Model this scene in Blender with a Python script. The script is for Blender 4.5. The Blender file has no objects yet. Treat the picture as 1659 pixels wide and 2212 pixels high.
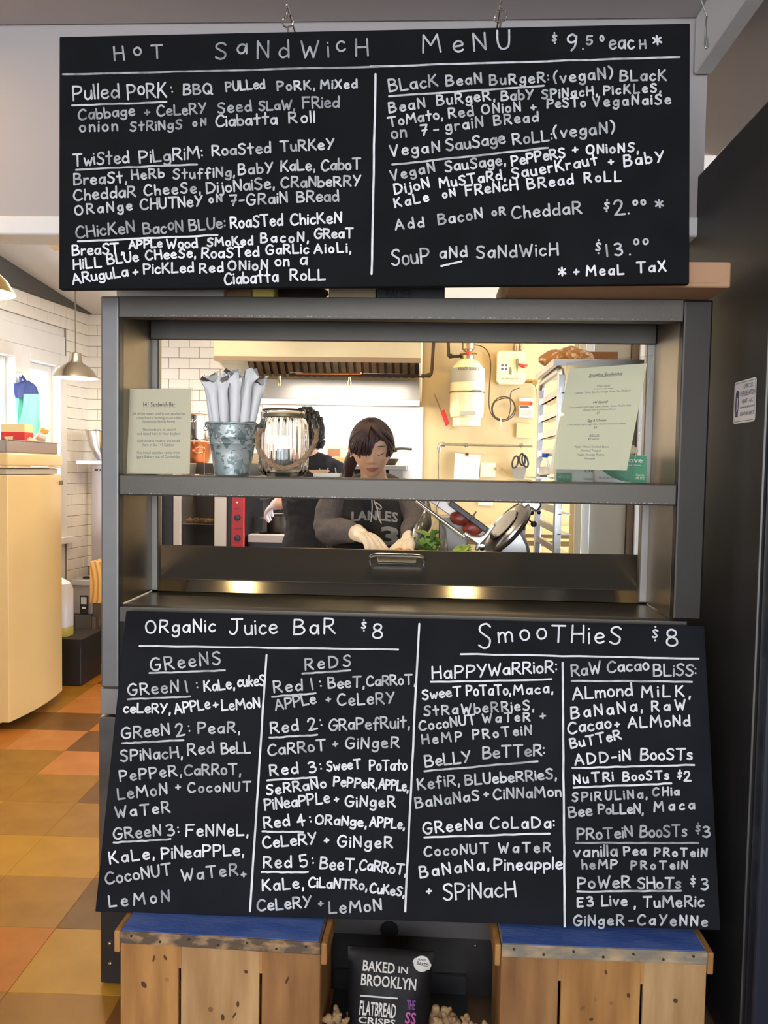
import bpy, bmesh, math, random
from mathutils import Vector, Matrix, noise
from mathutils.bvhtree import BVHTree
random.seed(7)
PI = math.pi
C = bpy.context.scene.collection
V = Vector

# ---------------- camera ----------------
W_, H_ = 1659.0, 2212.0
FPX = 1780.0
CAM = V((0, 0, 1.4))
_yaw, _pit, _rol = math.radians(2.95), math.radians(3.05), math.radians(1.0)
FW = V((-math.sin(_yaw)*math.cos(_pit), math.cos(_yaw)*math.cos(_pit), -math.sin(_pit)))
R0 = V((math.cos(_yaw), math.sin(_yaw), 0)); U0 = R0.cross(FW)
RT = R0*math.cos(_rol) + U0*math.sin(_rol); UP = RT.cross(FW)
cd = bpy.data.cameras.new('camera'); cam = bpy.data.objects.new('camera', cd); C.objects.link(cam)
cd.sensor_fit = 'VERTICAL'; cd.sensor_height = 24.0; cd.lens = 24.0*FPX/H_; cd.clip_start = .05; cd.clip_end = 100
cam.matrix_world = Matrix(((RT.x, UP.x, -FW.x, CAM.x), (RT.y, UP.y, -FW.y, CAM.y), (RT.z, UP.z, -FW.z, CAM.z), (0, 0, 0, 1)))
bpy.context.scene.camera = cam
# ---------------- world, lights, exposure ----------------
sc = bpy.context.scene
sc.view_settings.view_transform = 'Standard'; sc.view_settings.look = 'None'
sc.view_settings.gamma = 1.0; sc.view_settings.use_curve_mapping = False
sc.view_settings.exposure = 0.0
w = bpy.data.worlds.new('sky'); sc.world = w; w.use_nodes = True
w.node_tree.nodes['Background'].inputs[0].default_value = (.84, .90, 1.0, 1)
w.node_tree.nodes['Background'].inputs[1].default_value = 11.0
def area(name, loc, rot, sx, sy, power, col, portal=False):
    l = bpy.data.lights.new(name, 'AREA'); l.shape = 'RECTANGLE'; l.size = sx; l.size_y = sy
    l.energy = power; l.color = col
    if portal: l.cycles.is_portal = True
    o = bpy.data.objects.new(name, l); C.objects.link(o); o.location = loc; o.rotation_euler = rot; return o
area('daylight_portal', (-.3, -2.95, 1.6), (PI/2, 0, 0), 3.8, 1.8, 1, (1, 1, 1), True)       # window behind the camera, facing +Y
# overhead lights of the kitchen and of the shop floor
area('kitchen_overhead_light', (.5, 5.45, 2.50), (0, 0, 0), .5, .2, 6, (1, .56, .12))
area('kitchen_overhead_light', (-.1, 2.78, 2.62), (0, 0, 0), .9, .25, 14, (1, .76, .42))  # added to light the woman's face and hands, no such fixture in view
area('kitchen_overhead_light', (-1.7, 4.3, 2.6), (0, 0, 0), .9, .25, 16, (1, .78, .50))
area('hood_lamp', (-.62, 5.45, 2.02), (0, 0, 0), .9, .2, 26, (1, .88, .68))
area('recessed_spot', (-1.06, .59, 2.645), (0, 0, 0), .08, .08, 3.5, (1, .70, .32))
area('recessed_spot', (.22, .59, 2.645), (0, 0, 0), .08, .08, 3.5, (1, .70, .32))
area('shop_ceiling_lamp', (-1.6, 2.0, 2.62), (0, 0, 0), .4, .4, 4, (1, .64, .28))
area('shop_ceiling_lamp', (.2, -.9, 2.62), (0, 0, 0), .5, .5, 7, (1, .80, .52))

# ---------------- pixel -> world ----------------
def ray(px, py):
    return (FW + RT*((px-W_/2)/FPX) - UP*((py-H_/2)/FPX))
def P(px, py, Y):                       # point on the plane y = Y
    d = ray(px, py); return CAM + d*(Y/d.y)
def PZ(px, py, z):
    d = ray(px, py); return CAM + d*((z-CAM.z)/d.z)
def PP(px, py, p0, n):                  # point on any plane
    d = ray(px, py); return CAM + d*((p0-CAM).dot(n)/d.dot(n))
def XY(px, Y): return P(px, 1010, Y).x
def ZY(px, py, Y): return P(px, py, Y).z

# ---------------- materials ----------------
MATS = {}
def mat(name, col, rough=.5, metal=0.0, var=0.0, scale=8.0, bump=0.0, bscale=None, stretch=None, col2=None, emit=None, estr=1.0, trans=0.0, ior=1.45, alpha=1.0, coat=0.0, spec=None, rvar=0.0, ramp=None):
    if name in MATS: return MATS[name]
    m = bpy.data.materials.new(name); m.use_nodes = True
    nt = m.node_tree; N = nt.nodes; L = nt.links; b = N['Principled BSDF']
    col = tuple(col)+(1,) if len(col) == 3 else col
    b.inputs['Base Color'].default_value = col; b.inputs['Roughness'].default_value = rough
    b.inputs['Metallic'].default_value = metal
    if spec is not None: b.inputs['Specular IOR Level'].default_value = spec
    if coat: b.inputs['Coat Weight'].default_value = coat; b.inputs['Coat Roughness'].default_value = .08
    if trans: b.inputs['Transmission Weight'].default_value = trans; b.inputs['IOR'].default_value = ior
    if alpha < 1: b.inputs['Alpha'].default_value = alpha
    if emit: b.inputs['Emission Color'].default_value = tuple(emit)+(1,); b.inputs['Emission Strength'].default_value = estr
    if var or bump or col2 or rvar:
        tc = N.new('ShaderNodeTexCoord'); mp = N.new('ShaderNodeMapping'); L.new(tc.outputs['Object'], mp.inputs[0])
        if stretch: mp.inputs['Scale'].default_value = stretch
        nz = N.new('ShaderNodeTexNoise'); nz.inputs['Scale'].default_value = scale; nz.inputs['Detail'].default_value = 5
        L.new(mp.outputs[0], nz.inputs['Vector'])
        if var or col2:
            cr = N.new('ShaderNodeValToRGB'); cr.color_ramp.elements[0].position, cr.color_ramp.elements[1].position = ramp or (.35, .68)
            c2 = tuple(col2)+(1,) if col2 else tuple(min(1, c*(1+var)) for c in col[:3])+(1,)
            c1 = col if col2 else tuple(c*(1-var) for c in col[:3])+(1,)
            cr.color_ramp.elements[0].color = c1; cr.color_ramp.elements[1].color = c2
            L.new(nz.outputs['Fac'], cr.inputs[0]); L.new(cr.outputs[0], b.inputs['Base Color'])
        if rvar:
            mr = N.new('ShaderNodeMapRange'); mr.inputs[3].default_value = max(0.02, rough-rvar); mr.inputs[4].default_value = rough+rvar
            L.new(nz.outputs['Fac'], mr.inputs[0]); L.new(mr.outputs[0], b.inputs['Roughness'])
        if bump:
            n2 = nz
            if bscale:
                n2 = N.new('ShaderNodeTexNoise'); n2.inputs['Scale'].default_value = bscale; n2.inputs['Detail'].default_value = 4
                L.new(mp.outputs[0], n2.inputs['Vector'])
            bp = N.new('ShaderNodeBump'); bp.inputs['Strength'].default_value = bump; bp.inputs['Distance'].default_value = .004
            L.new(n2.outputs['Fac'], bp.inputs['Height']); L.new(bp.outputs[0], b.inputs['Normal'])
    MATS[name] = m; return m

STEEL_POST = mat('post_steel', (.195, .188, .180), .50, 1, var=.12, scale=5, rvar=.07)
STEEL = mat('brushed_steel', (.108, .098, .084), .50, 1, var=.10, scale=5, rvar=.07, bump=.05, bscale=220, stretch=(1, 1, 1))
STEEL_S = mat('satin_steel', (.27, .255, .235), .45, 1, var=.10, scale=6, rvar=.06)
STEEL_F = mat('lid_fold_steel', (.15, .14, .12), .10, 1)
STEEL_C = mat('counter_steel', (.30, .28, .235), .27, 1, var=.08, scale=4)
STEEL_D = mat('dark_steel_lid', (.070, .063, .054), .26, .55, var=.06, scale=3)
STEEL_P = mat('polished_steel', (.72, .71, .69), .14, 1)
CHROME = mat('chrome', (.80, .79, .77), .10, 1)
STEEL_B = mat('hood_back_steel', (.88, .86, .82), .42, 1, var=.05, scale=3)
BLACKM = mat('black_painted_metal', (.016, .016, .018), .38, 0, var=.2, scale=4)
FRIDGE = mat('black_fridge_side', (.017, .017, .0175), .5, 0, spec=.25, var=.22, scale=3, bump=.05, bscale=60)
BOARD = mat('chalkboard_black', (.0085, .0092, .0105), .75, 0, spec=.08, var=.18, scale=7, bump=.12, bscale=160)
BOARD2 = mat('chalkboard_black_lower', (.0110, .0118, .0152), .75, 0, spec=.10, var=.2, scale=5, bump=.12, bscale=160)
PAINT = mat('paint_marker_white', (.30, .315, .33), .6, 0, col2=(.62, .645, .66), scale=26, ramp=(.36, .62))
PAINT_DIM = mat('paint_marker_worn', (.20, .21, .22), .6, 0, col2=(.42, .44, .46), scale=26, ramp=(.36, .62))
PAINT_HI = mat('paint_marker_fresh', (.60, .62, .65), .6, 0, col2=(.82, .84, .87), scale=26, ramp=(.36, .62))
WALLP = mat('header_paint', (.44, .40, .385), .75, 0, var=.03, scale=2, bump=.03, bscale=80)
WHITEP = mat('white_trim_paint', (.78, .77, .75), .5, 0, var=.03, scale=4)
CEILP = mat('ceiling_paint', (.60, .57, .54), .8, 0, var=.04, scale=2)
CREAM = mat('cream_wall_paint', (.58, .455, .255), .55, 0, var=.03, scale=2, bump=.03, bscale=60)
TILEW = mat('white_glazed_tile', (.84, .80, .74), .18, 0, var=.03, scale=3)
GROUT = mat('tile_grout', (.26, .22, .18), .9)
PLASTIC_W = mat('white_plastic', (.80, .80, .78), .35)
PLASTIC_B = mat('black_plastic', (.02, .02, .021), .35)
def translucent(m, amt=.5):
    nt = m.node_tree; b = nt.nodes['Principled BSDF']; o = [n for n in nt.nodes if n.type == 'OUTPUT_MATERIAL'][0]
    t = nt.nodes.new('ShaderNodeBsdfTranslucent'); t.inputs[0].default_value = b.inputs['Base Color'].default_value; mx = nt.nodes.new('ShaderNodeMixShader'); mx.inputs[0].default_value = amt
    nt.links.new(b.outputs[0], mx.inputs[1]); nt.links.new(t.outputs[0], mx.inputs[2]); nt.links.new(mx.outputs[0], o.inputs[0]); return m
PAPER = translucent(mat('paper_cream', (.99, .97, .76), .7), .4)
PAPER_G = translucent(mat('paper_greyish', (.86, .78, .56), .6), .2)
INK = mat('printed_ink', (.09, .09, .08), .7)
INK_L = mat('faint_printed_ink', (.30, .30, .24), .7)
WOODC = mat('worn_crate_wood', (.27, .115, .026), .65, 0, col2=(.50, .255, .075), scale=3.2, stretch=(7, 7, 1.0), bump=.25, bscale=30, ramp=(.30, .74))
WOODC2 = mat('worn_crate_wood_dark', (.19, .08, .022), .65, 0, col2=(.36, .18, .06), scale=3.2, stretch=(7, 7, 1.0), bump=.25, bscale=30, ramp=(.30, .74))
WOODC3 = mat('worn_crate_wood_pale', (.32, .17, .06), .65, 0, col2=(.55, .34, .15), scale=3.2, stretch=(7, 7, 1.0), bump=.25, bscale=30, ramp=(.30, .74))
KNOT = mat('wood_stain', (.07, .032, .012), .8)
WOODE = mat('crate_end_wood', (.10, .07, .045), .8, 0, col2=(.44, .27, .13), scale=16, stretch=(1.2, 1, 2.2), bump=.4, bscale=60, ramp=(.48, .66))
WOODG = mat('crate_end_wood_grey', (.22, .19, .14), .8, 0, col2=(.46, .33, .19), scale=14, stretch=(1.2, 1, 2.2), bump=.4, bscale=60, ramp=(.45, .7))
BLUEW = mat('chipped_blue_paint', (.035, .09, .36), .55, 0, col2=(.10, .17, .44), scale=9, stretch=(1, 3, 1), bump=.3, bscale=50, ramp=(.35, .75))
GLASS = mat('clear_glass', (1, 1, 1), .02, 0, trans=1.0, ior=1.45)
ACRYL = mat('clear_acrylic', (.97, .98, .97), .02, 0, trans=1.0, ior=1.2)
PLASTIC_C = mat('clear_film', (.95, .96, .95), .12, 0, trans=.9, ior=1.1)

# ---------------- mesh builder ----------------
class MB:
    def __init__(s): s.bm = bmesh.new(); s.mi = 0
    def _f(s, vs, flip=False):
        try:
            f = s.bm.faces.new(vs[::-1] if flip else vs); f.material_index = s.mi; return f
        except ValueError: return None
    def hexa(s, p):                     # 8 points: bottom 4 ccw, top 4 ccw
        v = [s.bm.verts.new(q) for q in p]
        for a in ((3, 2, 1, 0), (4, 5, 6, 7), (0, 1, 5, 4), (1, 2, 6, 5), (2, 3, 7, 6), (3, 0, 4, 7)): s._f([v[i] for i in a])
        return s
    def box(s, x0, x1, y0, y1, z0, z1):
        return s.hexa([(x0, y0, z0), (x1, y0, z0), (x1, y1, z0), (x0, y1, z0), (x0, y0, z1), (x1, y0, z1), (x1, y1, z1), (x0, y1, z1)])
    def obox(s, o, u, v, n):            # box from corner o with edge vectors
        o, u, v, n = V(o), V(u), V(v), V(n)
        return s.hexa([o, o+u, o+u+v, o+v, o+n, o+u+n, o+u+v+n, o+v+n])
    def slab(s, q, n):                  # quad (4 pts) thickened by vector n
        q = [V(a) for a in q]; n = V(n); return s.hexa(q+[a+n for a in q])
    def quad(s, *q): s._f([s.bm.verts.new(a) for a in q]); return s
    def prism(s, pts, n):               # planar polygon extruded by n
        a = [s.bm.verts.new(V(p)) for p in pts]; b = [s.bm.verts.new(V(p)+V(n)) for p in pts]; k = len(pts)
        s._f(a[::-1]); s._f(b)
        for i in range(k): s._f([a[i], a[(i+1) % k], b[(i+1) % k], b[i]])
        return s
    def rings(s, rings, cap=True, closed=True):
        vr = [[s.bm.verts.new(p) for p in r] for r in rings]; k = len(vr[0])
        for a, b in zip(vr[:-1], vr[1:]):
            for i in range(k if closed else k-1): s._f([a[i], a[(i+1) % k], b[(i+1) % k], b[i]])
        if cap: s._f(vr[0][::-1]); s._f(vr[-1])
        return vr
    def lathe(s, prof, c=(0, 0, 0), n=32, cap=True, axis=None, rib=0, ribn=0):
        c = V(c); ax = V(axis).normalized() if axis else V((0, 0, 1))
        u = ax.orthogonal().normalized() if axis else V((1, 0, 0)); v = ax.cross(u)
        rs = []
        for r, z in prof:
            ring = []
            for i in range(n):
                t = 2*PI*i/n; rr = r*(1+rib*math.cos(ribn*t)) if rib else r
                ring.append(c+ax*z+(u*math.cos(t)+v*math.sin(t))*rr)
            rs.append(ring)
        s.rings(rs, cap); return s
    def tube(s, pts, r, n=10, caps=True, closed=False):
        pts = [V(p) for p in pts]; rs = r if isinstance(r, (list, tuple)) else [r]*len(pts)
        k = len(pts); prev = None; rings = []
        for i, p in enumerate(pts):
            if closed: t = (pts[(i+1) % k]-pts[i-1]).normalized()
            else: t = (pts[min(i+1, k-1)]-pts[max(i-1, 0)]).normalized()
            if prev is None: u = t.orthogonal().normalized()
            else:
                u = prev-t*prev.dot(t)
                u = u.normalized() if u.length > 1e-6 else t.orthogonal().normalized()
            prev = u; v = t.cross(u)
            rings.append([p+(u*math.cos(2*PI*j/n)+v*math.sin(2*PI*j/n))*rs[i] for j in range(n)])
        if closed: rings.append(rings[0]); s.rings(rings, False)
        else: s.rings(rings, caps)
        return s
    def limb(s, pts, rs, n=14, sub=6):
        P_, R_ = smooth(pts, rs, sub)
        a, b = P_[0]-(P_[1]-P_[0]).normalized()*R_[0]*.8, P_[-1]+(P_[-1]-P_[-2]).normalized()*R_[-1]*.8
        a2, b2 = P_[0]-(P_[1]-P_[0]).normalized()*R_[0]*.45, P_[-1]+(P_[-1]-P_[-2]).normalized()*R_[-1]*.45
        s.tube([a, a2]+P_+[b2, b], [R_[0]*.3, R_[0]*.82]+R_+[R_[-1]*.82, R_[-1]*.3], n); return s
    def ball(s, c, r, n=16, sq=(1, 1, 1), rot=None):
        c = V(c); rings = []
        m = n//2
        for i in range(1, m):
            t = PI*i/m; ring = []
            for j in range(n):
                a = 2*PI*j/n; d = V((math.sin(t)*math.cos(a)*sq[0]*r, math.sin(t)*math.sin(a)*sq[1]*r, -math.cos(t)*sq[2]*r))
                ring.append(c+(rot @ d if rot else d))
            rings.append(ring)
        s.rings(rings, True); return s
    def bevel(s, w=.004, seg=2, ang=30):
        s.bm.normal_update()
        es = [e for e in s.bm.edges if len(e.link_faces) == 2 and e.calc_face_angle(0) > math.radians(ang)]
        bmesh.ops.bevel(s.bm, geom=es, offset=w, segments=seg, affect='EDGES', clamp_overlap=True, profile=.6); s.bev = True; return s
    def build(s, name, m, parent=None, smooth_=True, ang=None, kind=None):
        if ang is None: ang = 12 if getattr(s, 'bev', False) else 35
        bmesh.ops.recalc_face_normals(s.bm, faces=s.bm.faces) if getattr(s, 'fixn', True) else None
        off = V(parent.get('_base', (0, 0, 0))) if parent else V((0, 0, 0))
        me = bpy.data.meshes.new(name)
        if parent: bmesh.ops.translate(s.bm, verts=s.bm.verts, vec=-off)
        s.bm.to_mesh(me); s.bm.free()
        for mm in (m if isinstance(m, (list, tuple)) else [m]): me.materials.append(mm)
        if smooth_:
            me.polygons.foreach_set('use_smooth', [True]*len(me.polygons)); me.set_sharp_from_angle(angle=math.radians(ang))
        o = bpy.data.objects.new(name, me); C.objects.link(o)
        if parent: o.parent = parent
        o['_base'] = off
        if kind: o['kind'] = kind
        return o
def smooth(pts, rs=None, sub=6):
    pts = [V(p) for p in pts]; rs = rs or [0]*len(pts)
    if len(pts) < 3:
        return ([pts[0].lerp(pts[-1], i/sub) for i in range(sub+1)], [rs[0]+(rs[-1]-rs[0])*i/sub for i in range(sub+1)])
    out, ro = [], []
    for i in range(len(pts)-1):
        p0, p1, p2, p3 = pts[max(i-1, 0)], pts[i], pts[i+1], pts[min(i+2, len(pts)-1)]
        for j in range(sub):
            t = j/sub; t2, t3 = t*t, t*t*t
            out.append(.5*((2*p1)+(p2-p0)*t+(2*p0-5*p1+4*p2-p3)*t2+(3*p1-p0-3*p2+p3)*t3)); ro.append(rs[i]+(rs[i+1]-rs[i])*(3*t2-2*t3))
    out.append(pts[-1]); ro.append(rs[-1]); return out, ro
def tag(o, label=None, cat=None, group=None, kind=None):
    if label: o['label'] = label
    if cat: o['category'] = cat
    if group: o['group'] = group
    if kind: o['kind'] = kind
    return o
def thing(name, label, cat, loc=(0, 0, 0), group=None):
    o = bpy.data.objects.new(name, None); C.objects.link(o); o.location = loc; o.empty_display_size = .05
    o['_base'] = V(loc); return tag(o, label, cat, group)
def struct(name, mb, m, parent=None, **k): return mb.build(name, m, parent, kind=None if parent else 'structure', **k)
def label(o, l): o['label'] = l; return o
def copy_tree(o, parent=None):
    c = o.copy(); C.objects.link(c)
    if parent: c.parent = parent
    for ch in list(o.children): copy_tree(ch, c)
    return c
# flat frames for printed things -------------------------------------------------
def frame(o, u, v):                     # origin, unit right, unit up
    u = V(u).normalized(); n = u.cross(V(v)).normalized(); v = n.cross(u); return (V(o), u, v, n)
def text(name, body, fr, x, y, size, m, parent, align='CENTER', shear=0, wide=1.0, spacing=1.0, off=.0006, bold=0, depth=0):
    cu = bpy.data.curves.new('t', 'FONT'); cu.body = body; cu.size = size; cu.align_x = align; cu.shear = shear
    cu.space_character = spacing; cu.resolution_u = 2; cu.offset = bold; cu.extrude = depth
    t = bpy.data.objects.new('t', cu); C.objects.link(t)
    dg = bpy.context.evaluated_depsgraph_get(); me = bpy.data.meshes.new_from_object(t.evaluated_get(dg))
    bpy.data.objects.remove(t)
    o, u, v, n = fr; base = V(parent['_base']) if parent else V()
    for vt in me.vertices:
        vt.co = o+u*(x+vt.co.x*wide)+v*(y+vt.co.y)+n*(off+vt.co.z)-base
    me.materials.clear(); me.materials.append(m); me.name = name
    ob = bpy.data.objects.new(name, me); C.objects.link(ob)
    if parent: ob.parent = parent
    return ob
# ---------------- hand-lettered stroke font ----------------
G = {
'A': "0,0 .33,1 .68,0;.1,.36 .58,.38", 'B': "0,0 .02,1;~.02,1 .38,.97 .48,.78 .34,.58 .02,.52;~.02,.52 .42,.5 .58,.27 .4,.04 0,0",
'C': "~.6,.86 .42,1 .2,.92 .03,.6 .02,.3 .18,.03 .4,0 .62,.14", 'D': "0,0 .02,1;~.02,1 .4,.92 .64,.55 .45,.12 0,0",
'E': "0,0 0,1;0,1 .5,1;0,.53 .42,.53;0,0 .52,0", 'F': "0,0 .02,1;0,1 .55,1;.02,.55 .45,.56",
'G': "~.62,.86 .42,1 .18,.9 .02,.6 .02,.28 .2,.02 .42,0 .6,.16 .63,.44;.36,.44 .66,.44", 'H': "0,0 .02,1;.58,0 .56,1;.01,.5 .57,.52",
'I': "0,0 0,1", 'J': "~.42,1 .44,.35 .3,.02 .1,.02 0,.16;.1,1 .74,1", 'K': "0,0 .02,1;.5,1 .02,.4;.16,.55 .58,0", 'L': "0,1 0,0 .5,.02",
'M': "0,0 .08,1 .38,.4 .7,1 .8,0", 'N': "0,0 .02,1 .52,.05 .54,1", 'O': "~.32,1 .1,.85 0,.5 .1,.12 .34,0 .58,.14 .66,.5 .55,.86 .32,1",
'P': "0,0 .02,1;~.02,1 .42,.95 .55,.74 .38,.5 .02,.45", 'Q': "~.32,1 .1,.85 0,.5 .1,.12 .34,0 .58,.14 .66,.5 .55,.86 .32,1;.4,.25 .7,-.06",
'R': "0,0 .02,1;~.02,1 .42,.95 .5,.74 .36,.52 .02,.46;.2,.48 .58,0", 'S': "~.52,.88 .36,1 .12,.92 .06,.72 .26,.54 .48,.36 .42,.08 .2,0 0,.12",
'T': "0,1 .66,1;.34,1 .33,0", 'U': "~0,1 .0,.4 .12,.04 .32,.0 .5,.2 .54,1", 'V': "0,1 .28,0 .58,1", 'W': "0,1 .2,0 .42,.66 .6,0 .84,1",
'X': "0,0 .56,1;.02,1 .56,0", 'Y': "0,1 .28,.5;.58,1 .14,0", 'Z': "0,1 .5,1 0,0 .54,0",
'a': "~.42,.5 .24,.58 .06,.44 .02,.2 .16,.02 .34,.1 .44,.5;.46,.58 .46,0", 'b': "0,1 0,.0;~0,.4 .2,.56 .42,.42 .42,.14 .22,0 0,.08",
'c': "~.4,.5 .24,.58 .06,.42 .02,.2 .14,.02 .28,0 .42,.1", 'd': "~.42,.42 .22,.56 .04,.38 .02,.16 .18,0 .42,.14;.46,1 .46,0",
'e': "~.06,.3 .4,.36 .38,.52 .22,.6 .06,.48 .01,.24 .12,.04 .28,0 .44,.1", 'f': "~.44,.9 .3,1 .18,.86 .16,.4 .16,-.1;0,.5 .38,.52",
'g': "~.42,.46 .24,.58 .06,.44 .04,.2 .18,.06 .36,.16 .44,.52;~.45,.56 .44,-.1 .3,-.32 .1,-.3 .0,-.2", 'h': "0,1 0,0;~0,.34 .18,.54 .36,.46 .4,0",
'i': "0,0 0,.6;.0,.86 .0,.87", 'j': "~.2,.6 .22,0 .12,-.26 -.06,-.22;.2,.86 .2,.87", 'k': "0,1 0,0;.34,.54 .02,.22;.12,.3 .4,0", 'l': "0,1 0,0",
'm': "0,0 0,.58;~0,.36 .16,.56 .3,.44 .32,0;~.32,.36 .46,.56 .62,.44 .64,0", 'n': "0,0 0,.58;~0,.36 .18,.56 .36,.46 .38,0",
'o': "~.2,.58 .05,.48 0,.28 .08,.06 .22,0 .38,.1 .42,.32 .34,.52 .2,.58", 'p': "0,.56 0,-.32;~0,.42 .2,.58 .42,.44 .4,.16 .2,.04 0,.14",
'r': "0,0 0,.58;~0,.36 .14,.54 .32,.54", 's': "~.36,.5 .22,.58 .06,.5 .08,.36 .28,.26 .34,.1 .18,0 0,.06", 't': "0,.6 .44,.62;.22,1 .22,0",
'u': "~0,.58 0,.18 .12,.0 .28,.04 .38,.2 .4,.58;.4,.5 .42,0", 'v': "0,.58 .2,0 .42,.58", 'w': "0,.58 .14,0 .3,.4 .44,0 .6,.58", 'x': "0,0 .38,.58;0,.58 .4,0",
'y': "0,.58 .2,.06;.42,.58 .08,-.34", 'q': "~.42,.42 .22,.56 .04,.38 .02,.16 .18,0 .42,.14;.46,.56 .46,-.3",
'0': "~.26,1 .08,.8 0,.5 .08,.14 .26,0 .44,.14 .5,.5 .42,.84 .26,1", '1': "0,1 0,0", '2': "~.02,.78 .14,.98 .36,.98 .46,.76 .3,.4 0,0;0,0 .56,.02",
'3': "~.02,.92 .24,1 .44,.86 .36,.62 .16,.54;~.16,.54 .44,.46 .5,.2 .28,0 0,.08", '4': "~.36,1 .1,.5 0,.4;0,.4 .56,.42;.36,1 .34,0",
'5': "~.04,.52 .3,.58 .5,.38 .42,.1 .2,0 0,.1;.06,1 .04,.52;.06,1 .5,1", '7': "0,1 .5,1 .2,0;.1,.45 .46,.5", '8': "~.26,.54 .06,.66 .08,.9 .26,1 .46,.88 .44,.66 .26,.54 .04,.4 .02,.12 .26,0 .5,.12 .48,.4 .26,.54",
'9': "~.46,.86 .28,1 .06,.86 .04,.62 .22,.5 .44,.62 .48,.88 .4,.3 .2,0", '$': "~.3,.76 .16,.82 .04,.74 .16,.56 .26,.42 .14,.32 .0,.36;.16,1.02 .16,1.03;.16,.1 .16,.11",
':': ".0,.62 .0,.63;.0,.2 .0,.21", ',': ".06,.02 .02,-.22", '.': "0,.02 0,.03", '-': "0,.4 .34,.42", '+': "0,.42 .42,.44;.21,.68 .2,.2",
'*': ".04,.4 .4,.66;.04,.66 .42,.4;.22,.76 .24,.3", '(': "~.26,1.1 .06,.8 .02,.4 .14,-.05", ')': "~.02,1.1 .24,.8 .26,.4 .08,-.05", "'": "0,1 0,.8", '&': "~.5,0 .1,.75 .25,1 .36,.8 .05,.3 .2,0 .5,.3",
}
_gc = {}
def glyph(ch):
    if ch in _gc: return _gc[ch]
    st = []; wmax = .01
    for s in G[ch].split(';'):
        sm = s.startswith('~'); pts = [V((float(a), float(b), 0)) for a, b in (q.split(',') for q in s.lstrip('~').split())]
        wmax = max(wmax, max(p.x for p in pts))
        st.append(smooth(pts, None, 4)[0] if sm and len(pts) > 2 else pts)
    _gc[ch] = (wmax, st); return _gc[ch]
LW = 3.1
def strokes_mesh(plines, mp, half, m, parent, name):
    """flat painted lines: plines in pixel coords, mp maps pixel -> board point; half = half width in metres"""
    mb = MB(); mb.fixn = False; o, u, v, n = mp['fr']; cnt = 0
    for pl in plines:
        q = [mp['f'](x, y) for x, y in pl]
        for a, b in zip(q[:-1], q[1:]):
            d = b-a
            if d.length < 1e-6: d = u*1e-5
            t = d.normalized(); s = n.cross(t)*half
            cnt += 1; e = n*((cnt % 90)*6e-6); mb.quad(a-s+e, b-s+e, b+s+e, a+s+e)
        step = 1
        for i in range(0, len(q), step):
            cnt += 1; c = q[i]+n*((cnt % 90)*6e-6); k = 8
            mb._f([mb.bm.verts.new(c+(u*math.cos(2*PI*j/k)+v*math.sin(2*PI*j/k))*half*1.02) for j in range(k)])
    return mb.build(name, m, parent, smooth_=False)
def line_of_text(body, x0, b0, x1, b1, h, mp, m, parent, half):
    nat = 0; items = []
    sp, gap = .42, .20
    up = 0
    for ch in body:
        if ch == ' ': nat += sp; continue
        if ch == '^': up = .3; continue
        wd, st = glyph(ch); items.append((up, nat, wd, st)); nat += wd+gap; up = 0
    nat -= gap
    L = math.hypot(x1-x0, b1-b0); r = L/(nat*h)          # horizontal fit
    g = min(1.22, max(.72, r)); ang = math.atan2(b1-b0, x1-x0)
    ca, sa = math.cos(ang), math.sin(ang); out = []; groups = []
    for ch, x, wd, st in items:
        cx = (x+wd/2)*r*h; jy = random.uniform(-.03, .03)*h+ch*h; tilt = random.uniform(-.05, .05); hs = random.uniform(.96, 1.04)
        groups.append([])
        for s in st:
            pl = []
            for p in s:
                lx = (p.x-wd/2)*g*h; ly = p.y*h*hs
                lx, ly = lx+ly*tilt, ly
                gx, gy = cx+lx, ly+jy
                pl.append((x0+gx*ca+gy*sa, b0+gx*sa-gy*ca))
            out.append(pl); groups[-1].append(pl)
    if r > 1.6 and len(items) > 1:
        for g_ in groups: strokes_mesh(g_, mp, half, m, parent, 'lettering')
        return
    return strokes_mesh(out, mp, half, m, parent, 'lettering')
def wobble(x0, y0, x1, y1, amp=1.0):
    k = 14; return [[(x0+(x1-x0)*i/k+random.uniform(-amp, amp)*.4, y0+(y1-y0)*i/k+random.uniform(-amp, amp)*.7) for i in range(k+1)]]
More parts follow.
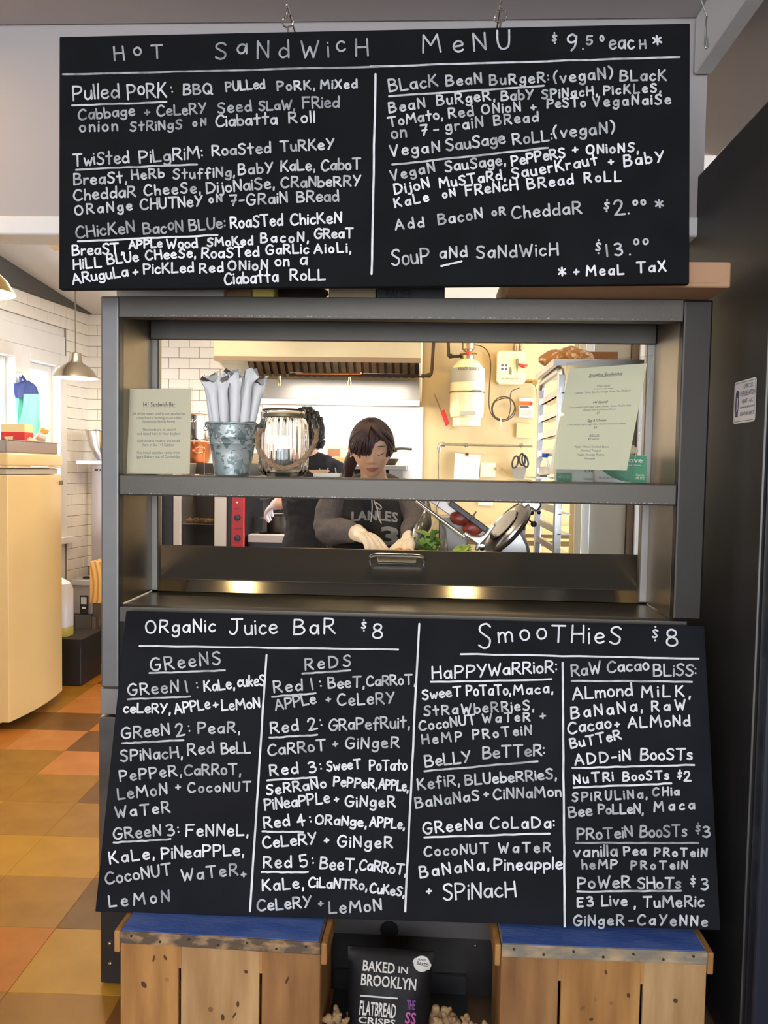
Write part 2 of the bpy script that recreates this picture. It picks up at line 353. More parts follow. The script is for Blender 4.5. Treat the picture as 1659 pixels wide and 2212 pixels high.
# ---------------- the two menu boards ----------------
CROPS = {'A': (120, 40, 2.37), 'B': (120, 300, 2.37), 'C': (800, 40, 2.37), 'D': (800, 300, 2.37), 'E': (200, 1300, 2.304), 'F': (200, 1640, 2.304), 'G': (870, 1320, 2.304), 'H': (870, 1660, 2.304)}
TOPTXT = """A d|H^oT 288 214 565 198 68|S^aNdWi^cH 808 208 1614 190 85|_ 38 287 1655 246
A m|Pulled 92 420 325 402 72|P^oRK 372 412 568 402 72|: 597 387 605 385 58|BBQ 655 390 803 383 56|PULLed 875 372 1070 357 50|PoRK, 1135 368 1325 360 50|MiXed 1355 359 1545 355 48|_ 84 445 568 428
A d|Cabbage 118 520 405 495 56|+ 455 503 487 500 52|CeLeRY 522 500 770 485 56|Seed 833 485 1003 473 58|SLaW, 1043 470 1222 465 50|FRied 1268 458 1450 453 60
A d|onion 122 580 320 574 60|StRiNgS 382 577 648 563 50|oN 700 550 775 545 38
A m|Ciabatta 822 553 1133 538 60|Roll 1192 535 1325 530 60
B m|TwiSted 92 138 375 120 66|PiLgRiM: 432 122 752 98 66|_ 105 157 725 130|RoaSted 803 85 1100 70 58|TuRKeY 1152 65 1425 52 56
B m|BreaSt, 95 235 362 222 58|HeRb 390 207 555 198 50|StuffiNg, 602 205 915 190 52|BabY 935 183 1115 172 55|KaLe, 1155 165 1325 158 58|CaboT 1362 162 1562 155 60
B m|CheddaR 95 315 410 295 60|CheeSe, 453 290 740 274 56|DijoNaiSe, 775 280 1118 250 60|CRaNbeRRY 1155 248 1562 240 55
B m|ORaNge 97 390 395 362 52|CHUTNeY 437 362 750 343 58|oN 785 325 855 321 40|7-GRaiN 895 342 1188 325 58|BRead 1237 322 1448 318 58
B d|CHicKeN 108 507 405 478 64|Bac^oN 452 488 652 475 60|BLUe: 687 470 867 455 58
B h|_ 115 525 830 492|RoaSTed 898 458 1162 440 62|ChicKeN 1205 440 1463 428 58
B h|BreaST, 88 597 340 583 56|APPLe 377 562 545 553 45|Wood 570 560 725 555 50|SMoKed 777 550 1010 540 45|BacoN, 1047 530 1293 525 50|GReaT 1327 508 1522 505 52
B h|HiLL 92 667 235 655 55|BLUe 268 642 425 625 55|CHeeSe, 462 618 715 605 50|RoaSTed 750 610 1040 600 55|GaRLic 1078 590 1295 584 50|AioLi, 1320 585 1510 579 50
B h|ARuguLa 90 742 370 700 56|+ 395 702 425 700 50|PicKLed 453 690 705 680 54|Red 737 685 858 678 52|ONioN 880 672 1088 668 52|on 1125 648 1195 648 58|a 1253 643 1287 643 64
B h|Ciabatta 867 745 1138 730 62|RoLL 1202 725 1380 720 58
C m|MeNU 250 178 728 153 92|$ 930 132 958 132 60|9. 1003 165 1090 160 80|5 1100 135 1143 133 48|0 1168 115 1205 113 30|eac 1225 158 1350 152 72|H 1378 152 1413 150 45|* 1448 160 1492 158 98|_ 0 246 1583 198
C m|BLacK 98 375 345 345 64|BeaN 388 345 572 330 55|BuRgeR: 610 340 912 324 54|(vegaN) 940 330 1240 305 60|BLacK 1278 318 1515 315 58|_ 95 397 887 345
C m|BeaN 95 483 283 455 55|BuRgeR, 340 445 635 415 54|BabY 670 420 835 412 52|SPiNacH, 877 410 1160 390 47|PicKLeS, 1193 388 1485 375 47
C m|ToMato, 95 553 368 512 52|Red 402 510 528 495 54|ONioN 568 488 772 475 50|+ 820 478 855 475 52|PeSTo 905 458 1102 450 48|VegaNaiSe 1137 450 1540 435 52
C m|on 110 612 185 605 62|7- 252 600 355 590 56|graiN 385 577 580 553 56|BRead 632 545 860 525 52
C m|VegaN 100 705 358 680 60|SauSage 393 678 690 638 62|RoLL: 732 645 930 625 60|(vegaN) 940 612 1250 585 62
D m|_ 112 132 910 45|VegaN 105 213 333 165 52|SauSage, 385 168 690 130 56
D h|PePPeRS 727 137 998 92 54|+ 1035 78 1065 75 52|ONioNS, 1103 78 1370 65 50
D h|DijoN 125 285 305 248 55|MuSTaRd, 355 250 690 205 52|SauerKraut 727 205 1165 130 58|+ 1218 138 1250 135 50|BabY 1297 142 1505 115 60
D h|KaLe 125 352 302 315 50|oN 370 302 440 290 42|FReNcH 490 290 755 258 55|BRead 805 257 1040 228 55|RoLL 1093 222 1285 215 52
D m|Add 125 465 278 448 54|BacoN 348 438 575 405 58|oR 622 392 695 388 42|CheddaR 725 407 1082 380 64|$ 1197 378 1220 378 66|2. 1253 392 1323 386 74|oo 1342 338 1412 336 44|* 1462 378 1502 376 88
D m|SouP 112 650 302 632 76|aNd 355 610 495 603 60|SaNdWicH 545 612 962 593 66|$ 1155 593 1178 593 72|13. 1213 600 1330 592 66|oo 1345 540 1425 538 50
D h|_ 362 652 468 625|* 962 725 1000 723 88|+ 1037 703 1073 701 52|MeaL 1102 700 1300 692 52|TaX 1362 685 1515 675 56"""
LOWTXT = """E h|ORgaNic 263 155 612 148 66|Juice 682 162 917 158 74|BaR 998 162 1210 158 74|$ 1340 148 1360 148 62|8 1387 180 1447 180 70|_ 233 220 1520 238
E m|GReeNS 288 345 640 308 66|_ 283 355 658 342
E m|ReDS 1055 338 1288 318 60|_ 1043 357 1283 342
E m|GReeN 177 465 428 447 60|1: 470 447 525 438 62|_ 175 485 485 472
E h|KaLe, 557 445 705 430 55|cukeS 723 420 857 416 56
E h|ceLeRY, 155 550 385 552 50|APPLe 412 558 585 530 54|+ 600 533 628 530 48|LeMoN 645 540 832 525 54
E m|GReeN 147 680 383 660 60|2: 412 670 485 655 64|_ 147 705 452 688|PeaR, 525 655 730 648 58
E m|SPiNacH, 142 795 445 772 58|Red 475 765 605 750 58|BeLL 643 757 785 750 58
F m|PePPeR, 137 110 440 78 56|CaRRoT, 458 78 735 75 55
F m|LeMoN 127 200 372 172 58|+ 413 160 440 158 46|CocoNUT 473 165 790 158 50
F m|WaTeR 112 290 388 262 56
F m|GReeN 105 398 340 380 58|3: 372 382 430 372 58|_ 105 415 387 398
F h|FeNNeL, 465 383 772 378 60
F h|KaLe, 85 520 305 490 60|PiNeaPPLe, 345 495 750 475 60
F m|CocoNUT 67 622 392 572 60|WaTeR 443 605 725 573 60|+ 738 594 770 592 46
F m|LeMoN 80 735 388 707 60
E m|Red 902 452 1045 440 60|1: 1095 436 1140 428 58|_ 893 472 1110 455|BeeT, 1175 430 1350 423 55|CaRRoT, 1365 417 1605 410 52
E m|APPLe 912 540 1112 505 56|+ 1163 503 1187 500 44|CeLeRY 1220 515 1505 503 58
E m|Red 887 653 1025 640 60|2: 1073 640 1143 625 64|_ 880 677 1118 662|GRaPefRuit, 1178 640 1575 625 60
E m|CaRRoT 875 765 1160 738 58|+ 1195 727 1225 725 46|GiNgeR 1258 730 1527 725 58
F h|Red 882 80 1025 68 58|3: 1075 72 1140 58 58|_ 870 105 1115 90|SweeT 1168 58 1335 45 50|PoTato 1380 55 1563 52 54
F h|SeRRaNo 867 177 1163 140 52|PePPeR, 1200 133 1413 145 50|APPLe, 1425 145 1568 158 52
F h|PiNeaPPLe 860 253 1180 215 58|+ 1205 218 1228 215 42|GiNgeR 1257 235 1508 237 55
F h|Red 855 342 980 330 58|4: 1013 335 1090 320 58|_ 845 360 1047 362|ORaNge, 1108 320 1360 335 50|APPLe, 1380 333 1550 345 52
F h|CeLeRY 850 440 1115 418 58|+ 1150 422 1180 420 44|GiNgeR 1217 435 1495 440 58
F h|Red 850 540 990 535 60|5: 1030 540 1100 527 62|_ 840 562 1072 562|BeeT, 1133 545 1315 553 60|CaRRoT, 1327 548 1557 575 54
F h|KaLe, 845 655 1048 640 58|CiLaNTRo, 1075 635 1363 650 52|CuKeS, 1380 662 1548 680 48
F m|CeLeRY 822 755 1087 735 58|+ 1120 737 1152 735 44|LeMoN 1178 768 1440 752 60
G h|S 380 185 440 185 122|moo 470 158 720 135 86|THieS 735 155 1088 162 82|$ 1243 153 1267 153 76|8 1310 172 1370 172 82|_ 288 213 1473 237
G h|HaPPY 147 338 420 325 66|WaRRioR: 430 322 765 302 62|_ 140 353 740 340
G m|RaW 842 325 985 308 62|Cacao 1020 305 1225 292 60|BLiSS: 1250 322 1458 320 62|_ 840 347 1440 352
G h|SweeT 100 440 290 420 50|PoTaTo, 318 420 535 414 54|Maca, 550 415 745 405 50
G m|StRaWbeRRieS, 105 520 650 490 50
G m|CocoNUT 83 595 365 560 50|WaTeR 395 555 635 545 46|+ 682 545 715 542 52
G m|HeMP 95 662 297 645 48|PRoTeiN 347 637 643 612 48
G m|BeLLY 115 775 340 750 60|BeTTeR: 400 732 705 718 60|_ 108 797 672 747
G h|ALmond 847 440 1142 418 64|MiLK, 1180 427 1430 425 58
G h|BaNaNa, 835 535 1190 495 60|RaW 1235 497 1415 490 52
G h|Cacao 825 610 1037 580 60|+ 1055 583 1083 580 44|ALMoNd 1120 580 1430 570 56
G h|BuTTeR 838 683 1088 635 50
G h|ADD-iN 855 765 1135 740 56|BooSTs 1185 742 1440 738 60|_ 845 782 1450 765
H h|NuTRi 850 75 1047 60 48|BooSTs 1095 62 1325 52 46|$ 1368 56 1387 56 52|2 1397 62 1437 62 50|_ 850 95 1337 75
H m|SPiRULiNa, 840 165 1215 145 45|CHia 1240 135 1378 132 42
H m|Bee 830 245 942 232 55|PoLLeN, 975 225 1195 222 50|Maca 1243 215 1457 200 50
H d|PRoTeiN 870 355 1143 340 58|BooSTs 1183 342 1412 335 62|$ 1460 328 1480 328 60|3 1490 342 1532 342 58|_ 862 370 1470 372
H m|vanilla 852 440 1068 435 58|Pea 1100 432 1210 428 46|PRoTeiN 1250 435 1515 438 42
H m|heMP 893 500 1068 498 48|PRoTeiN 1132 500 1420 498 42
H m|PoWeR 873 598 1132 590 60|SHoTs 1172 598 1382 595 58|$ 1435 592 1455 592 60|3 1483 602 1520 602 56|_ 868 613 1385 608
H m|E 870 687 897 686 46|3 918 685 950 683 48|Live 990 683 1115 680 52|, 1150 688 1158 688 50|TuMeRic 1195 690 1498 685 56
H m|GiNgeR 847 780 1103 778 52|- 1125 778 1150 778 50|CaYeNNe 1165 775 1517 785 52
H m|KefiR, 77 105 280 80 56|BLUebeRRieS, 313 83 763 50 54
H m|BaNaNaS 65 198 382 155 54|+ 402 147 432 145 44|CiNNaMon 452 152 787 137 54
H h|GReeNa 103 325 395 298 58|CoLaDa: 433 298 753 295 58|_ 107 343 730 323
H m|CocoNUT 105 437 430 417 52|WaTeR 473 418 738 415 50
H h|BaNaNa, 85 543 427 500 60|Pineapple 455 505 793 500 60
H h|+ 118 630 145 628 48|SPiNacH 205 655 562 635 76"""
def write_board(txt, fr, parent, half, dividers):
    o, u, v, n = fr
    mp = {'fr': fr, 'f': lambda x, y: PP(x, y, o+n*.0010, n)}
    mm = {'d': PAINT_DIM, 'm': PAINT, 'h': PAINT_HI}
    for row in txt.split('\n'):
        head, *items = row.split('|'); cr, key = head.split(); ox, oy, s = CROPS[cr]
        for it in items:
            q = it.split(' ')
            if q[0] == '_':
                x0, y0, x1, y1 = [float(a) for a in q[1:]]
                strokes_mesh(wobble(ox+x0/s, oy+y0/s, ox+x1/s, oy+y1/s), mp, half*1.0, mm[key], parent, 'underline'); continue
            x0, b0, x1, b1, h = [float(a) for a in q[1:]]
            if h <= 66: h *= .91
            line_of_text(q[0], ox+x0/s, oy+b0/s, ox+x1/s, oy+b1/s, h/s, mp, mm[key], parent, half)
    for x0, y0, x1, y1 in dividers:
        strokes_mesh(wobble(x0, y0, x1, y1, 1.2), mp, half*1.1, PAINT_HI, parent, 'divider_line')
# ---------------- room shell ----------------
X_L, X_R = -3.62, 2.3
struct('floor', MB().box(X_L-.1, X_R, -3.1, 6.2, -.08, -.006), mat('floor_bedding', (.10, .06, .03), .8))
# vinyl floor tiles, laid 1.5 degrees off the counter
fl = bpy.data.objects['floor']
tme = MB().box(-.1515, .1515, -.1515, .1515, -.006, 0).bevel(.0012, 1)
TC = {'yellow': ((.50, .26, .028), (.43, .215, .02)), 'tan': ((.38, .185, .03), (.31, .145, .02)), 'brown': ((.175, .075, .012), (.145, .06, .009)), 'orange': ((.50, .175, .02), (.42, .14, .014)), 'peach': ((.54, .21, .05), (.47, .175, .035)), 'ochre': ((.35, .165, .016), (.28, .125, .011))}
TM = {k: mat('floor_tile_'+k, a, .33, 0, col2=b, scale=7, rvar=.08, bump=.03, bscale=25, spec=.35) for k, (a, b) in TC.items()}
tme_base = tme.build('tile_source', TM['tan']); tmesh = tme_base.data; bpy.data.objects.remove(tme_base)
meshes = {}
for k in TM:
    m2 = tmesh.copy(); m2.materials.clear(); m2.materials.append(TM[k]); meshes[k] = m2
ta = math.radians(1.5); tu = V((math.cos(ta), math.sin(ta), 0)); tv = V((-math.sin(ta), math.cos(ta), 0))
T0 = PZ(203, 1897, 0)                    # a tile corner seen beside the counter
r2 = random.Random(5)
# rows counted away from the shop, columns leftwards from the corner tile (as they lie in the room)
LAY = {(-1, 0): 'tan', (-1, 1): 'tan', (-1, 2): 'ochre', (0, 0): 'yellow', (0, 1): 'yellow', (0, 2): 'brown', (1, 0): 'tan', (1, 1): 'tan', (1, 2): 'yellow', (1, 3): 'brown', (1, -1): 'brown', (2, 0): 'brown',
       (2, 1): 'ochre', (2, 2): 'ochre', (2, 3): 'orange', (3, 1): 'peach', (3, 0): 'brown', (3, 2): 'ochre', (3, 3): 'ochre', (4, 1): 'brown', (4, 2): 'peach', (4, 3): 'orange', (5, 2): 'brown', (5, 3): 'brown', (5, 1): 'orange', (6, 2): 'peach', (6, 3): 'tan', (6, 4): 'ochre',
       (-2, 0): 'orange', (-2, 1): 'tan', (-2, 2): 'orange', (-3, 0): 'ochre', (-3, 1): 'ochre', (-3, 2): 'ochre', (-1, -1): 'brown', (-2, -1): 'yellow', (-3, -1): 'ochre', (0, -1): 'ochre'}
for r in range(-6, 14):
    for c in range(-4, 8):
        ctr = T0+tv*(.303*(r+.5))-tu*(.303*(c+.5))
        if ctr.y > 5.86 or ctr.x < -2.52-.1157*(6-ctr.y)+.16 or ctr.y < .6: continue
        if ctr.x > -.1 and ctr.y > 2.0: continue
        k = LAY.get((r, c)) or r2.choice(['yellow', 'tan', 'brown', 'orange', 'peach', 'ochre', 'tan'])
        o = bpy.data.objects.new('tile', meshes[k]); C.objects.link(o); o.parent = fl; o.location = ctr; o.rotation_euler = (0, 0, ta)

# left wall, 6.6 degrees off square; local coordinates s (towards the shop) and z
C0 = V((-2.52, 6.0, 0)); WD = V((-.115, -.9934, 0)).normalized(); WN = V((.9934, -.115, 0)).normalized()
def WP(s, z, d=0): return C0+WD*s+WN*d+V((0, 0, z))
def WS(px, py=900, d=0):
    q = PP(px, py, C0+WN*d, WN)-C0; return q.dot(WD), q.z
def wbox(mb, s0, s1, z0, z1, d0, d1): return mb.obox(WP(s0, z0, d0), WD*(s1-s0), V((0, 0, z1-z0)), WN*(d1-d0))
s2a, zt = WS(126, 792); s2b, _ = WS(62, 787); zb = WS(140, 1158)[1]
s1a, _ = WS(28, 780); s1b = s1a+.85; s3a = s1b+.25; s3b = s3a+.9
zt = max(zt, 1.95)
wl = MB(); TH = -.14
for a, b in ((-.2, s2a), (s2b, s1a), (s1b, 9.2)): wbox(wl, a, b, 0, 2.9, TH, -.008)
for a, b in ((s2a, s2b), (s1a, s1b)):
    wbox(wl, a, b, 0, zb, TH, -.008); wbox(wl, a, b, zt, 2.9, TH, -.008)
struct('wall_left', wl, GROUT if False else WHITEP)
PANE = bpy.data.materials.new('window_pane'); PANE.use_nodes = True
nt = PANE.node_tree; nt.nodes.clear(); mo = nt.nodes.new('ShaderNodeOutputMaterial'); mx = nt.nodes.new('ShaderNodeMixShader'); tr = nt.nodes.new('ShaderNodeBsdfTransparent'); gl = nt.nodes.new('ShaderNodeBsdfGlossy')
gl.inputs['Roughness'].default_value = .02; mx.inputs[0].default_value = .05
nt.links.new(tr.outputs[0], mx.inputs[1]); nt.links.new(gl.outputs[0], mx.inputs[2]); nt.links.new(mx.outputs[0], mo.inputs[0])
for i, (a, b) in enumerate(((s2a, s2b), (s1a, s1b))):
    wn = MB(); f = .045
    wbox(wn, a, a+f, zb, zt, -.10, -.05); wbox(wn, b-f, b, zb, zt, -.10, -.05); wbox(wn, a+f, b-f, zb, zb+f, -.10, -.05); wbox(wn, a+f, b-f, zt-f, zt, -.10, -.05)
    zm = (zb+zt)/2; wbox(wn, a+f, b-f, zm-.02, zm+.02, -.10, -.05)
    wo = struct('window_%d' % (i+1), wn.bevel(.004, 1), WHITEP)
    for z0, z1 in ((zb+f, zm-.02), (zm+.02, zt-f)): wbox(MB(), 0, 0, 0, 0, 0, 0) if False else None; pm = MB(); wbox(pm, a+f, b-f, z0, z1, -.078, -.074); pm.build('pane', PANE, wo)
    cs = MB(); t = .085
    wbox(cs, a-t, a-.002, zb-.02, zt+t, -.008, .014); wbox(cs, b+.002, b+t, zb-.02, zt+t, -.008, .014); wbox(cs, a-.002, b+.002, zt+.002, zt+t, -.008, .014)
    cs.bevel(.003, 1).build('casing', WHITEP, wo)
    sl = MB(); wbox(sl, a-t-.03, b+t+.03, zb-.05, zb-.002, -.008, .045); sl.bevel(.004, 1).build('window_sill', WHITEP, wo)
    area('daylight_portal', WP((a+b)/2, (zb+zt)/2, -.02), (0, -PI/2, -.1153), zt-zb, b-a, 1, (1, 1, 1), True)
st = MB(); wbox(st, s2a-.088, s1b+.3, zt+.088, zt+.215, -.008, .0014); struct('trim_1', st.bevel(.003, 1), WHITEP)

# wall tiles, each a piece of its own
TMESH = MB().box(-.0755, .0755, -.004, .004, -.0375, .0375).bevel(.0025, 1).build('tile', TILEW)
th = TMESH.data; bpy.data.objects.remove(TMESH)
def half_tile(w):
    o = MB().box(-w/2, w/2, -.004, .004, -.0375, .0375).bevel(.0025, 1).build('tile', TILEW); m = o.data; bpy.data.objects.remove(o); return m
wr = bpy.data.objects['wall_left']

hcache = {}
def lay_left(s0, s1, z0, z1):
    z = 2.49-.0385; k = 0
    while z > z0+.038:
        if z < z1:
            s = s0-(.0765 if k % 2 else 0)
            while s < s1:
                a, b = max(s, s0)+.0015, min(s+.153, s1)-.0015
                if b-a > .02:
                    key = round(b-a, 3)
                    if key not in hcache: hcache[key] = half_tile(b-a)
                    o = bpy.data.objects.new('tile', hcache[key]); C.objects.link(o); o.parent = wr
                    o.location = WP((a+b)/2, z, .0045); o.rotation_euler = (0, 0, math.atan2(WD.y, WD.x))
                s += .153
        z -= .0775; k += 1
def zrow(z0):
    z = 2.4515
    while z-.0775 > z0+.038: z -= .0775
    return z-.0395
lay_left(0, s2a-.092, .42, 2.5)
lay_left(s2a-.092, s1b+.3, zt+.205, 2.5)
gp = MB(); wbox(gp, 0, s2a-.09, zrow(.42), 2.5, -.008, .0015); wbox(gp, s2a-.09, s1b+.3, zrow(zt+.205), 2.5, -.008, .0015); gp.build('grout_bed', GROUT, wr)

# back wall
bw = struct('wall_back', MB().box(-2.9, 3.2, 6.012, 6.15, 0, 3.1), CREAM)
xb1 = XY(566, 6.0)
MB().box(-2.52, xb1, 6.0055, 6.012, .5, 2.5).build('grout_bed', GROUT, bw)
z = 2.49-.0385; k = 0
while z > .60:
    x = -2.52-(.0765 if k % 2 else 0)
    while x < xb1:
        a, b = max(x, -2.52)+.0015, min(x+.153, xb1)-.0015
        vis = (XY(186, 6) < b and a < XY(222, 6)) or z > 1.05
        if b-a > .02 and vis:
            key = round(b-a, 3)
            if key not in hcache: hcache[key] = half_tile(b-a)
            o = bpy.data.objects.new('tile', hcache[key]); C.objects.link(o); o.parent = bw; o.location = ((a+b)/2, 6.0, z)
        x += .153
    z -= .0775; k += 1

# kitchen ceiling, sloping down to the back wall
def zc(y): return 2.49+(6.0-y)*.14
struct('ceiling_kitchen', MB().hexa([(-3.8, 2.5, zc(2.5)), (3.2, 2.5, zc(2.5)), (3.2, 6.15, zc(6.15)), (-3.8, 6.15, zc(6.15)), (-3.8, 2.5, zc(2.5)+.1), (3.2, 2.5, zc(2.5)+.1), (3.2, 6.15, zc(6.15)+.1), (-3.8, 6.15, zc(6.15)+.1)]), CEILP)
dk = MB(); sL = 3.4; dk.prism([WP(0, 2.49, .012), WP(sL, 2.515, .012), WP(sL, zc(6-sL*.993)-.003, .012), WP(0, 2.497, .012)], WN*.03)
struct('trim_2', dk, mat('dark_beam_paint', (.085, .08, .075), .7))
bt = MB().slab([P(82, 508, 4.4), P(100, 508, 4.4), P(140, 545, 4.9), P(122, 545, 4.9)], (0, 0, .02))
struct('trim_3', bt, mat('pine_batten', (.55, .36, .16), .6))
struct('ceiling', MB().box(X_L-.2, X_R, -3.1, 2.39, 2.66, 2.76), WALLP)
struct('ceiling_right', MB().box(.76, X_R, 2.391, 3.4, 2.66, 2.76), WALLP)
zh = ZY(60, 508, 2.4)
hx = XY(1496, 2.40)+.06
struct('wall_header', MB().box(X_L-.2, .757, 2.40, 2.50, zh+.055, 3.05), WALLP)
struct('trim_4', MB().box(X_L-.2, .757, 2.392, 2.508, zh, zh+.054).bevel(.004, 1), WHITEP)
# ceiling beam running towards the shop
struct('trim_5', MB().box(.716, .765, -2.9, 2.388, 2.505, 2.659).bevel(.004, 1), WHITEP)
struct('wall_right', MB().box(1.12, X_R, 3.3, 3.4, 0, 2.66), CEILP)
SHOPW = mat('shop_wall_brown_grey', (.20, .165, .14), .7)
struct('wall_side', MB().box(X_R, X_R+.1, -3.1, 3.4, 0, 2.76), SHOPW)
wb = MB()
for x0, x1, z0, z1 in ((X_L-.3, -2.2, 0, 2.7), (1.6, X_R+.1, 0, 2.7), (-2.2, 1.6, 0, .7), (-2.2, 1.6, 2.5, 2.7)): wb.box(x0, x1, -3.12, -3.0, z0, z1)
struct('wall_front', wb, SHOPW)
# partition of the walk-in room on the right of the kitchen
YP = 3.95; pz = zc(YP)+.02
pt = MB().box(XY(1243, YP), 2.2, YP+.02, YP+.12, 0, 2.95); wp = struct('wall_partition', pt, CREAM)
for a, b, m, dd in ((1243, 1258, mat('partition_cream_trim', (.75, .68, .5), .5), .05), (1258, 1276, WHITEP, .035), (1276, 1357, mat('partition_grey_panel', (.42, .38, .30), .35, var=.05, scale=3), .012),
                    (1357, 1373, mat('partition_brown_strip', (.17, .12, .08), .5), .02), (1373, 1391, WHITEP, .03), (1391, 1404, mat('partition_blue_grey', (.42, .43, .50), .4), .02), (1404, 1440, WHITEP, .03), (1440, 1600, mat('partition_grey_panel', (.42, .38, .30), .35), .01)):
    MB().box(XY(a, YP)+.001, XY(b, YP)-.001, YP+.02-dd, YP+.019, .02, 2.76).bevel(.003, 1).build('panel', m, wp)
# ---------------- prep table with double overshelf ----------------
YF, YR = 2.10, 2.36
XL0, XL1, XR0, XR1 = -.846, -.799, .627, .668
pt = thing('prep_table', 'stainless prep table with hood lid and two long overshelves behind the boards', 'prep table', (-.08, 2.5, 0))
# cabinet
cb = MB(); cb.box(XL0+.004, XR1-.004, YF+.045, 2.95, .30, .985); cb.build('cabinet_body', STEEL_S, pt)
MB().box(XL0+.004, XR1-.004, YF+.045, 2.95, .0, .299).build('cabinet_base', BLACKM, pt)
MB().box(XL0-.006, XL0+.05, YF+.008, YF+.044, .735, .808).bevel(.003, 1).build('corner_bracket', STEEL_S, pt)
MB().box(XL0-.008, XL0+.06, YF+.004, YF+.044, .30, .730).bevel(.003, 1).build('side_panel', mat('scuffed_dark_steel', (.20, .20, .19), .35, 1, var=.2, scale=8), pt)
MB().box(XL0-.004, XL0+.09, YF+.004, YF+.044, .004, .298).bevel(.003, 1).build('black_side_panel', BLACKM, pt)
zg0, zg1 = ZY(840, 2034, YF), ZY(840, 1985, YF)
g = MB(); hc = P(841, 2008, YF+.03); g.box(XL0+.10, XR1-.02, YF+.03, YF+.044, zg0, .30)
g.build('lower_rail', mat('grey_coated_steel', (.11, .10, .095), .45, .3, var=.15, scale=6), pt)
MB().box(XL0+.10, XR1-.02, YF+.034, YF+.044, .004, zg0-.001).build('kick_panel', mat('black_gloss_panel', (.028, .026, .024), .25, var=.2, scale=4), pt)
MB().lathe([(.0001, 0), (.0235, 0), (.0245, .004), (.02, .006)], hc+V((0, -.006, 0)), 28, axis=(0, 1, 0)).build('vent_hole', mat('hole_black', (.003, .003, .003), .9), pt)
for px, py in ((1027, 2043), (237, 2037), (238, 2080)):
    MB().lathe([(.0048, 0), (.004, .003), (.0001, .0042)], P(px, py, YF+.034 if px > 500 else YF+.0035), 12, axis=(0, -1, 0)).build('screw', CHROME, pt)
# counter top with front lip
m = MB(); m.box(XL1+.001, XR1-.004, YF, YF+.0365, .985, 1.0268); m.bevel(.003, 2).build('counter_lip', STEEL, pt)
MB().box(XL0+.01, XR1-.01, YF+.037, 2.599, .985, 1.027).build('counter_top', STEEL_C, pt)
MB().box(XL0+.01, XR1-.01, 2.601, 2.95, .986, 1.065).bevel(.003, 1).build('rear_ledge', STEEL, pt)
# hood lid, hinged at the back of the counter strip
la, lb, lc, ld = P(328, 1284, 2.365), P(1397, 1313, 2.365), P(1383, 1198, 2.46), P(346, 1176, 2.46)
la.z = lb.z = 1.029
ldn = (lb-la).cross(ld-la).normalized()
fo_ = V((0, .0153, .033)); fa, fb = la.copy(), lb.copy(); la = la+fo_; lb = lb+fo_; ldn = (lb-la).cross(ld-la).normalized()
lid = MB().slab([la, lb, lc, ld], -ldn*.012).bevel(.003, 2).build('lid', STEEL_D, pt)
lf = frame(la, lb-la, ld-la)
fn_ = (fb-fa).cross(fo_).normalized()
MB().slab([fa, fb, lb-V((0, 0, .0004)), la-V((0, 0, .0004))], -fn_*.011).build('lid_fold', STEEL_F, lid)
def onlid(px, py, d=0): return PP(px, py, la, ldn)+ldn*d
hd = MB(); q = [onlid(800, 1212), onlid(914, 1215), onlid(914, 1222), onlid(800, 1219)]
hd.limb([onlid(800, 1216, -.002), onlid(800, 1214, .022), onlid(812, 1211, .030), onlid(857, 1212, .031), onlid(903, 1213, .030), onlid(915, 1216, .022), onlid(915, 1218, -.002)], [.005]*7, 10, 4)
hd.build('lid_handle', CHROME, lid)
MB().slab([onlid(816, 1205, .002), onlid(899, 1207, .002), onlid(899, 1217, .002), onlid(816, 1215, .002)], ldn*.004).bevel(.001, 1).build('handle_plate', STEEL_P, lid)
# overshelf: posts, side panels, shelves
of = pt
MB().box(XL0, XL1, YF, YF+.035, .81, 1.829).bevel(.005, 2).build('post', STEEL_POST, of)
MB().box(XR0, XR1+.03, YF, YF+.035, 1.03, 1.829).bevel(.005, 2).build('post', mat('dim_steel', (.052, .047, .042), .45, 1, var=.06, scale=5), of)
SP = mat('side_panel_steel', (.30, .255, .195), .42, 1, var=.16, scale=5, rvar=.1)
MB().box(XL1-.006, XL1-.001, YF+.036, YR, 1.03, 1.82).bevel(.001, 1).build('side_panel', SP, of)
MB().box(XR0+.001, XR0+.006, YF+.036, YR+.04, 1.03, 1.82).bevel(.001, 1).build('side_panel', SP, of)
for x0 in (XL1-.012, XR0-.02):
    MB().box(x0, x0+.03, YR+.001, YR+.03, 1.03, 1.82).bevel(.003, 1).build('rear_post', STEEL_S, of)
sh = MB(); x0, x1 = XL1+.001, XR0-.001
sh.box(x0, x1, YF-.002, YF+.012, 1.318, 1.372); sh.box(x0, x1, YF+.012, YR, 1.362, 1.371); sh.box(x0, x1, YR-.012, YR, 1.325, 1.361)
sh.bevel(.004, 2).build('shelf', STEEL, of)
ts = MB(); zf = ZY(860, 690, YF)
ts.box(x0, x1, YF-.002, YF+.012, zf, 1.829); ts.box(x0, x1, YF+.012, YR, 1.812, 1.828); ts.box(x0, x1, YR-.02, YR, 1.757, 1.811); ts.box(x0, x1, YF+.012, YF+.05, zf+.002, zf+.006)
ts.bevel(.003, 2).build('top_shelf', STEEL, of)
r2 = random.Random(3)
for zz, xx0, xx1 in ((1.3225, -.77, .60), (zf+.004, -.78, .61)):
    wm = MB(); x = xx0
    while x < xx1:
        w_ = r2.uniform(.001, .006); h_ = r2.uniform(.0006, .0024)
        if r2.random() < .5: wm.box(x, x+w_, YF-.0032, YF-.0022, zz, zz+h_)
        x += w_+r2.uniform(.001, .005)
    tag(wm.build('torn_tape_residue', mat('tape_residue', (.40, .38, .34), .6), of), kind='stuff')

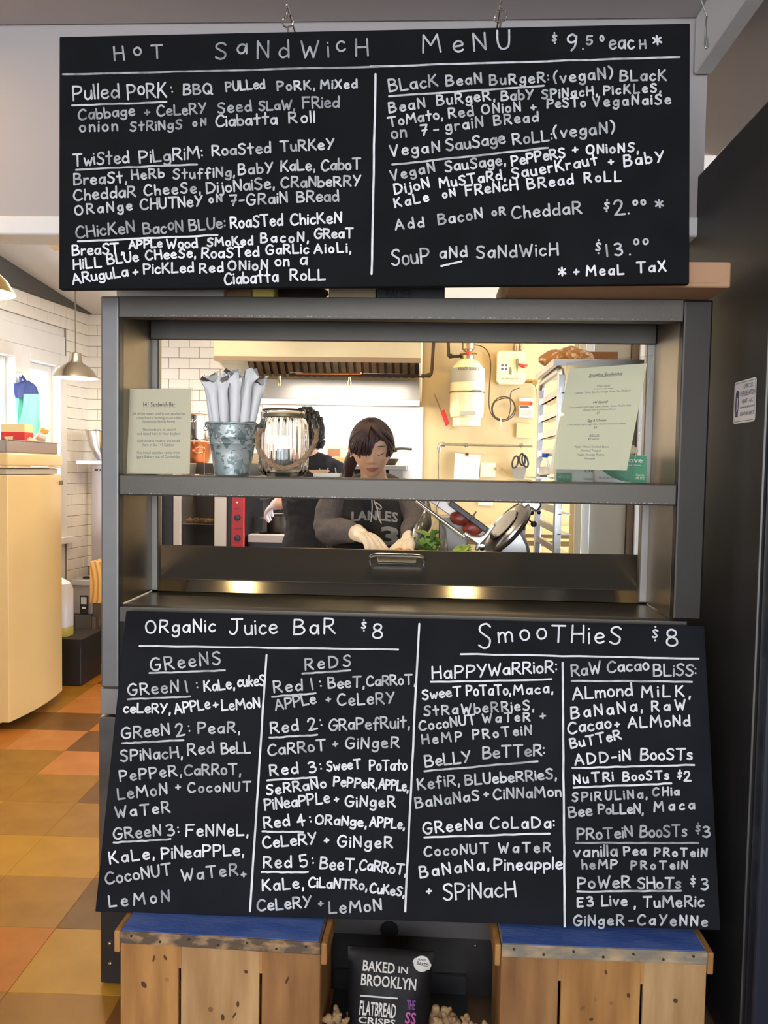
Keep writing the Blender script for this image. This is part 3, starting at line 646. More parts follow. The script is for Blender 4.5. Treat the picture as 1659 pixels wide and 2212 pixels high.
# ---------------- hanging menu board ----------------
YB = 1.925
a, b, c_ = P(128, 79, YB), P(1491, 50, YB), P(127, 625, YB)
d_ = P(1489.5, 613, YB)
DPX = {'hanging_menu_board': (1489.5, 613), 'leaning_menu_board': (1557, 2010)}
def board_thing(name, lab, a, b, c, d, mt, th):
    n = -(b-a).cross(c-a).normalized()
    if n.y > 0: n = -n
    d = PP(*DPX[name], a, n)
    o = thing(name, lab, 'menu board', (a+b+c+d)/4)
    bd = MB().slab([c, d, b, a], -n*th).bevel(.003, 2).build('panel', mt, o)
    return o, (a, (b-a).normalized(), n.cross((b-a).normalized()), n)
tb, ftb = board_thing('hanging_menu_board', 'long black hot sandwich menu board hanging above the pass window', a, b, c_, d_, BOARD, .022)
write_board(TOPTXT, ftb, tb, .0022, [(811, 161, 803, 592)])
def ring(mb, c, r, rr, nrm, k=20, sq=1.0):
    nrm = V(nrm).normalized(); u = nrm.orthogonal().normalized(); v = nrm.cross(u); mb.tube([c+(u*math.cos(2*PI*i/k)+v*math.sin(2*PI*i/k)*sq)*r for i in range(k)], rr, 8, closed=True)
for px, ty, lab in ((622, 45, 'left'), (1081, 34, 'right')):
    ce = P(px, ty, YB+.012); sc_ = YB/FPX
    m = MB(); ring(m, ce, 13*sc_, .0022, (.25, 1, 0)); m.tube([ce-V((0, 0, 13*sc_)), ce-V((0, 0, 30*sc_))], .0024, 8); m.build('screw_eye', CHROME, tb)
    hk = thing('hook', 'bright metal screw hook holding the %s end of the hanging menu board' % lab, 'hook', ce+V((0, 0, .01)))
    m = MB(); hp = ce+V((0, 0, 13*sc_)); Yh = 2.398
    m.tube(smooth([hp+V((0, -.006, -.010)), hp+V((0, -.012, .000)), hp+V((0, -.004, .010)), hp+V((0, .02, .012)), V((hp.x, Yh, hp.z+.012))], None, 5)[0], .0026, 8); m.build('hook_wire', CHROME, hk)
    MB().lathe([(.011, 0), (.010, .004), (.004, .006)], V((hp.x, 2.3985, hp.z+.012)), 14, axis=(0, -1, 0)).build('wall_plate', CHROME, hk)
wh = thing('wire_hanger', 'thin grey wire hook hanging from the ceiling beam at the right', 'hook', P(1525, 105, 2.0))
m = MB(); m.tube(smooth([P(1527, 36, 1.96), P(1525, 50, 1.95), P(1524, 75, 1.95), P(1523, 100, 1.95), P(1528, 103, 1.95), P(1529, 88, 1.95), P(1526, 80, 1.95)], None, 4)[0], .0022, 8); m.tube([P(1527, 36, 1.96), P(1527, 36, 1.96)+V((-.02, 0, .05))], .0018, 6)
m.build('wire', mat('dull_wire', (.3, .3, .28), .4, .8), wh)

# ---------------- lower menu board, leaning on the counter front ----------------
lo = [P(272, 1320, 2.07), P(1522, 1352, 2.07), P(205, 1970, 1.92), P(1557, 2010, 1.92)]
lb_, flb = board_thing('leaning_menu_board', 'black juice bar and smoothies board leaning on the counter, resting on two crates', *lo, BOARD2, .009)
write_board(LOWTXT, flb, lb_, .0023, [(575.4, 1415, 539.9, 1969), (905.3, 1347.7, 875, 1968.6), (1215, 1432, 1220, 2001)])

# ---------------- crates ----------------
def crate(name, lab, pL, pR, back, gaps, endm, zt=.306):
    fL, fR = PZ(*pL, zt), PZ(*pR, zt); u = (fR-fL); wd = u.length; u.normalize(); vb = V((-u.y, u.x, 0)); zz = V((0, 0, 1))
    t = thing(name, lab, 'crate', (fL+fR)/2-V((0, 0, zt)))
    D = back
    # front: slats standing upright, slightly behind the top board
    edges = [0]+gaps+[1]
    for i in range(len(edges)-1):
        a_ = edges[i]*wd+(.003 if i else 0); b2 = edges[i+1]*wd-(.003 if i < len(edges)-2 else 0)
        MB().obox(fL+u*a_+vb*.006-zz*(zt), u*(b2-a_), vb*.011, zz*(zt-.030)).bevel(.0015, 1).build('slat', (WOODC, WOODC2, WOODC3)[(i*2+len(name)+(0 if 'left' in lab else 1)) % 3], t)
    # closed top of each slot
    for g_ in gaps: MB().obox(fL+u*(g_*wd-.0035)+vb*.0065-zz*.085, u*.007, vb*.010, zz*.056).build('slat_filler', WOODC, t)
    tp = MB().obox(fL-zz*.030+u*.0, u*wd, vb*D, zz*.030).bevel(.003, 2).build('end_board', endm, t)
    MB().obox(fL+u*.003+vb*.003+zz*.0005, u*(wd-.008), vb*(D-.004), zz*.0012).build('blue_painted_face', BLUEW, tp)
    for s_ in (0, 1):
        o_ = fL-zz*.055+u*(wd+.001 if s_ else -.015)+vb*.004
        MB().obox(o_, u*.014, vb*(D-.006), zz*.052).bevel(.004, 2).build('side_batten', WOODC, t)
        o_ = fL-zz*zt+u*(wd-.012 if s_ else .0)+vb*.018
        MB().obox(o_, u*.012, vb*(D-.02), zz*(zt-.031)).bevel(.002, 1).build('side_board', WOODC, t)
    rk_ = random.Random(11 if 'left' in lab else 29)
    for i in range(16):
        a_, h_ = rk_.uniform(.04, .96)*wd, rk_.uniform(.05, .9)*(zt-.05)
        if min(abs(a_/wd-g_) for g_ in gaps) < .04: continue
        s1, s2, tl = rk_.uniform(.002, .006), rk_.uniform(.003, .010), rk_.uniform(-.5, .5)
        c = fL+u*a_-zz*(.045+h_)+vb*.0062; MB().prism([c+u*(math.cos(q*PI/5)*s1*(1+.3*rk_.random())+math.sin(q*PI/5)*s2*tl)+zz*(math.sin(q*PI/5)*s2) for q in range(10)], -vb*.0004).build('knot', KNOT if i % 3 else WOODC2, t, smooth_=False)
    for i in range(7):
        c = fL+u*wd*(.06+.145*i)-zz*(.010+.010*(i % 2))-vb*.0004
        MB().lathe([(.0032, 0), (.003, .0012), (.0001, .0016)], c, 10, axis=-vb).build('nail', mat('rusty_nail', (.05, .035, .025), .6, .4), t)
    return t
crate('wooden_crate', 'worn wooden crate with blue painted top under the left end of the leaning board', (258, 2011), (692, 2037), .20, [.30, .705], WOODE)
crate('wooden_crate', 'wooden crate with blue painted top and nail heads under the board\'s right end', (1084, 2040), (1530, 2058), .20, [.29, .69], WOODG)

# ---------------- bag and ginger between the crates ----------------
BAGM = mat('matte_black_bag', (.0075, .007, .0078), .52, 0, spec=.22, bump=.2, bscale=18)
bg = thing('crisps_bag', 'black bag of flatbread crisps standing between the two crates', 'snack bag', P(845, 2130, 1.90)-V((0, 0, .1)))
A = [P(752, 2042, 1.93), P(938, 2056, 1.93), P(915, 2290, 1.86), P(752, 2290, 1.86)]
rows = []; bm_ = MB(); NX, NZ = 14, 18
def bagpt(i, j, side):
    s_, t_ = i/NX, j/NZ
    p = (A[3].lerp(A[2], s_)).lerp(A[0].lerp(A[1], s_), t_)
    bul = math.sin(PI*s_)**.6*(min(1, (1-t_)*3.2))**.8*.035
    wr_ = .0025*math.sin(s_*23+t_*9)*math.sin(t_*14+s_*4)
    return p+V((0, (-bul-wr_-.002) if side else bul+.002, 0))
g0 = [[bm_.bm.verts.new(bagpt(i, j, 1)) for i in range(NX+1)] for j in range(NZ+1)]
g1 = [[bm_.bm.verts.new(bagpt(i, j, 0)) for i in range(NX+1)] for j in range(NZ+1)]
for j in range(NZ):
    for i in range(NX): bm_._f([g0[j][i], g0[j][i+1], g0[j+1][i+1], g0[j+1][i]]); bm_._f([g1[j][i+1], g1[j][i], g1[j+1][i], g1[j+1][i+1]])
    bm_._f([g0[j][0], g0[j+1][0], g1[j+1][0], g1[j][0]]); bm_._f([g0[j+1][NX], g0[j][NX], g1[j][NX], g1[j+1][NX]])
for i in range(NX): bm_._f([g0[NZ][i], g0[NZ][i+1], g1[NZ][i+1], g1[NZ][i]]); bm_._f([g0[0][i+1], g0[0][i], g1[0][i], g1[0][i+1]])
bag_bvh = None
bm_.bm.normal_update(); bag_bvh = BVHTree.FromBMesh(bm_.bm)
bm_.build('bag_body', BAGM, bg, ang=60)
def project(ob, bvh, lift=.0012, step=None):
    base = V(ob.parent['_base']) if ob.parent else V()
    if step:
        b = bmesh.new(); b.from_mesh(ob.data); bmesh.ops.triangulate(b, faces=b.faces)
        for _ in range(step): 
            es = [e for e in b.edges if e.calc_length() > .008]
            if not es: break
            bmesh.ops.subdivide_edges(b, edges=es, cuts=1); bmesh.ops.triangulate(b, faces=b.faces)
        b.to_mesh(ob.data); b.free()
    for vt in ob.data.vertices:
        w_ = vt.co+base; d = (w_-CAM).normalized(); h = bvh.ray_cast(CAM, d)
        if h[0]: vt.co = h[0]-d*lift-base
def bagtext(s, x0, yb, x1, h, m, wide=None, slope=.055, lift=.0012):
    f = frame(P(x0, yb, 1.88), V((1, 0, -slope)), V((-.03, 0, 1)))
    o = text('lettering', s, f, 0, 0, 1, m, bg, 'LEFT', bold=.02)
    xs = [v.co.x for v in o.data.vertices]; zs = [v.co.z for v in o.data.vertices]
    X0, X1, Z0, Z1 = min(xs), max(xs), min(zs), max(zs); k = 1.88/FPX; base = V(bg['_base']); p0 = P(x0, yb, 1.88)-base
    ff = frame(V(), V((1, 0, -slope)), V((-.03, 0, 1)))
    for vt in o.data.vertices:
        r_ = vt.co-p0; a_ = r_.dot(ff[1]); b_ = r_.dot(ff[2])
        vt.co = p0+ff[1]*(a_*(x1-x0)*k/max(1e-6, (X1-X0)))+ff[2]*(b_*h*k/.70)
    project(o, bag_bvh, lift, 2)
BW = mat('bag_print_white', (.60, .58, .54), .6)
for s, x0, yb, x1, h in (('BAKED', 782, 2096, 854, 24), ('IN', 859, 2101, 881, 15), ('BROOKLYN', 778, 2127, 902, 26), ('FLATBREAD', 775, 2191, 857, 32), ('CRISPS', 773, 2209, 856, 15)): bagtext(s, x0, yb, x1, h, BW)
bagtext('THE', 878, 2180, 897, 22, mat('bag_print_purple', (.17, .05, .22), .6)); bagtext('SS', 874, 2210, 898, 26, mat('bag_print_pink', (.45, .08, .30), .6))
def bagpoly(name, pts, m, lift):
    mb = MB(); k = 1.88/FPX
    c = [P(x, y, 1.80) for x, y in pts]; mb._f([mb.bm.verts.new(q) for q in c]); mb.fixn = False
    o = mb.build(name, m, bg, smooth_=False); project(o, bag_bvh, lift, 4); return o
bagpoly('underline', [(778, 2149), (859, 2155), (859, 2158.5), (778, 2152.5)], BW, .0012)
bagpoly('badge', [(911+17.5*math.cos(i*PI/18), 2082+17.5*math.sin(i*PI/18)) for i in range(36)], BW, .0012)
bagpoly('badge_ribbon', [(891, 2078), (896, 2069), (931, 2082), (932, 2085), (927, 2096), (922, 2091), (897, 2082)], BW, .0016)
f_ = [bagtext('BAKED', 900, 2083, 926, 7, mat('bag_print_black', (.02, .02, .02), .6), slope=.2, lift=.0024), bagtext('ALWAYS', 903, 2074, 920, 4, mat('bag_print_black', (.02, .02, .02)), slope=.1, lift=.0024)]
GING = mat('ginger_skin', (.20, .115, .05), .75, 0, col2=(.42, .27, .13), scale=30, bump=.5, bscale=70)
gset = [((716, 2215), 1.88, 20, 0), ((728, 2190), 1.88, 15, 1), ((743, 2212), 1.86, 14, 2), ((758, 2186), 1.90, 10, 3), ((940, 2196), 1.93, 22, 4), ((962, 2200), 1.92, 20, 5), ((985, 2212), 1.90, 20, 6), ((1008, 2206), 1.89, 15, 7), ((1022, 2222), 1.87, 14, 8), ((1046, 2218), 1.87, 11, 9), ((952, 2225), 1.88, 20, 10)]
glab = ['stout knob of ginger root at the left crate', 'upright ginger root finger beside the left crate', 'small ginger root lump nearest the bag on its left', 'thin ginger root tip beside the left edge of the bag', 'broad dim ginger root behind the right edge of the bag', 'knobbly ginger root heaped right of the bag', 'large pale ginger root in the middle of the heap right of the bag',
        'top ginger root leaning in the heap towards the right crate', 'low ginger root at the frame bottom near the right crate', 'smallest ginger root beside the right crate', 'lowest ginger root touching the bag on the right']
for (c, Y_, r_, i), gl_ in zip(gset, glab):
    rr = random.Random(i*7+1); ce = P(*c, Y_); k = Y_/FPX; m = MB(); R = r_*k*.62
    ax = V((rr.uniform(-.5, .5), rr.uniform(-.3, .3), 1)).normalized()
    m.limb([ce-ax*R*1.7, ce-ax*R*.4, ce+ax*R*.6, ce+ax*R*1.6], [R*.9, R, R*.75, R*.62], 14, 5)
    for q in range(4):
        d = V((rr.uniform(-1, 1), rr.uniform(-1, .4), rr.uniform(-.3, 1))).normalized(); s0 = ce+ax*R*rr.uniform(-1.2, 1.1)
        m.limb([s0, s0+d*R*.8, s0+d*R*1.25], [R*.62, R*.55, R*.4], 10, 4)
    o = m.build('ginger_root', GING); dm = o.modifiers.new('k', 'REMESH'); dm.mode = 'VOXEL'; dm.voxel_size = .0016
    dg = bpy.context.evaluated_depsgraph_get(); me = bpy.data.meshes.new_from_object(o.evaluated_get(dg)); o.modifiers.clear()
    nn = [v.normal.copy() for v in me.vertices]
    for v_, n_ in zip(me.vertices, nn): v_.co += n_*(noise.noise(v_.co*90)*.0012+abs(math.sin(v_.co.dot(ax)*420))*.0006)
    me.polygons.foreach_set('use_smooth', [True]*len(me.polygons)); me.materials.clear(); me.materials.append(GING); o.data = me
    tag(o, gl_, 'ginger', 'fresh ginger roots heaped between the crates')
# what the ginger lies on
by = thing('black_basket', 'low black basket holding ginger roots between the crates', 'basket', (0, 1.94, 0))
xa, xb_ = XY(706, 1.9)+.012, XY(1058, 1.9)-.012
m = MB(); m.box(xa, xb_, 1.84, 2.12, .0, .012); m.box(xa, xb_, 1.83, 1.84, 0, .05); m.box(xa, xb_, 2.12, 2.13, 0, .06); m.build('basket_body', BLACKM, by)

# ---------------- tall black refrigerator at the right ----------------
XF, YN = .742, 1.868
ztop = PP(1600, 281, V((XF, 0, 0)), V((1, 0, 0))).z
fr = thing('black_refrigerator', 'tall black commercial refrigerator standing right of the prep table', 'refrigerator', (1.1, 2.25, 0))
MB().box(XF, 1.42, YN, 2.68, .08, ztop).bevel(.004, 2).build('body', FRIDGE, fr)
MB().box(XF+.006, 1.42, YN-.055, YN-.004, .12, ztop-.15).bevel(.008, 2).build('door', mat('dark_blue_black_door', (.018, .020, .030), .3), fr)
MB().box(XF-.0008, XF+.003, YN-.0012, YN+.002, .10, ztop-.02).build('edge_highlight', STEEL_S, fr)  # thin steel strip added as the highlight line down the fridge edge
MB().box(XF+.02, 1.40, YN+.02, 2.66, .0, .079).build('plinth', BLACKM, fr)
MB().box(XF+.004, 1.42, YN-.05, YN-.003, ztop-.148, ztop).bevel(.004, 1).build('grille', BLACKM, fr)
# service sticker on its side
sq = [PP(x, y, V((XF-.0008, 0, 0)), V((1, 0, 0))) for x, y in ((1584, 917), (1631, 909), (1635, 812), (1588, 828))]
so = thing('service_sticker', 'white service company sticker on the black refrigerator side', 'sticker', sum(sq, V())/4)
u_ = (sq[1]-sq[0]); u_.z = 0; wS = u_.length; hS = ((sq[3]-sq[0]).z+(sq[2]-sq[1]).z)/2; u_.normalize(); o_ = V((XF-.0008, sq[0].y, (sq[0].z+sq[1].z)/2))
sf = frame(o_, u_, V((0, 0, 1)))
def rrect(w_, h_, r_, k=5, x=0, y=0):
    out = []
    for cx, cy, a0 in ((w_-r_, r_, -90), (w_-r_, h_-r_, 0), (r_, h_-r_, 90), (r_, r_, 180)):
        for i in range(k+1): t = math.radians(a0+90*i/k); out.append((x+cx+r_*math.cos(t), y+cy+r_*math.sin(t)))
    return out
def flat(name, fr_, pts, m, parent, off=.0004, th=.0003):
    o, u, v, n = fr_; return MB().prism([o+u*x+v*y+n*off for x, y in pts], n*th).build(name, m, parent, smooth_=False)
flat('sticker_base', sf, rrect(wS, hS, .009), mat('sticker_white', (.78, .78, .80), .45), so, 0, .0004)
NAVY = mat('sticker_navy', (.03, .03, .10), .5)
for a_ in (.004,):
    o1 = rrect(wS-2*a_, hS-2*a_, .007, 5, a_, a_); i1 = rrect(wS-2*a_-.0024, hS-2*a_-.0024, .006, 5, a_+.0012, a_+.0012)
    mb = MB(); mb.fixn = False; o, u, v, n = sf; k = len(o1)
    A1 = [mb.bm.verts.new(o+u*x+v*y+n*.0006) for x, y in o1]; B1 = [mb.bm.verts.new(o+u*x+v*y+n*.0006) for x, y in i1]
    for i in range(k): mb._f([A1[i], A1[(i+1) % k], B1[(i+1) % k], B1[i]])
    mb.build('border', NAVY, so, smooth_=False)
def fit(name, s, fr_, x0, x1, y, h, m, parent, off=.0006, bold=0, shear=0):
    t = text(name, s, fr_, 0, 0, 1, m, parent, 'LEFT', shear=shear, off=off, bold=bold); o, u, v, n = fr_; base = V(parent['_base'])
    co = [((q.co+base-o).dot(u), (q.co+base-o).dot(v)) for q in t.data.vertices]
    X0, X1 = min(a for a, b in co), max(a for a, b in co)
    for q, (a, b) in zip(t.data.vertices, co): q.co = o+u*(x0+(a-X0)*(x1-x0)/(X1-X0))+v*(y+b*h/.70)+n*off-base
    return t
for s, a_, b_, y_, h_ in (('CAPE COD', .44, .86, .80, .10), ('REFRIGERATION', .30, .97, .63, .11), ('HEAT - A/C', .40, .88, .46, .09), ('Commercial & Residential', .30, .97, .345, .05), ('508-246-0957', .32, .95, .17, .085)):
    fit('lettering', s, sf, wS*a_, wS*b_, hS*y_, hS*h_, NAVY, so, .0007, .012)
flat('figure_mark', sf, [(wS*x, hS*y) for x, y in ((.08, .16), (.22, .15), (.21, .22), (.24, .45), (.22, .62), (.25, .70), (.2, .78), (.13, .79), (.09, .72), (.08, .55), (.06, .35), (.10, .22))], NAVY, so, .0006)
flat('figure_belly', sf, [(wS*x, hS*y) for x, y in ((.15, .28), (.2, .35), (.19, .58), (.15, .64))], mat('sticker_white', (.8, .8, .8)), so, .0009)
# ---------------- kitchen, far side ----------------
def at(px, py, Y): return P(px, py, Y)
def zq(px, py, Y): return P(px, py, Y).z
# --- range hood ---
hd = thing('range_hood', 'wide stainless exhaust hood above the range on the back wall', 'range hood', (-.65, 5.4, 2.0))
YH = 4.95; hx0, hx1 = XY(460, YH), XY(905, YH); zl = zq(680, 771, YH); zl2 = zq(680, 781, YH)
CREAMSTEEL = mat('hood_face_steel', (.85, .76, .52), .45, .6, var=.10, scale=2)
MB().box(hx0, hx1, YH, YH+.012, zl, 2.50).build('front_panel', CREAMSTEEL, hd)
MB().hexa([(hx0, YH-.003, zl2), (hx1, YH-.003, zl2), (hx1, YH+.02, zl2), (hx0, YH+.02, zl2), (hx0, YH-.003, zl), (hx1, YH-.003, zl), (hx1, YH+.02, zl), (hx0, YH+.02, zl)]).bevel(.002, 1).build('front_lip', mat('hood_lip', (.42, .30, .19), .4, .6), hd)
for x in (hx0, hx1-.012):
    MB().prism([(x, YH+.021, 2.5), (x, YH+.021, zl2), (x, YH+.10, zl2), (x, 5.98, zq(900, 872, 5.98)), (x, 5.98, 2.5)], (.012, 0, 0)).build('side_panel', CREAMSTEEL, hd)
zb0, zb1 = zq(730, 876, 5.98), zq(730, 822, 5.98)
MB().box(hx0+.013, hx1-.013, 5.955, 5.985, zb0+.045, zb1).build('back_panel', mat('hood_back_grey', (.30, .285, .28), .32, 1, var=.08, scale=3), hd)
MB().box(hx0+.013, hx1-.013, 5.94, 5.99, zb0, zb0+.044).bevel(.003, 1).build('back_rail', STEEL_B, hd)
# grease filters: sloping baffles
fm = mat('filter_baffle_brown', (.13, .085, .05), .4, .6, var=.3, scale=9); n_ = 22
for i in range(n_):
    x = hx0+.02+(hx1-hx0-.05)*i/n_; w_ = (hx1-hx0-.05)/n_*.62
    MB().hexa([(x, 5.55, 2.34), (x+w_, 5.55, 2.34), (x+w_, 5.95, zb1+.02), (x, 5.95, zb1+.02), (x, 5.53, 2.355), (x+w_, 5.53, 2.355), (x+w_, 5.93, zb1+.04), (x, 5.93, zb1+.04)]).build('baffle', fm, hd)
MB().hexa([(hx0+.02, 5.57, 2.37), (hx1-.02, 5.57, 2.37), (hx1-.02, 5.955, zb1+.04), (hx0+.02, 5.955, zb1+.04), (hx0+.02, 5.55, 2.42), (hx1-.02, 5.55, 2.42), (hx1-.02, 5.955, zb1+.09), (hx0+.02, 5.955, zb1+.09)]).build('filter_back', BLACKM, hd)
m = MB(); m.tube([at(625, 809, 5.3), at(915, 812, 5.3)], .012, 10); m.build('pipe', mat('black_iron_pipe', (.05, .035, .025), .4, .5), hd)
m = MB(); m.tube([at(640, 807.5, 5.28), at(780, 807, 5.28)], .006, 8); m.build('copper_tube', mat('copper', (.75, .33, .14), .25, 1), hd)
for px in (604, 755):
    m = MB(); q = at(px, 812, 5.3); m.tube([q, at(px, 820, 5.3)], .006, 8); m.lathe([(.010, 0), (.012, .02), (.006, .04)], at(px, 833, 5.3), 12); m.build('nozzle', mat('brass', (.6, .42, .18), .3, 1), hd)
bsx0, bsx1 = XY(566, 5.99), XY(912, 5.99)
bs = thing('steel_backsplash', 'shiny stainless backsplash sheet below the exhaust hood', 'backsplash', (-.6, 5.99, 1.2))
MB().box(bsx0, bsx1, 5.985, 6.005, .85, zb0-.002).build('sheet', STEEL_B, bs)
# --- back wall things ---
def on(px, py, Y=5.99): return P(px, py, Y)
YW = 6.01
tk = thing('fire_suppression_tank', 'cream fire suppression cylinder with grey label strapped to the yellow wall', 'tank', on(1008, 920, 5.86))
ct = on(1008, 900, 5.86); R = .120; zt_, zb_ = zq(1008, 775, 5.86), zq(1008, 921, 5.86)
IV = mat('ivory_enamel', (.74, .66, .42), .28, 0, coat=.3)
cx_, cy_ = ct.x, ct.y
MB().lathe([(.001, zt_+.002), (.035, zt_), (.075, zt_-.02), (.105, zt_-.055), (R, zt_-.10), (R, zb_+.10), (.113, zb_+.065), (.098, zb_+.055), (.098, zb_+.001), (.001, zb_)], (cx_, cy_, 0), 36).build('cylinder', IV, tk)
def band(z0, z1, r_, m, nm): MB().lathe([(r_, z0), (r_, z1)], (cx_, cy_, 0), 40, cap=False).build(nm, m, tk)
band(zq(1008, 828, 5.86), zq(1008, 797, 5.86), R+.0012, mat('tank_label_grey', (.34, .34, .30), .5), 'grey_label')
MB().lathe([(R+.004, zq(1008, 850, 5.86)), (R+.004, zq(1008, 847, 5.86))], (cx_, cy_, 0), 40, cap=False).build('strap', mat('dark_strap', (.16, .13, .09), .4, .6), tk)
MB().box(cx_+.03, cx_+.09, cy_-R-.012, cy_-R+.02, zq(1008, 851, 5.86), zq(1008, 846, 5.86)).build('buckle', STEEL_S, tk)
MB().lathe([(.04, zt_-.01), (.045, zt_+.02), (.03, zt_+.05), (.034, zt_+.06), (.045, zt_+.065), (.045, zt_+.14), (.048, zt_+.145), (.048, zt_+.155), (.001, zt_+.156)], (cx_, cy_, 0), 24).build('valve', mat('valve_metal', (.36, .30, .2), .35, .9), tk)
MB().ball((cx_, cy_-.045, zt_+.035), .018, 12).build('gauge', mat('red_enamel', (.55, .03, .02), .35), tk)
m = MB(); m.tube([(cx_-.06, cy_-.03, zt_+.035), (cx_+.06, cy_-.03, zt_+.035)], .008, 8); m.build('valve_lever', mat('valve_metal', (.3, .3, .3)), tk)
f = frame((cx_, cy_-R-.0016, 0), (1, 0, 0), (0, 0, 1))
zz = zq(1008, 804, 5.86); t = fit('lettering', 'RANGE GUARD', f, -.07, .07, zz, .022, INK, tk, .0, .01)
for v_ in t.data.vertices:
    a_ = v_.co.x+tk['_base'][0]-cx_; v_.co.y = cy_-math.sqrt((R+.0018)**2-a_*a_)-tk['_base'][1]
MB().box(cx_-.055, cx_+.055, cy_-R-.0, cy_-R+.03, zq(1008, 899, 5.86), zq(1008, 891, 5.86)).build('small_label', mat('tank_plate', (.38, .37, .30), .5), tk)
# black iron pipes
IRON = mat('black_iron_pipe', (.05, .035, .025), .4, .5)
for nm, lab, pts in (('gas_pipe', 'black pipe dropping from the ceiling to the hood\'s right side', [(940, 690), (935, 765), (932, 805), (926, 811), (912, 812)]), ('gas_pipe', 'black pipe elbowed into the top of the fire suppression cylinder', [(967, 690), (969, 760), (973, 769), (998, 769)])):
    m = MB(); q = [on(a, b, 5.90) for a, b in pts]; m.tube(smooth(q, None, 4)[0], .0115, 10)
    for j in (-2, -1): m.lathe([(.017, -.012), (.017, .012)], q[j], 12, axis=(q[-1]-q[-2]))
    o = thing(nm, lab, 'pipe', q[0]); m.build('iron_pipe', IRON, o)
# control box
cbx = thing('suppression_control_box', 'ivory fire suppression control box with stickers on the yellow wall', 'control box', on(1103, 795, 5.93))
c = [on(1072, 829, 5.93), on(1135, 829, 5.93), on(1135, 757, 5.93), on(1072, 757, 5.93)]
f = frame(c[0], (1, 0, 0), (0, 0, 1)); wB, hB = (c[1]-c[0]).length, (c[3]-c[0]).length
o, u, v, n = f
MB().prism([o+u*x+v*y for x, y in ((0, .02), (.02, 0), (wB-.02, 0), (wB, .02), (wB, hB*.38), (wB*.86, hB*.42), (wB*.84, hB*.6), (wB*.92, hB*.68), (wB, hB*.7), (wB, hB-.02), (wB-.02, hB), (.02, hB), (0, hB-.02))], V((0, .075, 0))).bevel(.006, 2).build('housing', IV, cbx)
flat('oval_sticker', f, [(wB*.42+.03*math.cos(t*PI/8), hB*.84+.018*math.sin(t*PI/8)) for t in range(16)], mat('pale_sticker', (.80, .62, .45), .6), cbx, .0005)
flat('sticker', f, [(wB*.12, hB*.38), (wB*.38, hB*.38), (wB*.38, hB*.62), (wB*.12, hB*.62)], mat('white_label', (.8, .78, .66), .6), cbx, .0005)
for i in range(4):
    x, y = wB*(.15+.13*(i % 2)), hB*(.41+.11*(i//2)); flat('pictogram', f, [(x, y), (x+wB*.09, y), (x+wB*.09, y+hB*.07), (x, y+hB*.07)], INK, cbx, .0012)
flat('window_slot', f, [(wB*.42, hB*.28), (wB*.52, hB*.28), (wB*.52, hB*.42), (wB*.48, hB*.52), (wB*.44, hB*.50)], mat('grey_slot', (.18, .16, .12)), cbx, .0008)
m = MB(); m.limb([o+u*wB*.70+v*hB*.34-V((0, .01, 0)), o+u*wB*.70+v*hB*.72-V((0, .015, 0))], [.003, .012], 10); m.build('lever', mat('grey_slot', (.15, .14, .12)), cbx)
m = MB(); m.limb([o+u*wB*.78+v*hB*.58-V((0, .02, 0)), o+u*wB*.9+v*hB*.52-V((0, .025, 0)), o+u*wB*1.02+v*hB*.55-V((0, .02, 0))], [.009, .014, .008], 10); m.build('red_handle', mat('red_enamel', (.55, .03, .02), .35), cbx)
fit('lettering', 'FIRE SUPPRESSION SYSTEM', f, wB*.18, wB*.74, hB*.13, hB*.05, INK, cbx, .0012)
for i, px in enumerate((1112, 1124)):
    o = thing('conduit', ('left' if i == 0 else 'right')+' thin conduit entering the top of the suppression control box', 'pipe', on(px, 755, 5.97)); m = MB(); m.tube([on(px, 690, 5.97), on(px, 757, 5.97)], .008, 8); m.lathe([(.013, 0), (.013, .03)], on(px, 757, 5.97), 12); m.build('conduit_tube', mat('brown_steel', (.24, .18, .10), .4, .8), o)
o = thing('conduit', 'short conduit with round gauge at the lower right of the control box', 'pipe', on(1150, 828, 5.95)); m = MB(); m.tube([on(1134, 823, 5.95), on(1150, 824, 5.95)], .014, 10); m.lathe([(.020, 0), (.020, .02)], on(1155, 826, 5.94), 18, axis=(0, -1, 0)); m.tube([on(1155, 826, 5.97), on(1161, 845, 5.97), on(1162, 900, 5.97)], .007, 8); m.build('conduit_tube', mat('brass', (.5, .4, .2), .3, 1), o)
# black cable looping down to a coil
cbp = thing('coiled_cable', 'dark cable looping from the cylinder to a coil below the control box', 'cable', on(1090, 880, 5.98))
m = MB(); m.tube(smooth([on(a, b, 5.97) for a, b in ((1021, 745), (1040, 748), (1055, 762), (1060, 790), (1057, 840), (1057, 880), (1066, 900), (1085, 910), (1105, 902), (1114, 885), (1108, 866), (1092, 857), (1073, 862), (1062, 880), (1068, 900), (1085, 907), (1102, 900), (1112, 882), (1105, 864), (1090, 860), (1070, 868), (1064, 885), (1072, 902), (1095, 905), (1103, 880), (1102, 860), (1106, 845), (1122, 838))], None, 5)[0], .0038, 6); m.build('cable', mat('dark_cable', (.06, .04, .02), .5), cbp)
m = MB(); m.tube([on(1082, 900, 5.965), on(1079, 930, 5.965)], .0015, 5); m.tube([on(1082, 900, 5.965), on(1084, 929, 5.965)], .0015, 5); m.build('cable_tie', PLASTIC_W, cbp)
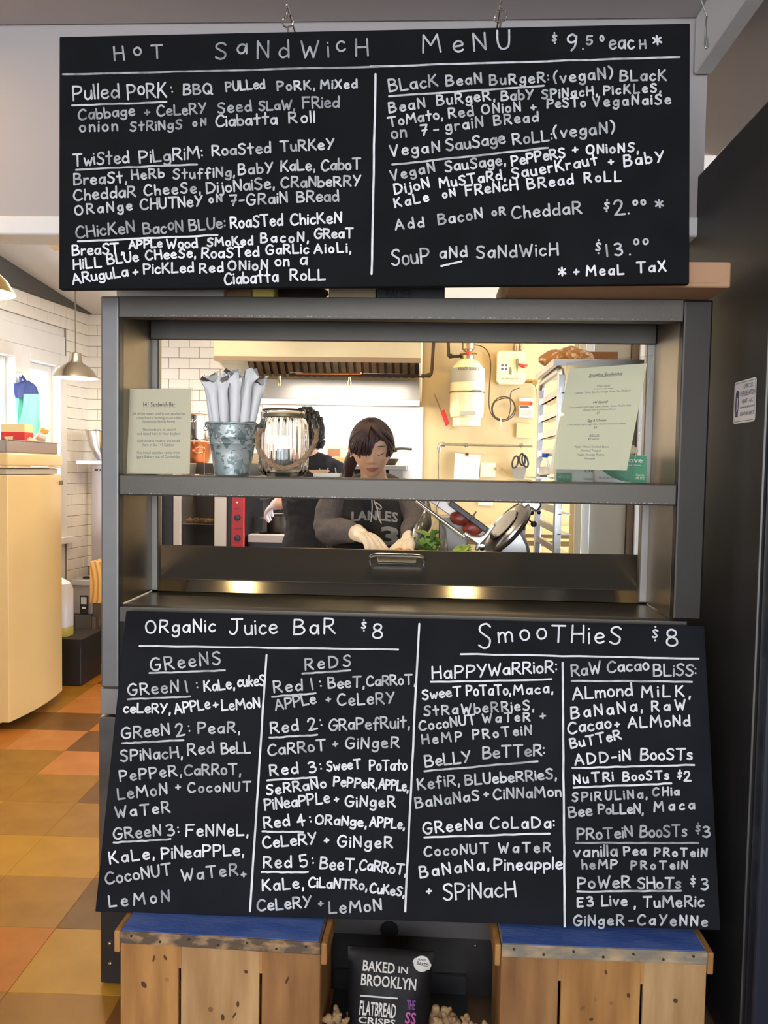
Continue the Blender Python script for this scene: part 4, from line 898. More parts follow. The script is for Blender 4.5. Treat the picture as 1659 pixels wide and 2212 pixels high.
# lighter
lg = thing('gas_lighter', 'red long-necked gas lighter hanging on the yellow wall', 'lighter', on(955, 890, 5.98))
m = MB(); m.tube([on(938, 851, 5.97), on(952, 886, 5.97)], .005, 8); m.build('barrel', mat('lighter_metal', (.3, .25, .18), .35, .8), lg)
MB().slab([on(951, 888, 5.98), on(960, 885, 5.98), on(971, 916, 5.98), on(963, 921, 5.98)], (0, -.02, 0)).bevel(.005, 2).build('handle', mat('red_plastic', (.62, .02, .02), .3), lg)
# conduit rail with hooks and clipped note
rl = thing('conduit_rail', 'galvanised pipe rail running along the yellow wall', 'pipe', on(1050, 962, 5.94))
GALV = mat('galvanised_pipe', (.40, .37, .28), .38, .85, var=.1, scale=20)
m = MB(); m.tube([on(960, 960, 5.94), on(1150, 964, 5.94)], .0085, 10); m.tube([on(948, 975, 5.94), on(948, 1100, 5.94)], .0085, 10); m.tube(smooth([on(961, 960, 5.94), on(951, 962, 5.94), on(948, 976, 5.94)], None, 4)[0], .016, 12); m.build('pipe_run', GALV, rl)
for px in (1007, 1126): m = MB(); m.lathe([(.014, -.012), (.014, .012)], on(px, 961, 5.94), 12, axis=(1, 0, 0)); m.tube([on(px, 961, 5.94), on(px, 968, 5.94)], .006, 6); m.build('pipe_clamp', GALV, rl)
nt_ = thing('clipped_note', 'pale handwritten sheet in a clip hanging from the conduit rail', 'note', on(1008, 1005, 5.93))
MB().slab([on(980, 1034, 5.93), on(1034, 1034, 5.93), on(1038, 984, 5.93), on(983, 979, 5.93)], (0, .004, 0)).build('paper_sheet', mat('note_paper', (.80, .72, .72), .6), nt_)
MB().box(on(1005, 984, 5.925).x, on(1012, 984, 5.925).x, 5.92, 5.928, zq(1008, 984, 5.92), zq(1008, 979, 5.92)).build('clip', PLASTIC_B, nt_)
f = frame(on(983, 1030, 5.927), (1, 0, 0), (0, 0, 1))
for i in range(11): flat('ink_line', f, [(.03, .015+i*.013), (.03+.09+.03*math.sin(i*2.1), .015+i*.013), (.03+.09+.03*math.sin(i*2.1), .0165+i*.013), (.03, .0165+i*.013)], INK_L, nt_, .002)
sw = thing('light_switch', 'cream double light switch plate low on the yellow wall', 'switch', on(1078, 1015, 6.0))
MB().box(on(1061, 0, 6.0).x, on(1095, 0, 6.0).x, 5.998, 6.011, zq(1078, 1031, 6), zq(1078, 1000, 6)).bevel(.003, 1).build('wall_plate', mat('switch_plate', (.83, .78, .60), .35), sw)
for px in (1071, 1085): q = on(px, 1013, 5.99); MB().box(q.x-.006, q.x+.006, 5.985, 6.0, q.z-.012, q.z+.012).bevel(.002, 1).build('toggle', mat('toggle_brown', (.35, .27, .14), .4), sw)
so2 = thing('outlet', 'cream outlet plate on the back wall beside the slicer', 'outlet', on(1075, 1087, 6.0))
MB().box(on(1058, 0, 6.0).x, on(1091, 0, 6.0).x, 5.998, 6.011, zq(1075, 1093, 6), zq(1075, 1055, 6)).bevel(.003, 1).build('wall_plate', mat('switch_plate', (.83, .78, .60), .35), so2)
pb = thing('pull_station_card', 'small notice card with red picture on the yellow wall beside the rack', 'notice', on(1137, 880, 6.0))
f = frame(on(1121, 902, 5.995), (1, 0, 0), (0, 0, 1)); wC = on(1153, 0, 5.995).x-on(1121, 0, 5.995).x; hC = zq(1137, 860, 5.995)-zq(1137, 902, 5.995)
flat('card', f, [(0, 0), (wC, 0), (wC, hC), (0, hC)], mat('card_cream', (.84, .80, .62), .5), pb, 0, .012)
flat('red_picture', f, [(0, hC*.62), (wC*.82, hC*.62), (wC*.82, hC*.84), (0, hC*.84)], mat('print_red_orange', (.65, .12, .02), .5), pb, .0125)
flat('red_spot', f, [(wC*.8+.012*math.cos(t*PI/6), hC*.72+.012*math.sin(t*PI/6)) for t in range(12)], mat('red_spot', (.7, .04, .01), .4), pb, .0135)
flat('dark_print', f, [(wC*.05, hC*.48), (wC*.7, hC*.50), (wC*.6, hC*.60), (wC*.05, hC*.60)], INK, pb, .0125)
for i in range(3): flat('ink_line', f, [(wC*.15, hC*(.34-.09*i)), (wC*.85, hC*(.34-.09*i)), (wC*.85, hC*(.36-.09*i)), (wC*.15, hC*(.36-.09*i))], INK, pb, .0125)
nc = thing('taped_note', 'small greenish handwritten note below the notice card', 'note', on(1133, 930, 6.0))
MB().slab([on(1115, 945, 5.99), on(1147, 946, 5.99), on(1147, 916, 5.99), on(1116, 914, 5.99)], (0, .015, 0)).build('paper_sheet', mat('greenish_card', (.48, .45, .24), .6), nc)
# knife holder
kh = thing('scissors_holder', 'wall holder with black-handled kitchen scissors left of the rack', 'holder', on(1122, 1020, 5.93))
m = MB(); m.hexa([on(1110, 1035, 5.95), on(1132, 1035, 5.95), on(1132, 1035, 5.99), on(1110, 1035, 5.99), on(1105, 1009, 5.92), on(1138, 1009, 5.92), on(1138, 1009, 5.99), on(1105, 1009, 5.99)]); m.build('bin', mat('smoky_plastic', (.25, .24, .22), .3), kh)
for i, (c, t_) in enumerate((((1113, 998), .25), ((1128, 993), -.1), ((1134, 996), -.35))):
    m = MB(); q = on(*c, 5.92); m.tube([q+V((.020*math.cos(a*PI/9)*1.0+.03*math.sin(a*PI/9)*math.sin(t_), -.006*i, .042*math.sin(a*PI/9))) for a in range(18)], .0065, 8, closed=True)
    o = tag(m.build('scissors_handle', PLASTIC_B, kh), None)
# shelving at the lower right of the back wall
gs = thing('griddle_counter', 'long yellow steel counter with rails along the back wall', 'counter', (.7, 5.7, .8))
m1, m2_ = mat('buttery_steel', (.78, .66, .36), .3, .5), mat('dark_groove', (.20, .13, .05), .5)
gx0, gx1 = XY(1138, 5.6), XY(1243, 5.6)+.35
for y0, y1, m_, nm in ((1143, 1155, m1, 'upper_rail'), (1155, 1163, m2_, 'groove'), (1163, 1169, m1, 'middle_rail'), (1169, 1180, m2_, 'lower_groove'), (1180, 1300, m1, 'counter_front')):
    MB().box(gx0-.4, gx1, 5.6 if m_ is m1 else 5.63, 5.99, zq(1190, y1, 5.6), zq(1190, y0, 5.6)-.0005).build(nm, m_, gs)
# --- sheet pan rack ---
RX = .507; rk = thing('sheet_pan_rack', 'tall aluminium sheet pan rack right of the yellow wall', 'rack', (RX+.2, 3.5, 0))
ALU = mat('rack_aluminium', (.74, .73, .70), .32, 1, var=.06, scale=10)
ya, yb = 3.78, 3.22; ztA = 1.79
for x in (RX, RX+.56):
    for yy in (ya, yb): MB().box(x-.014, x+.014, yy-.014, yy+.014, .03, ztA-.02).bevel(.003, 1).build('upright', ALU, rk)
    m = MB(); m.tube(smooth([(x, ya, ztA-.03), (x, ya-.02, ztA-.005), (x, ya-.08, ztA+.002), (x, yb+.08, ztA+.002), (x, yb+.02, ztA-.005), (x, yb, ztA-.03)], None, 4)[0], .014, 8); m.build('top_rail', ALU, rk)
z = .38; 
while z < 1.74:
    for x, s_ in ((RX, 1), (RX+.56, -1)):
        m = MB(); m.box(x-.012 if s_ < 0 else x-.002, x+.002 if s_ < 0 else x+.012, yb-.02, ya+.02, z, z+.026); m.box(min(x, x+.05*s_), max(x, x+.05*s_), yb-.02, ya+.02, z, z+.003); m.build('slide', ALU, rk)
    z += .0775
tp = thing('sheet_pan', 'aluminium sheet pan lying on top of the tall rack', 'tray', (RX+.2, 3.5, ztA+.02))
m = MB(); m.box(RX-.02, RX+.55, 3.24, 3.76, ztA+.017, ztA+.021)
for a_, b_, c__, d__ in ((RX-.03, RX-.02, 3.23, 3.77), (RX+.55, RX+.56, 3.23, 3.77), (RX-.02, RX+.55, 3.23, 3.24), (RX-.02, RX+.55, 3.76, 3.77)): m.box(a_, b_, c__, d__, ztA+.017, ztA+.042)
m.build('pan', ALU, tp)
def blob(name, lab, cat, c, r, sq, m_, amp=.25, fr_=14, n=22, group=None, seed=0):
    mb = MB(); mb.ball(c, r, n, sq)
    for v_ in mb.bm.verts:
        d = v_.co-V(c); v_.co = V(c)+d*(1+amp*noise.noise((v_.co+V((seed, 0, 0)))*fr_)+amp*.35*noise.noise(v_.co*fr_*3))
    return mb.build(name, m_)if lab is None else tag(mb.build(name, m_), lab, cat, group)
bb = thing('bread_bag', 'clear bag of toasted bread on top of the tall rack', 'bread', P(1215, 790, 3.5))
FILM = mat('crinkled_bag_film', (.86, .74, .50), .25, 0, trans=.0, var=.12, scale=40, bump=.5, bscale=50, col2=(.42, .19, .06), ramp=(.30, .46))
for px, py, r_, m_ in ((1208, 778, .070, FILM), (1236, 772, .068, FILM)):
    o = blob('bread_loaf', None, None, P(px, py, 3.45), r_, (1.2, 1, .62), m_, .22, 16, seed=px); o.parent = bb; 
    for v_ in o.data.vertices: v_.co -= V(bb['_base'])
bx = thing('cardboard_box', 'small brown box behind the bread bag on the tall rack', 'box', P(1240, 800, 3.6))
q = P(1216, 806, 3.62); MB().box(q.x, q.x+.22, 3.56, 3.72, ztA+.022, q.z+.085).bevel(.002, 1).build('box_body', mat('brown_box', (.25, .12, .05), .7), bx)
# water bottle on the rack
wb_ = thing('water_bottle', 'small water bottle with blue cap standing in the rack', 'bottle', P(1180, 1015, 3.5)); q = P(1176, 1030, 3.5)
MB().lathe([(.018, 0), (.022, .01), (.022, .05), (.012, .07), (.010, .08)], q, 16).build('bottle_body', PLASTIC_C, wb_); MB().lathe([(.013, .081), (.013, .098), (.001, .0985)], q, 14).build('cap', mat('blue_cap', (.02, .08, .5), .35), wb_)
MB().box(q.x-.06, q.x+.15, 3.3, 3.7, q.z-.006, q.z-.001).build('rack_tray', ALU, rk)
# --- convection oven and range, seen under the shelf ---
YO = 4.7
ov = thing('convection_oven', 'steel convection oven with glass door and red control panel', 'oven', (XY(440, YO), YO+.35, 0))
def px_box(x0, x1, y0, y1, Y0, Y1): return MB().box(XY(x0, Y0)+.0006, XY(x1, Y0)-.0006, Y0, Y1, zq((x0+x1)/2, y1, Y0), zq((x0+x1)/2, y0, Y0))
px_box(331, 350, 1000, 1330, YO-.01, YO+.6).build('side_frame', STEEL_S, ov)
px_box(350, 374, 1000, 1330, YO+.02, YO+.6).build('dark_gap', BLACKM, ov)
px_box(374, 392, 1000, 1330, YO-.02, YO+.6).bevel(.003, 1).build('door_frame', mat('oven_cream_steel', (.56, .48, .38), .35, .8), ov)
px_box(463, 491, 1000, 1330, YO-.02, YO+.08).bevel(.003, 1).build('door_frame', mat('oven_cream_steel', (.56, .48, .38), .35, .8), ov)
px_box(392, 463, 1000, 1330, YO+.30, YO+.34).build('oven_cavity', mat('oven_inside', (.07, .06, .05), .6), ov)
m = px_box(392, 463, 1000, 1330, YO+.0, YO+.006); m.build('door_glass', mat('smoked_glass', (.75, .75, .75), .04, trans=1, ior=1.4), ov)
px_box(394, 461, 1131, 1133, YO+.02, YO+.28).build('oven_rack', STEEL_P, ov)
FOOD = mat('baked_food', (.55, .27, .06), .7, col2=(.22, .12, .04), scale=30, bump=.4)
m = MB()
for i in range(16):
    q = P(397+4*i, 1124+2*math.sin(i*1.7), YO+.12+.04*math.cos(i*2.3)); m.ball(q, .017+.003*math.sin(i*3), 10, (1, 1, .7))
tag(m.build('baked_food', FOOD, ov), kind='stuff')
px_box(503, 524, 1000, 1290, YO+.0, YO+.6).build('panel_housing', BLACKM, ov); px_box(500, 528, 1000, 1290, YO-.03, YO-.001).bevel(.003, 1).build('control_panel', mat('red_control_panel', (.50, .015, .018), .3), ov)
px_box(491, 499, 1000, 1290, YO, YO+.6).build('panel_gap', BLACKM, ov)
for py in (1118, 1162):
    MB().lathe([(.018, 0), (.016, .022), (.001, .023)], P(513, py, YO-.031), 18, axis=(0, -1, 0)).build('knob', PLASTIC_B, ov)
f = frame(P(500, 1100, YO-.0312), (1, 0, 0), (0, 0, 1)); 
for dy, wd in ((0, .03), (-.115, .045)): flat('pictogram_row', f, [(.015, dy), (.015+wd, dy), (.015+wd, dy+.008), (.015, dy+.008)], mat('panel_print', (.25, .02, .02)), ov, .0006)
flat('indicator', f, [(.028, .035), (.038, .035), (.038, .045), (.028, .045)], PLASTIC_W, ov, .0006)
rg = thing('gas_range', 'dark gas range with pale front shelf behind the cooks', 'range', (XY(620, 4.85), 5.2, 0))
px_box(536, 905, 1174, 1330, 4.80, 5.5).build('range_front', BLACKM, rg)
px_box(536, 700, 1157, 1173, 4.76, 4.86).bevel(.004, 2).build('front_shelf', mat('pale_enamel', (.62, .58, .55), .35), rg)
zr = zq(600, 1160, 4.85)
MB().box(XY(530, 4.86), XY(905, 4.86), 4.87, 5.8, zr-.06, zr).build('cooktop', BLACKM, rg)
MB().box(XY(530, 5.9), XY(640, 5.9), 5.80, 5.85, zr-.05, zq(600, 1040, 5.8)).build('range_back', mat('dark_range_back', (.035, .032, .03), .4), rg)
rs = MB().box(XY(640, 5.8), XY(880, 5.8), 5.55, 5.98, zq(760, 1004, 5.55)-.03, zq(760, 1004, 5.55)); rs.bevel(.003, 1).build('high_shelf', STEEL_S, rg)
MB().box(XY(842, 5.7), XY(872, 5.7), 5.56, 5.97, zr, zq(760, 1004, 5.55)-.031).build('shelf_support', STEEL_S, rg)
MB().box(XY(640, 5.8), XY(840, 5.8), 5.86, 5.97, zr, zq(760, 1004, 5.55)-.031).build('backguard', mat('dark_range_back', (.035, .032, .03), .4), rg)
def pot(name, lab, c, r, h, m_, hand=1, Y=None):
    t = thing(name, lab, 'pot', c); MB().lathe([(r*.94, 0), (r, .012), (r, h-.004), (r+.006, h), (r+.004, h+.004), (r-.004, h), (r-.004, .012), (.001, .01)], c, 32).build('pot_body', m_, t)
    for s_ in (-1, 1): m = MB(); m.tube(smooth([V(c)+V((s_*r, -.03, h*.8)), V(c)+V((s_*(r+.035), -.03, h*.82)), V(c)+V((s_*(r+.035), .03, h*.82)), V(c)+V((s_*r, .03, h*.8))], None, 4)[0], .005, 8); m.build('handle', STEEL_P, t)
    return t
pot('stock_pot', 'steel stock pot steaming on the range by the gloved hand', V((P(603, 1150, 5.0).x, 5.0, zr)), .075, .125, STEEL, 1)
fp = thing('frying_pan', 'black frying pan on the front of the range', 'pan', V((P(592, 1150, 4.95).x-.02, 4.93, zr)))
c = V((P(592, 1150, 4.9).x, 4.93, zr)); c.x -= .0
for t_, nm in ((0, 'pan_body'),): 
    c2 = c+V((-.03, .0, 0)); MB().lathe([(.045, 0), (.062, .022), (.066, .024), (.058, .02), (.045, .004), (.001, .004)], V((c2.x, 4.905, zr)), 28).build(nm, PLASTIC_B, fp)
# left shelf with pots behind the bucket
ls = thing('wall_shelf', 'wooden shelf with steel edge carrying pots left of the hood', 'shelf', (XY(450, 5.3), 5.35, zq(430, 1004, 5.2)))
zs = zq(430, 1004, 5.2)
MB().box(XY(330, 5.2), XY(565, 5.2), 5.2, 5.8, zs-.05, zs).bevel(.003, 1).build('shelf_board', mat('shelf_wood', (.50, .30, .13), .5), ls)
MB().box(XY(330, 5.2), XY(565, 5.2), 5.21, 5.8, zs-.22, zs-.051).build('shelf_front', STEEL_S, ls)
MB().box(XY(330, 5.2)+.02, XY(565, 5.2)-.02, 5.24, 5.78, .0, zs-.221).build('cabinet_below', STEEL_S, ls)
COP = mat('copper_pot', (.55, .22, .11), .28, 1, var=.2, scale=12)
cpx = P(405, 1000, 5.4).x
t = thing('copper_pan', 'round copper pan on the wooden shelf below the steel pot', 'pan', (cpx, 5.42, zs)); hcp = zq(420, 955, 5.42)-zs
MB().lathe([(.10, 0), (.135, .02), (.15, hcp*.5), (.15, hcp-.01), (.156, hcp), (.001, hcp+.0)], (cpx, 5.42, zs), 36).build('pan_body', COP, t)
m = MB(); m.tube(smooth([P(424, 968, 5.27), P(432, 965, 5.24), P(440, 968, 5.23), P(440, 976, 5.24), P(430, 979, 5.26), P(420, 975, 5.27)], None, 4)[0], .006, 8, closed=False); m.build('handle', mat('copper', (.75, .33, .14), .25, 1), t)
hp_ = zq(420, 895, 5.42)-(zs+hcp+.012)
t = thing('stock_pot', 'tall polished stock pot stacked on the copper pan', 'pot', (cpx, 5.42, zs+hcp+.012))
MB().lathe([(.14, 0), (.145, .015), (.145, hp_-.005), (.152, hp_), (.148, hp_+.004), (.139, hp_), (.139, .015), (.001, .012)], (cpx, 5.42, zs+hcp+.008), 36).build('pot_body', mat('blue_white_steel', (.78, .78, .80), .12, 1), t)
m = MB(); m.tube(smooth([P(402, 903, 5.26), P(408, 909, 5.24), P(418, 911, 5.24), P(424, 905, 5.26)], None, 4)[0], .004, 8); m.build('handle', STEEL_P, t)
tb2 = thing('tan_box', 'plain tan box on the wooden shelf between pail and jar', 'box', P(548, 1015, 5.3)); q = P(537, 1004, 5.3)
MB().box(q.x, q.x+.08, 5.3, 5.42, zs+.001, zq(548, 978, 5.3)).bevel(.002, 1).build('box_body', mat('tan_card', (.52, .40, .25), .7), tb2)
# shelf above the range, behind the woman
zhs = zq(760, 1004, 5.55)
cb2 = thing('wooden_board', 'wooden chopping board on the shelf behind the woman', 'board', P(745, 1000, 5.6)); q0, q1 = P(722, 1000, 5.6), P(764, 1000, 5.6)
zcb = zq(745, 987, 5.6); MB().box(q0.x, q1.x+.1, 5.6, 5.9, zhs+.001, zcb).bevel(.003, 1).build('board_body', mat('board_wood', (.55, .30, .12), .5), cb2)
pc = thing('plastic_tub', 'clear plastic tub of brown sauce on the chopping board', 'container', P(735, 980, 5.65)); q0, q1 = P(706, 986, 5.65), P(752, 986, 5.65)
MB().hexa([(q0.x, 5.65, zcb+.001), (q1.x, 5.65, zcb+.001), (q1.x, 5.85, zcb+.001), (q0.x, 5.85, zcb+.001), (q0.x-.012, 5.64, zcb+.085), (q1.x+.012, 5.64, zcb+.085), (q1.x+.012, 5.86, zcb+.085), (q0.x-.012, 5.86, zcb+.085)]).build('tub', mat('milky_plastic', (.62, .55, .46), .3), pc)
MB().box(q0.x+.01, q0.x+.09, 5.638, 5.66, zcb+.004, zcb+.055).build('sauce', mat('brown_sauce', (.26, .12, .06), .4), pc)
pn = thing('frying_pan', 'black frying pan with raised handle right of the woman\'s head', 'pan', P(850, 985, 5.7))
m = MB(); m.limb([P(843, 980, 5.7), P(853, 971, 5.68), P(868, 968.5, 5.66), P(888, 970, 5.64)], [.008, .010, .010, .009], 10); m.build('handle', PLASTIC_B, pn)
q = P(826, 990, 5.75); MB().lathe([(.09, 0), (.115, .045), (.119, .046), (.11, .04), (.088, .005), (.001, .005)], V((q.x, 5.75, zhs+.001)), 28).build('pan_body', mat('pan_dark_brown', (.06, .035, .025), .35, .4), pn)
# ---------------- left side of the kitchen ----------------
BEIGE = mat('almond_enamel', (.78, .53, .22), .32, 0, var=.02, scale=3, coat=.15)
fz = thing('upright_freezer', 'almond upright freezer with rounded door at the left', 'freezer', (-2.4, 4.35, 0))
XD = -2.122; ya, yb = 4.095, 4.715; zt_ = 1.445
YS = 4.03
MB().box(-2.62, -2.20, ya-.0, yb, .03, zt_-.075).bevel(.006, 2).build('cabinet', BEIGE, fz)
# bowed door
def dx(t): return XD-.0+.028*math.sin(PI*t)-.012
def bowed(z0, z1, y0, y1, xin, r=.0, nm='door', m_=BEIGE):
    k = 16; mb = MB(); pts = [(xin, y0)]+[(dx(i/k)+r, y0+(y1-y0)*i/k) for i in range(k+1)]+[(xin, y1)]
    mb.prism([(x, y, z0) for x, y in pts], (0, 0, z1-z0)); return mb.bevel(.004, 2).build(nm, m_, fz)
bowed(.05, zt_-.115, ya-.002, yb+.002, -2.194)
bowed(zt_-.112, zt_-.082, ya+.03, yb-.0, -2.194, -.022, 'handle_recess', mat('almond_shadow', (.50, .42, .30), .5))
bowed(zt_-.078, zt_-.07, ya-.002, yb+.002, -2.194, .0, 'door_top_lip')
k = 16; mb = MB(); pts = [(-2.63, ya-.01)]+[(dx(i/k)+.004, ya-.01+(yb-ya+.02)*i/k) for i in range(k+1)]+[(-2.60, yb+.01)]
mb.prism([(x, y, zt_-.068) for x, y in pts], (0, 0, .067)); mb.bevel(.012, 3).build('lid_top', BEIGE, fz)
MB().box(XD-.006, XD+.012, yb-.045, yb-.03, zt_-.175, zt_-.15).build('badge', STEEL_S, fz)
for yy in (ya+.05, yb-.05): MB().lathe([(.018, 0), (.018, .03)], (-2.30, yy, 0), 12).build('foot', PLASTIC_B, fz)
# tray on the freezer with things in it
YT = 4.15
tr = thing('steel_tray', 'shallow steel tray on top of the almond freezer', 'tray', (-2.32, 4.4, zt_))
x0, x1, y0, y1 = -2.50, XD-.03, 4.12, 4.70; z0 = zt_; zt2 = zt_+.066
TRM = mat('tray_steel', (.38, .33, .28), .35, 1)
for q in ((x0, x1, y0, y1, z0, z0+.004),): MB().box(*q).build('tray_floor', TRM, tr)
rimm = MB(); rimm.box(x1-.004, x1, y0, y1, z0+.0042, zt2); rimm.box(x0, x0+.004, y0, y1, z0+.0042, zt2); rimm.box(x0+.0042, x1-.0042, y0, y0+.004, z0+.0042, zt2); rimm.box(x0+.0042, x1-.0042, y1-.004, y1, z0+.0042, zt2); rimm.bevel(.0015, 1).build('tray_rim', TRM, tr)
m = MB(); m.tube([(x1+.004, y0, zt2), (x1+.004, y1, zt2), (x0, y1, zt2)], .0035, 8); m.build('rolled_edge', STEEL_P, tr)
# bag box: red and yellow, at the left
bx = thing('storage_bag_box', 'red and cream box of storage bags lying in the steel tray', 'box', P(28, 935, 4.5))
Yb = 4.42; qa, qb = P(2, 950, Yb), P(53, 950, Yb); zb2, zt3 = z0+.006, zq(30, 916, Yb); zm = zb2+(zt3-zb2)*.72
MB().box(qa.x, qb.x, Yb, Yb+.10, zb2, zm).build('box_red', mat('box_red', (.70, .03, .03), .45), bx)
MB().box(qa.x, qb.x, Yb, Yb+.10, zm+.0002, zt3).build('box_cream', mat('box_cream', (.85, .66, .32), .45), bx)
f = frame((qa.x, Yb-.0006, zb2), (1, 0, 0), (0, 0, 1))
flat('logo_panel', f, [(.02, .03), (.06, .04), (.07, .088), (.02, .085)], mat('box_cream', (.85, .66, .32), .45), bx, .0003)
fit('lettering', 'Ziploc', f, .012, .062, .042, .032, INK, bx, .0012, .01, shear=.3)
blob('crumpled_plastic_bag', 'crumpled clear plastic bag in the tray beside the red box', 'bag', P(58, 955, 4.5), .055, (1.3, .9, .62), mat('white_orange_film', (.80, .62, .45), .3, col2=(.80, .30, .12), scale=18, ramp=(.3, .75)), .3, 18)
bt = thing('pill_bottle', 'small white bottle with orange cap tilted in the steel tray', 'bottle', P(90, 945, 4.55))
ax = V((.42, 0, .9)).normalized(); q = P(84, 955, 4.55)
MB().lathe([(.026, 0), (.029, .005), (.029, .045), (.020, .056), (.020, .060)], q, 20, axis=ax).build('bottle_body', mat('bottle_cream', (.82, .70, .52), .35), bt)
MB().lathe([(.024, .061), (.024, .085), (.001, .086)], q, 20, axis=ax).build('cap', mat('orange_cap', (.80, .42, .08), .35), bt)
MB().lathe([(.0295, .014), (.0295, .03)], q, 20, cap=False, axis=ax).build('bottle_label', mat('bottle_label', (.45, .33, .20), .5), bt)
blob('pink_cloth', 'pink folded cloth at the right end of the steel tray', 'cloth', (x1-.07, 4.63, z0+.048), .05, (1, .9, .5), mat('pink_cloth', (.62, .12, .20), .8), .2, 14)
# apron hanging on the window mullion
q = C0; sM = (s2b+s1a)/2
ap = thing('hanging_apron', 'blue and turquoise apron hanging from a hook between the two windows', 'apron', WP(sM, WS(45, 880)[1], .06))
NAVYC, TURQ = mat('navy_cloth', (.025, .05, .22), .8, var=.15, scale=20), mat('turquoise_cloth', (.16, .62, .52), .7, var=.05, scale=6)
def cloth(name, outline, m_, d0, parent, fold=.012, split=None):
    # outline: list of rows (y, x0, x1) in photo pixels laid on a plane in front of the wall
    rows = []; base = []
    nU = 14
    for (py, xa_, xb_) in outline:
        row = []
        for i in range(nU+1):
            t = i/nU; px = xa_+(xb_-xa_)*t; p = PP(px, py, C0+WN*d0, WN)
            row.append(p+WN*(fold*math.sin(t*9+py*.03)+fold*.9*math.sin(PI*t)))
        rows.append(row)
    mb = MB(); g = [[mb.bm.verts.new(p) for p in r] for r in rows]; g2 = [[mb.bm.verts.new(p-WN*.008) for p in r] for r in rows]; R_ = len(rows)
    for j in range(R_-1):
        for i in range(nU): mb._f([g[j][i], g[j][i+1], g[j+1][i+1], g[j+1][i]]); mb._f([g2[j][i+1], g2[j][i], g2[j+1][i], g2[j+1][i+1]])
        mb._f([g[j][0], g[j+1][0], g2[j+1][0], g2[j][0]]); mb._f([g[j+1][nU], g[j][nU], g2[j][nU], g2[j+1][nU]])
    for i in range(nU): mb._f([g[0][i], g2[0][i], g2[0][i+1], g[0][i+1]]); mb._f([g[-1][i+1], g2[-1][i+1], g2[-1][i], g[-1][i]])
    return mb.build(name, m_, parent, ang=70)
cloth('navy_top', [(822, 52, 58), (826, 44, 66), (830, 38, 73), (836, 34, 78), (843, 32, 81), (852, 32, 84), (859, 33, 84)], NAVYC, .075, ap)
cloth('turquoise_skirt', [(851, 51, 84), (865, 50, 85), (880, 48, 86), (900, 44, 88), (920, 38, 92), (945, 36, 97)], TURQ, .09, ap)
cloth('turquoise_back_fold', [(857, 32.5, 50), (880, 34, 47), (900, 35, 45), (918, 36, 41)], mat('turquoise_cloth', (.1, .5, .5)), .06, ap)
cloth('navy_back_fold', [(828, 33, 50), (840, 32, 50), (860, 33, 49)], NAVYC, .055, ap)
m = MB(); m.tube(smooth([PP(a, b, C0+WN*.07, WN) for a, b in ((46, 812), (44, 816), (46, 824), (52, 828), (54, 822), (49, 814), (46, 812))], None, 4)[0], .009, 8); m.build('strap_loop', NAVYC, ap)
hk = thing('coat_hook', 'small white hook between the two windows holding the apron', 'hook', PP(45, 806, C0, WN))
m = MB(); m.tube(smooth([PP(45, 803, C0+WN*-.004, WN), PP(45, 807, C0+WN*.05, WN), PP(45, 812, C0+WN*.075, WN), PP(45, 808, C0+WN*.095, WN)], None, 4)[0], .005, 8); m.build('hook_body', WHITEP, hk)
# --- pendants ---
BR = mat('brushed_brass_shade', (.58, .50, .38), .27, 1)
def pendant(name, lab, c, zb_, ztop_, r, lit=False):
    t = thing(name, lab, 'lamp', (c.x, c.y, zb_)); h = .155
    MB().lathe([(r, 0), (r*.985, .004), (r*.80, .045), (r*.52, .078), (r*.36, .090), (r*.31, .10), (r*.27, .152), (r*.10, .158), (.004, .16)], (c.x, c.y, zb_), 40, cap=False).build('lamp_shade', BR if not lit else mat('brass_shade_glow_tint', (.85, .62, .25), .25, 1), t)  # lit lamp's shade gets a yellower colour standing in for its glow
    MB().lathe([(r*.992, .001), (r*.97, .004), (r*.79, .043), (r*.51, .076), (r*.34, .088), (r*.001, .09)], (c.x, c.y, zb_), 40, cap=False).build('shade_lining', mat('shade_lining_white', (.85, .82, .74), .5), t)
    m = MB(); m.tube([(c.x, c.y, zb_+.158), (c.x, c.y, ztop_)], .0035, 8); m.build('cord', mat('lamp_cord', (.12, .09, .05), .5), t)
    MB().ball((c.x, c.y, zb_+.035), .030, 16).build('bulb', mat('lit_bulb', (1, .9, .7), .4, emit=(1, .72, .36), estr=9), t)
    l = bpy.data.lights.new('bulb_light', 'POINT'); l.energy = 11 if not lit else 16; l.color = (1, .74, .42); l.shadow_soft_size = .03
    o = bpy.data.objects.new('bulb_light', l); C.objects.link(o); o.parent = t; o.location = (0, 0, -.012)
    return t
c = P(163, 815, 5.0); pendant('pendant_lamp', 'brushed brass pendant lamp hanging before the right window', c, zq(163, 817, 5.0), zc(5.0)-.004, .135)
c = P(-58, 630, 2.7); pendant('pendant_lamp', 'glowing yellow pendant lamp cut off by the left edge of the photo', c, zq(-58, 632, 2.7), zc(2.7)-.004, .132, True)
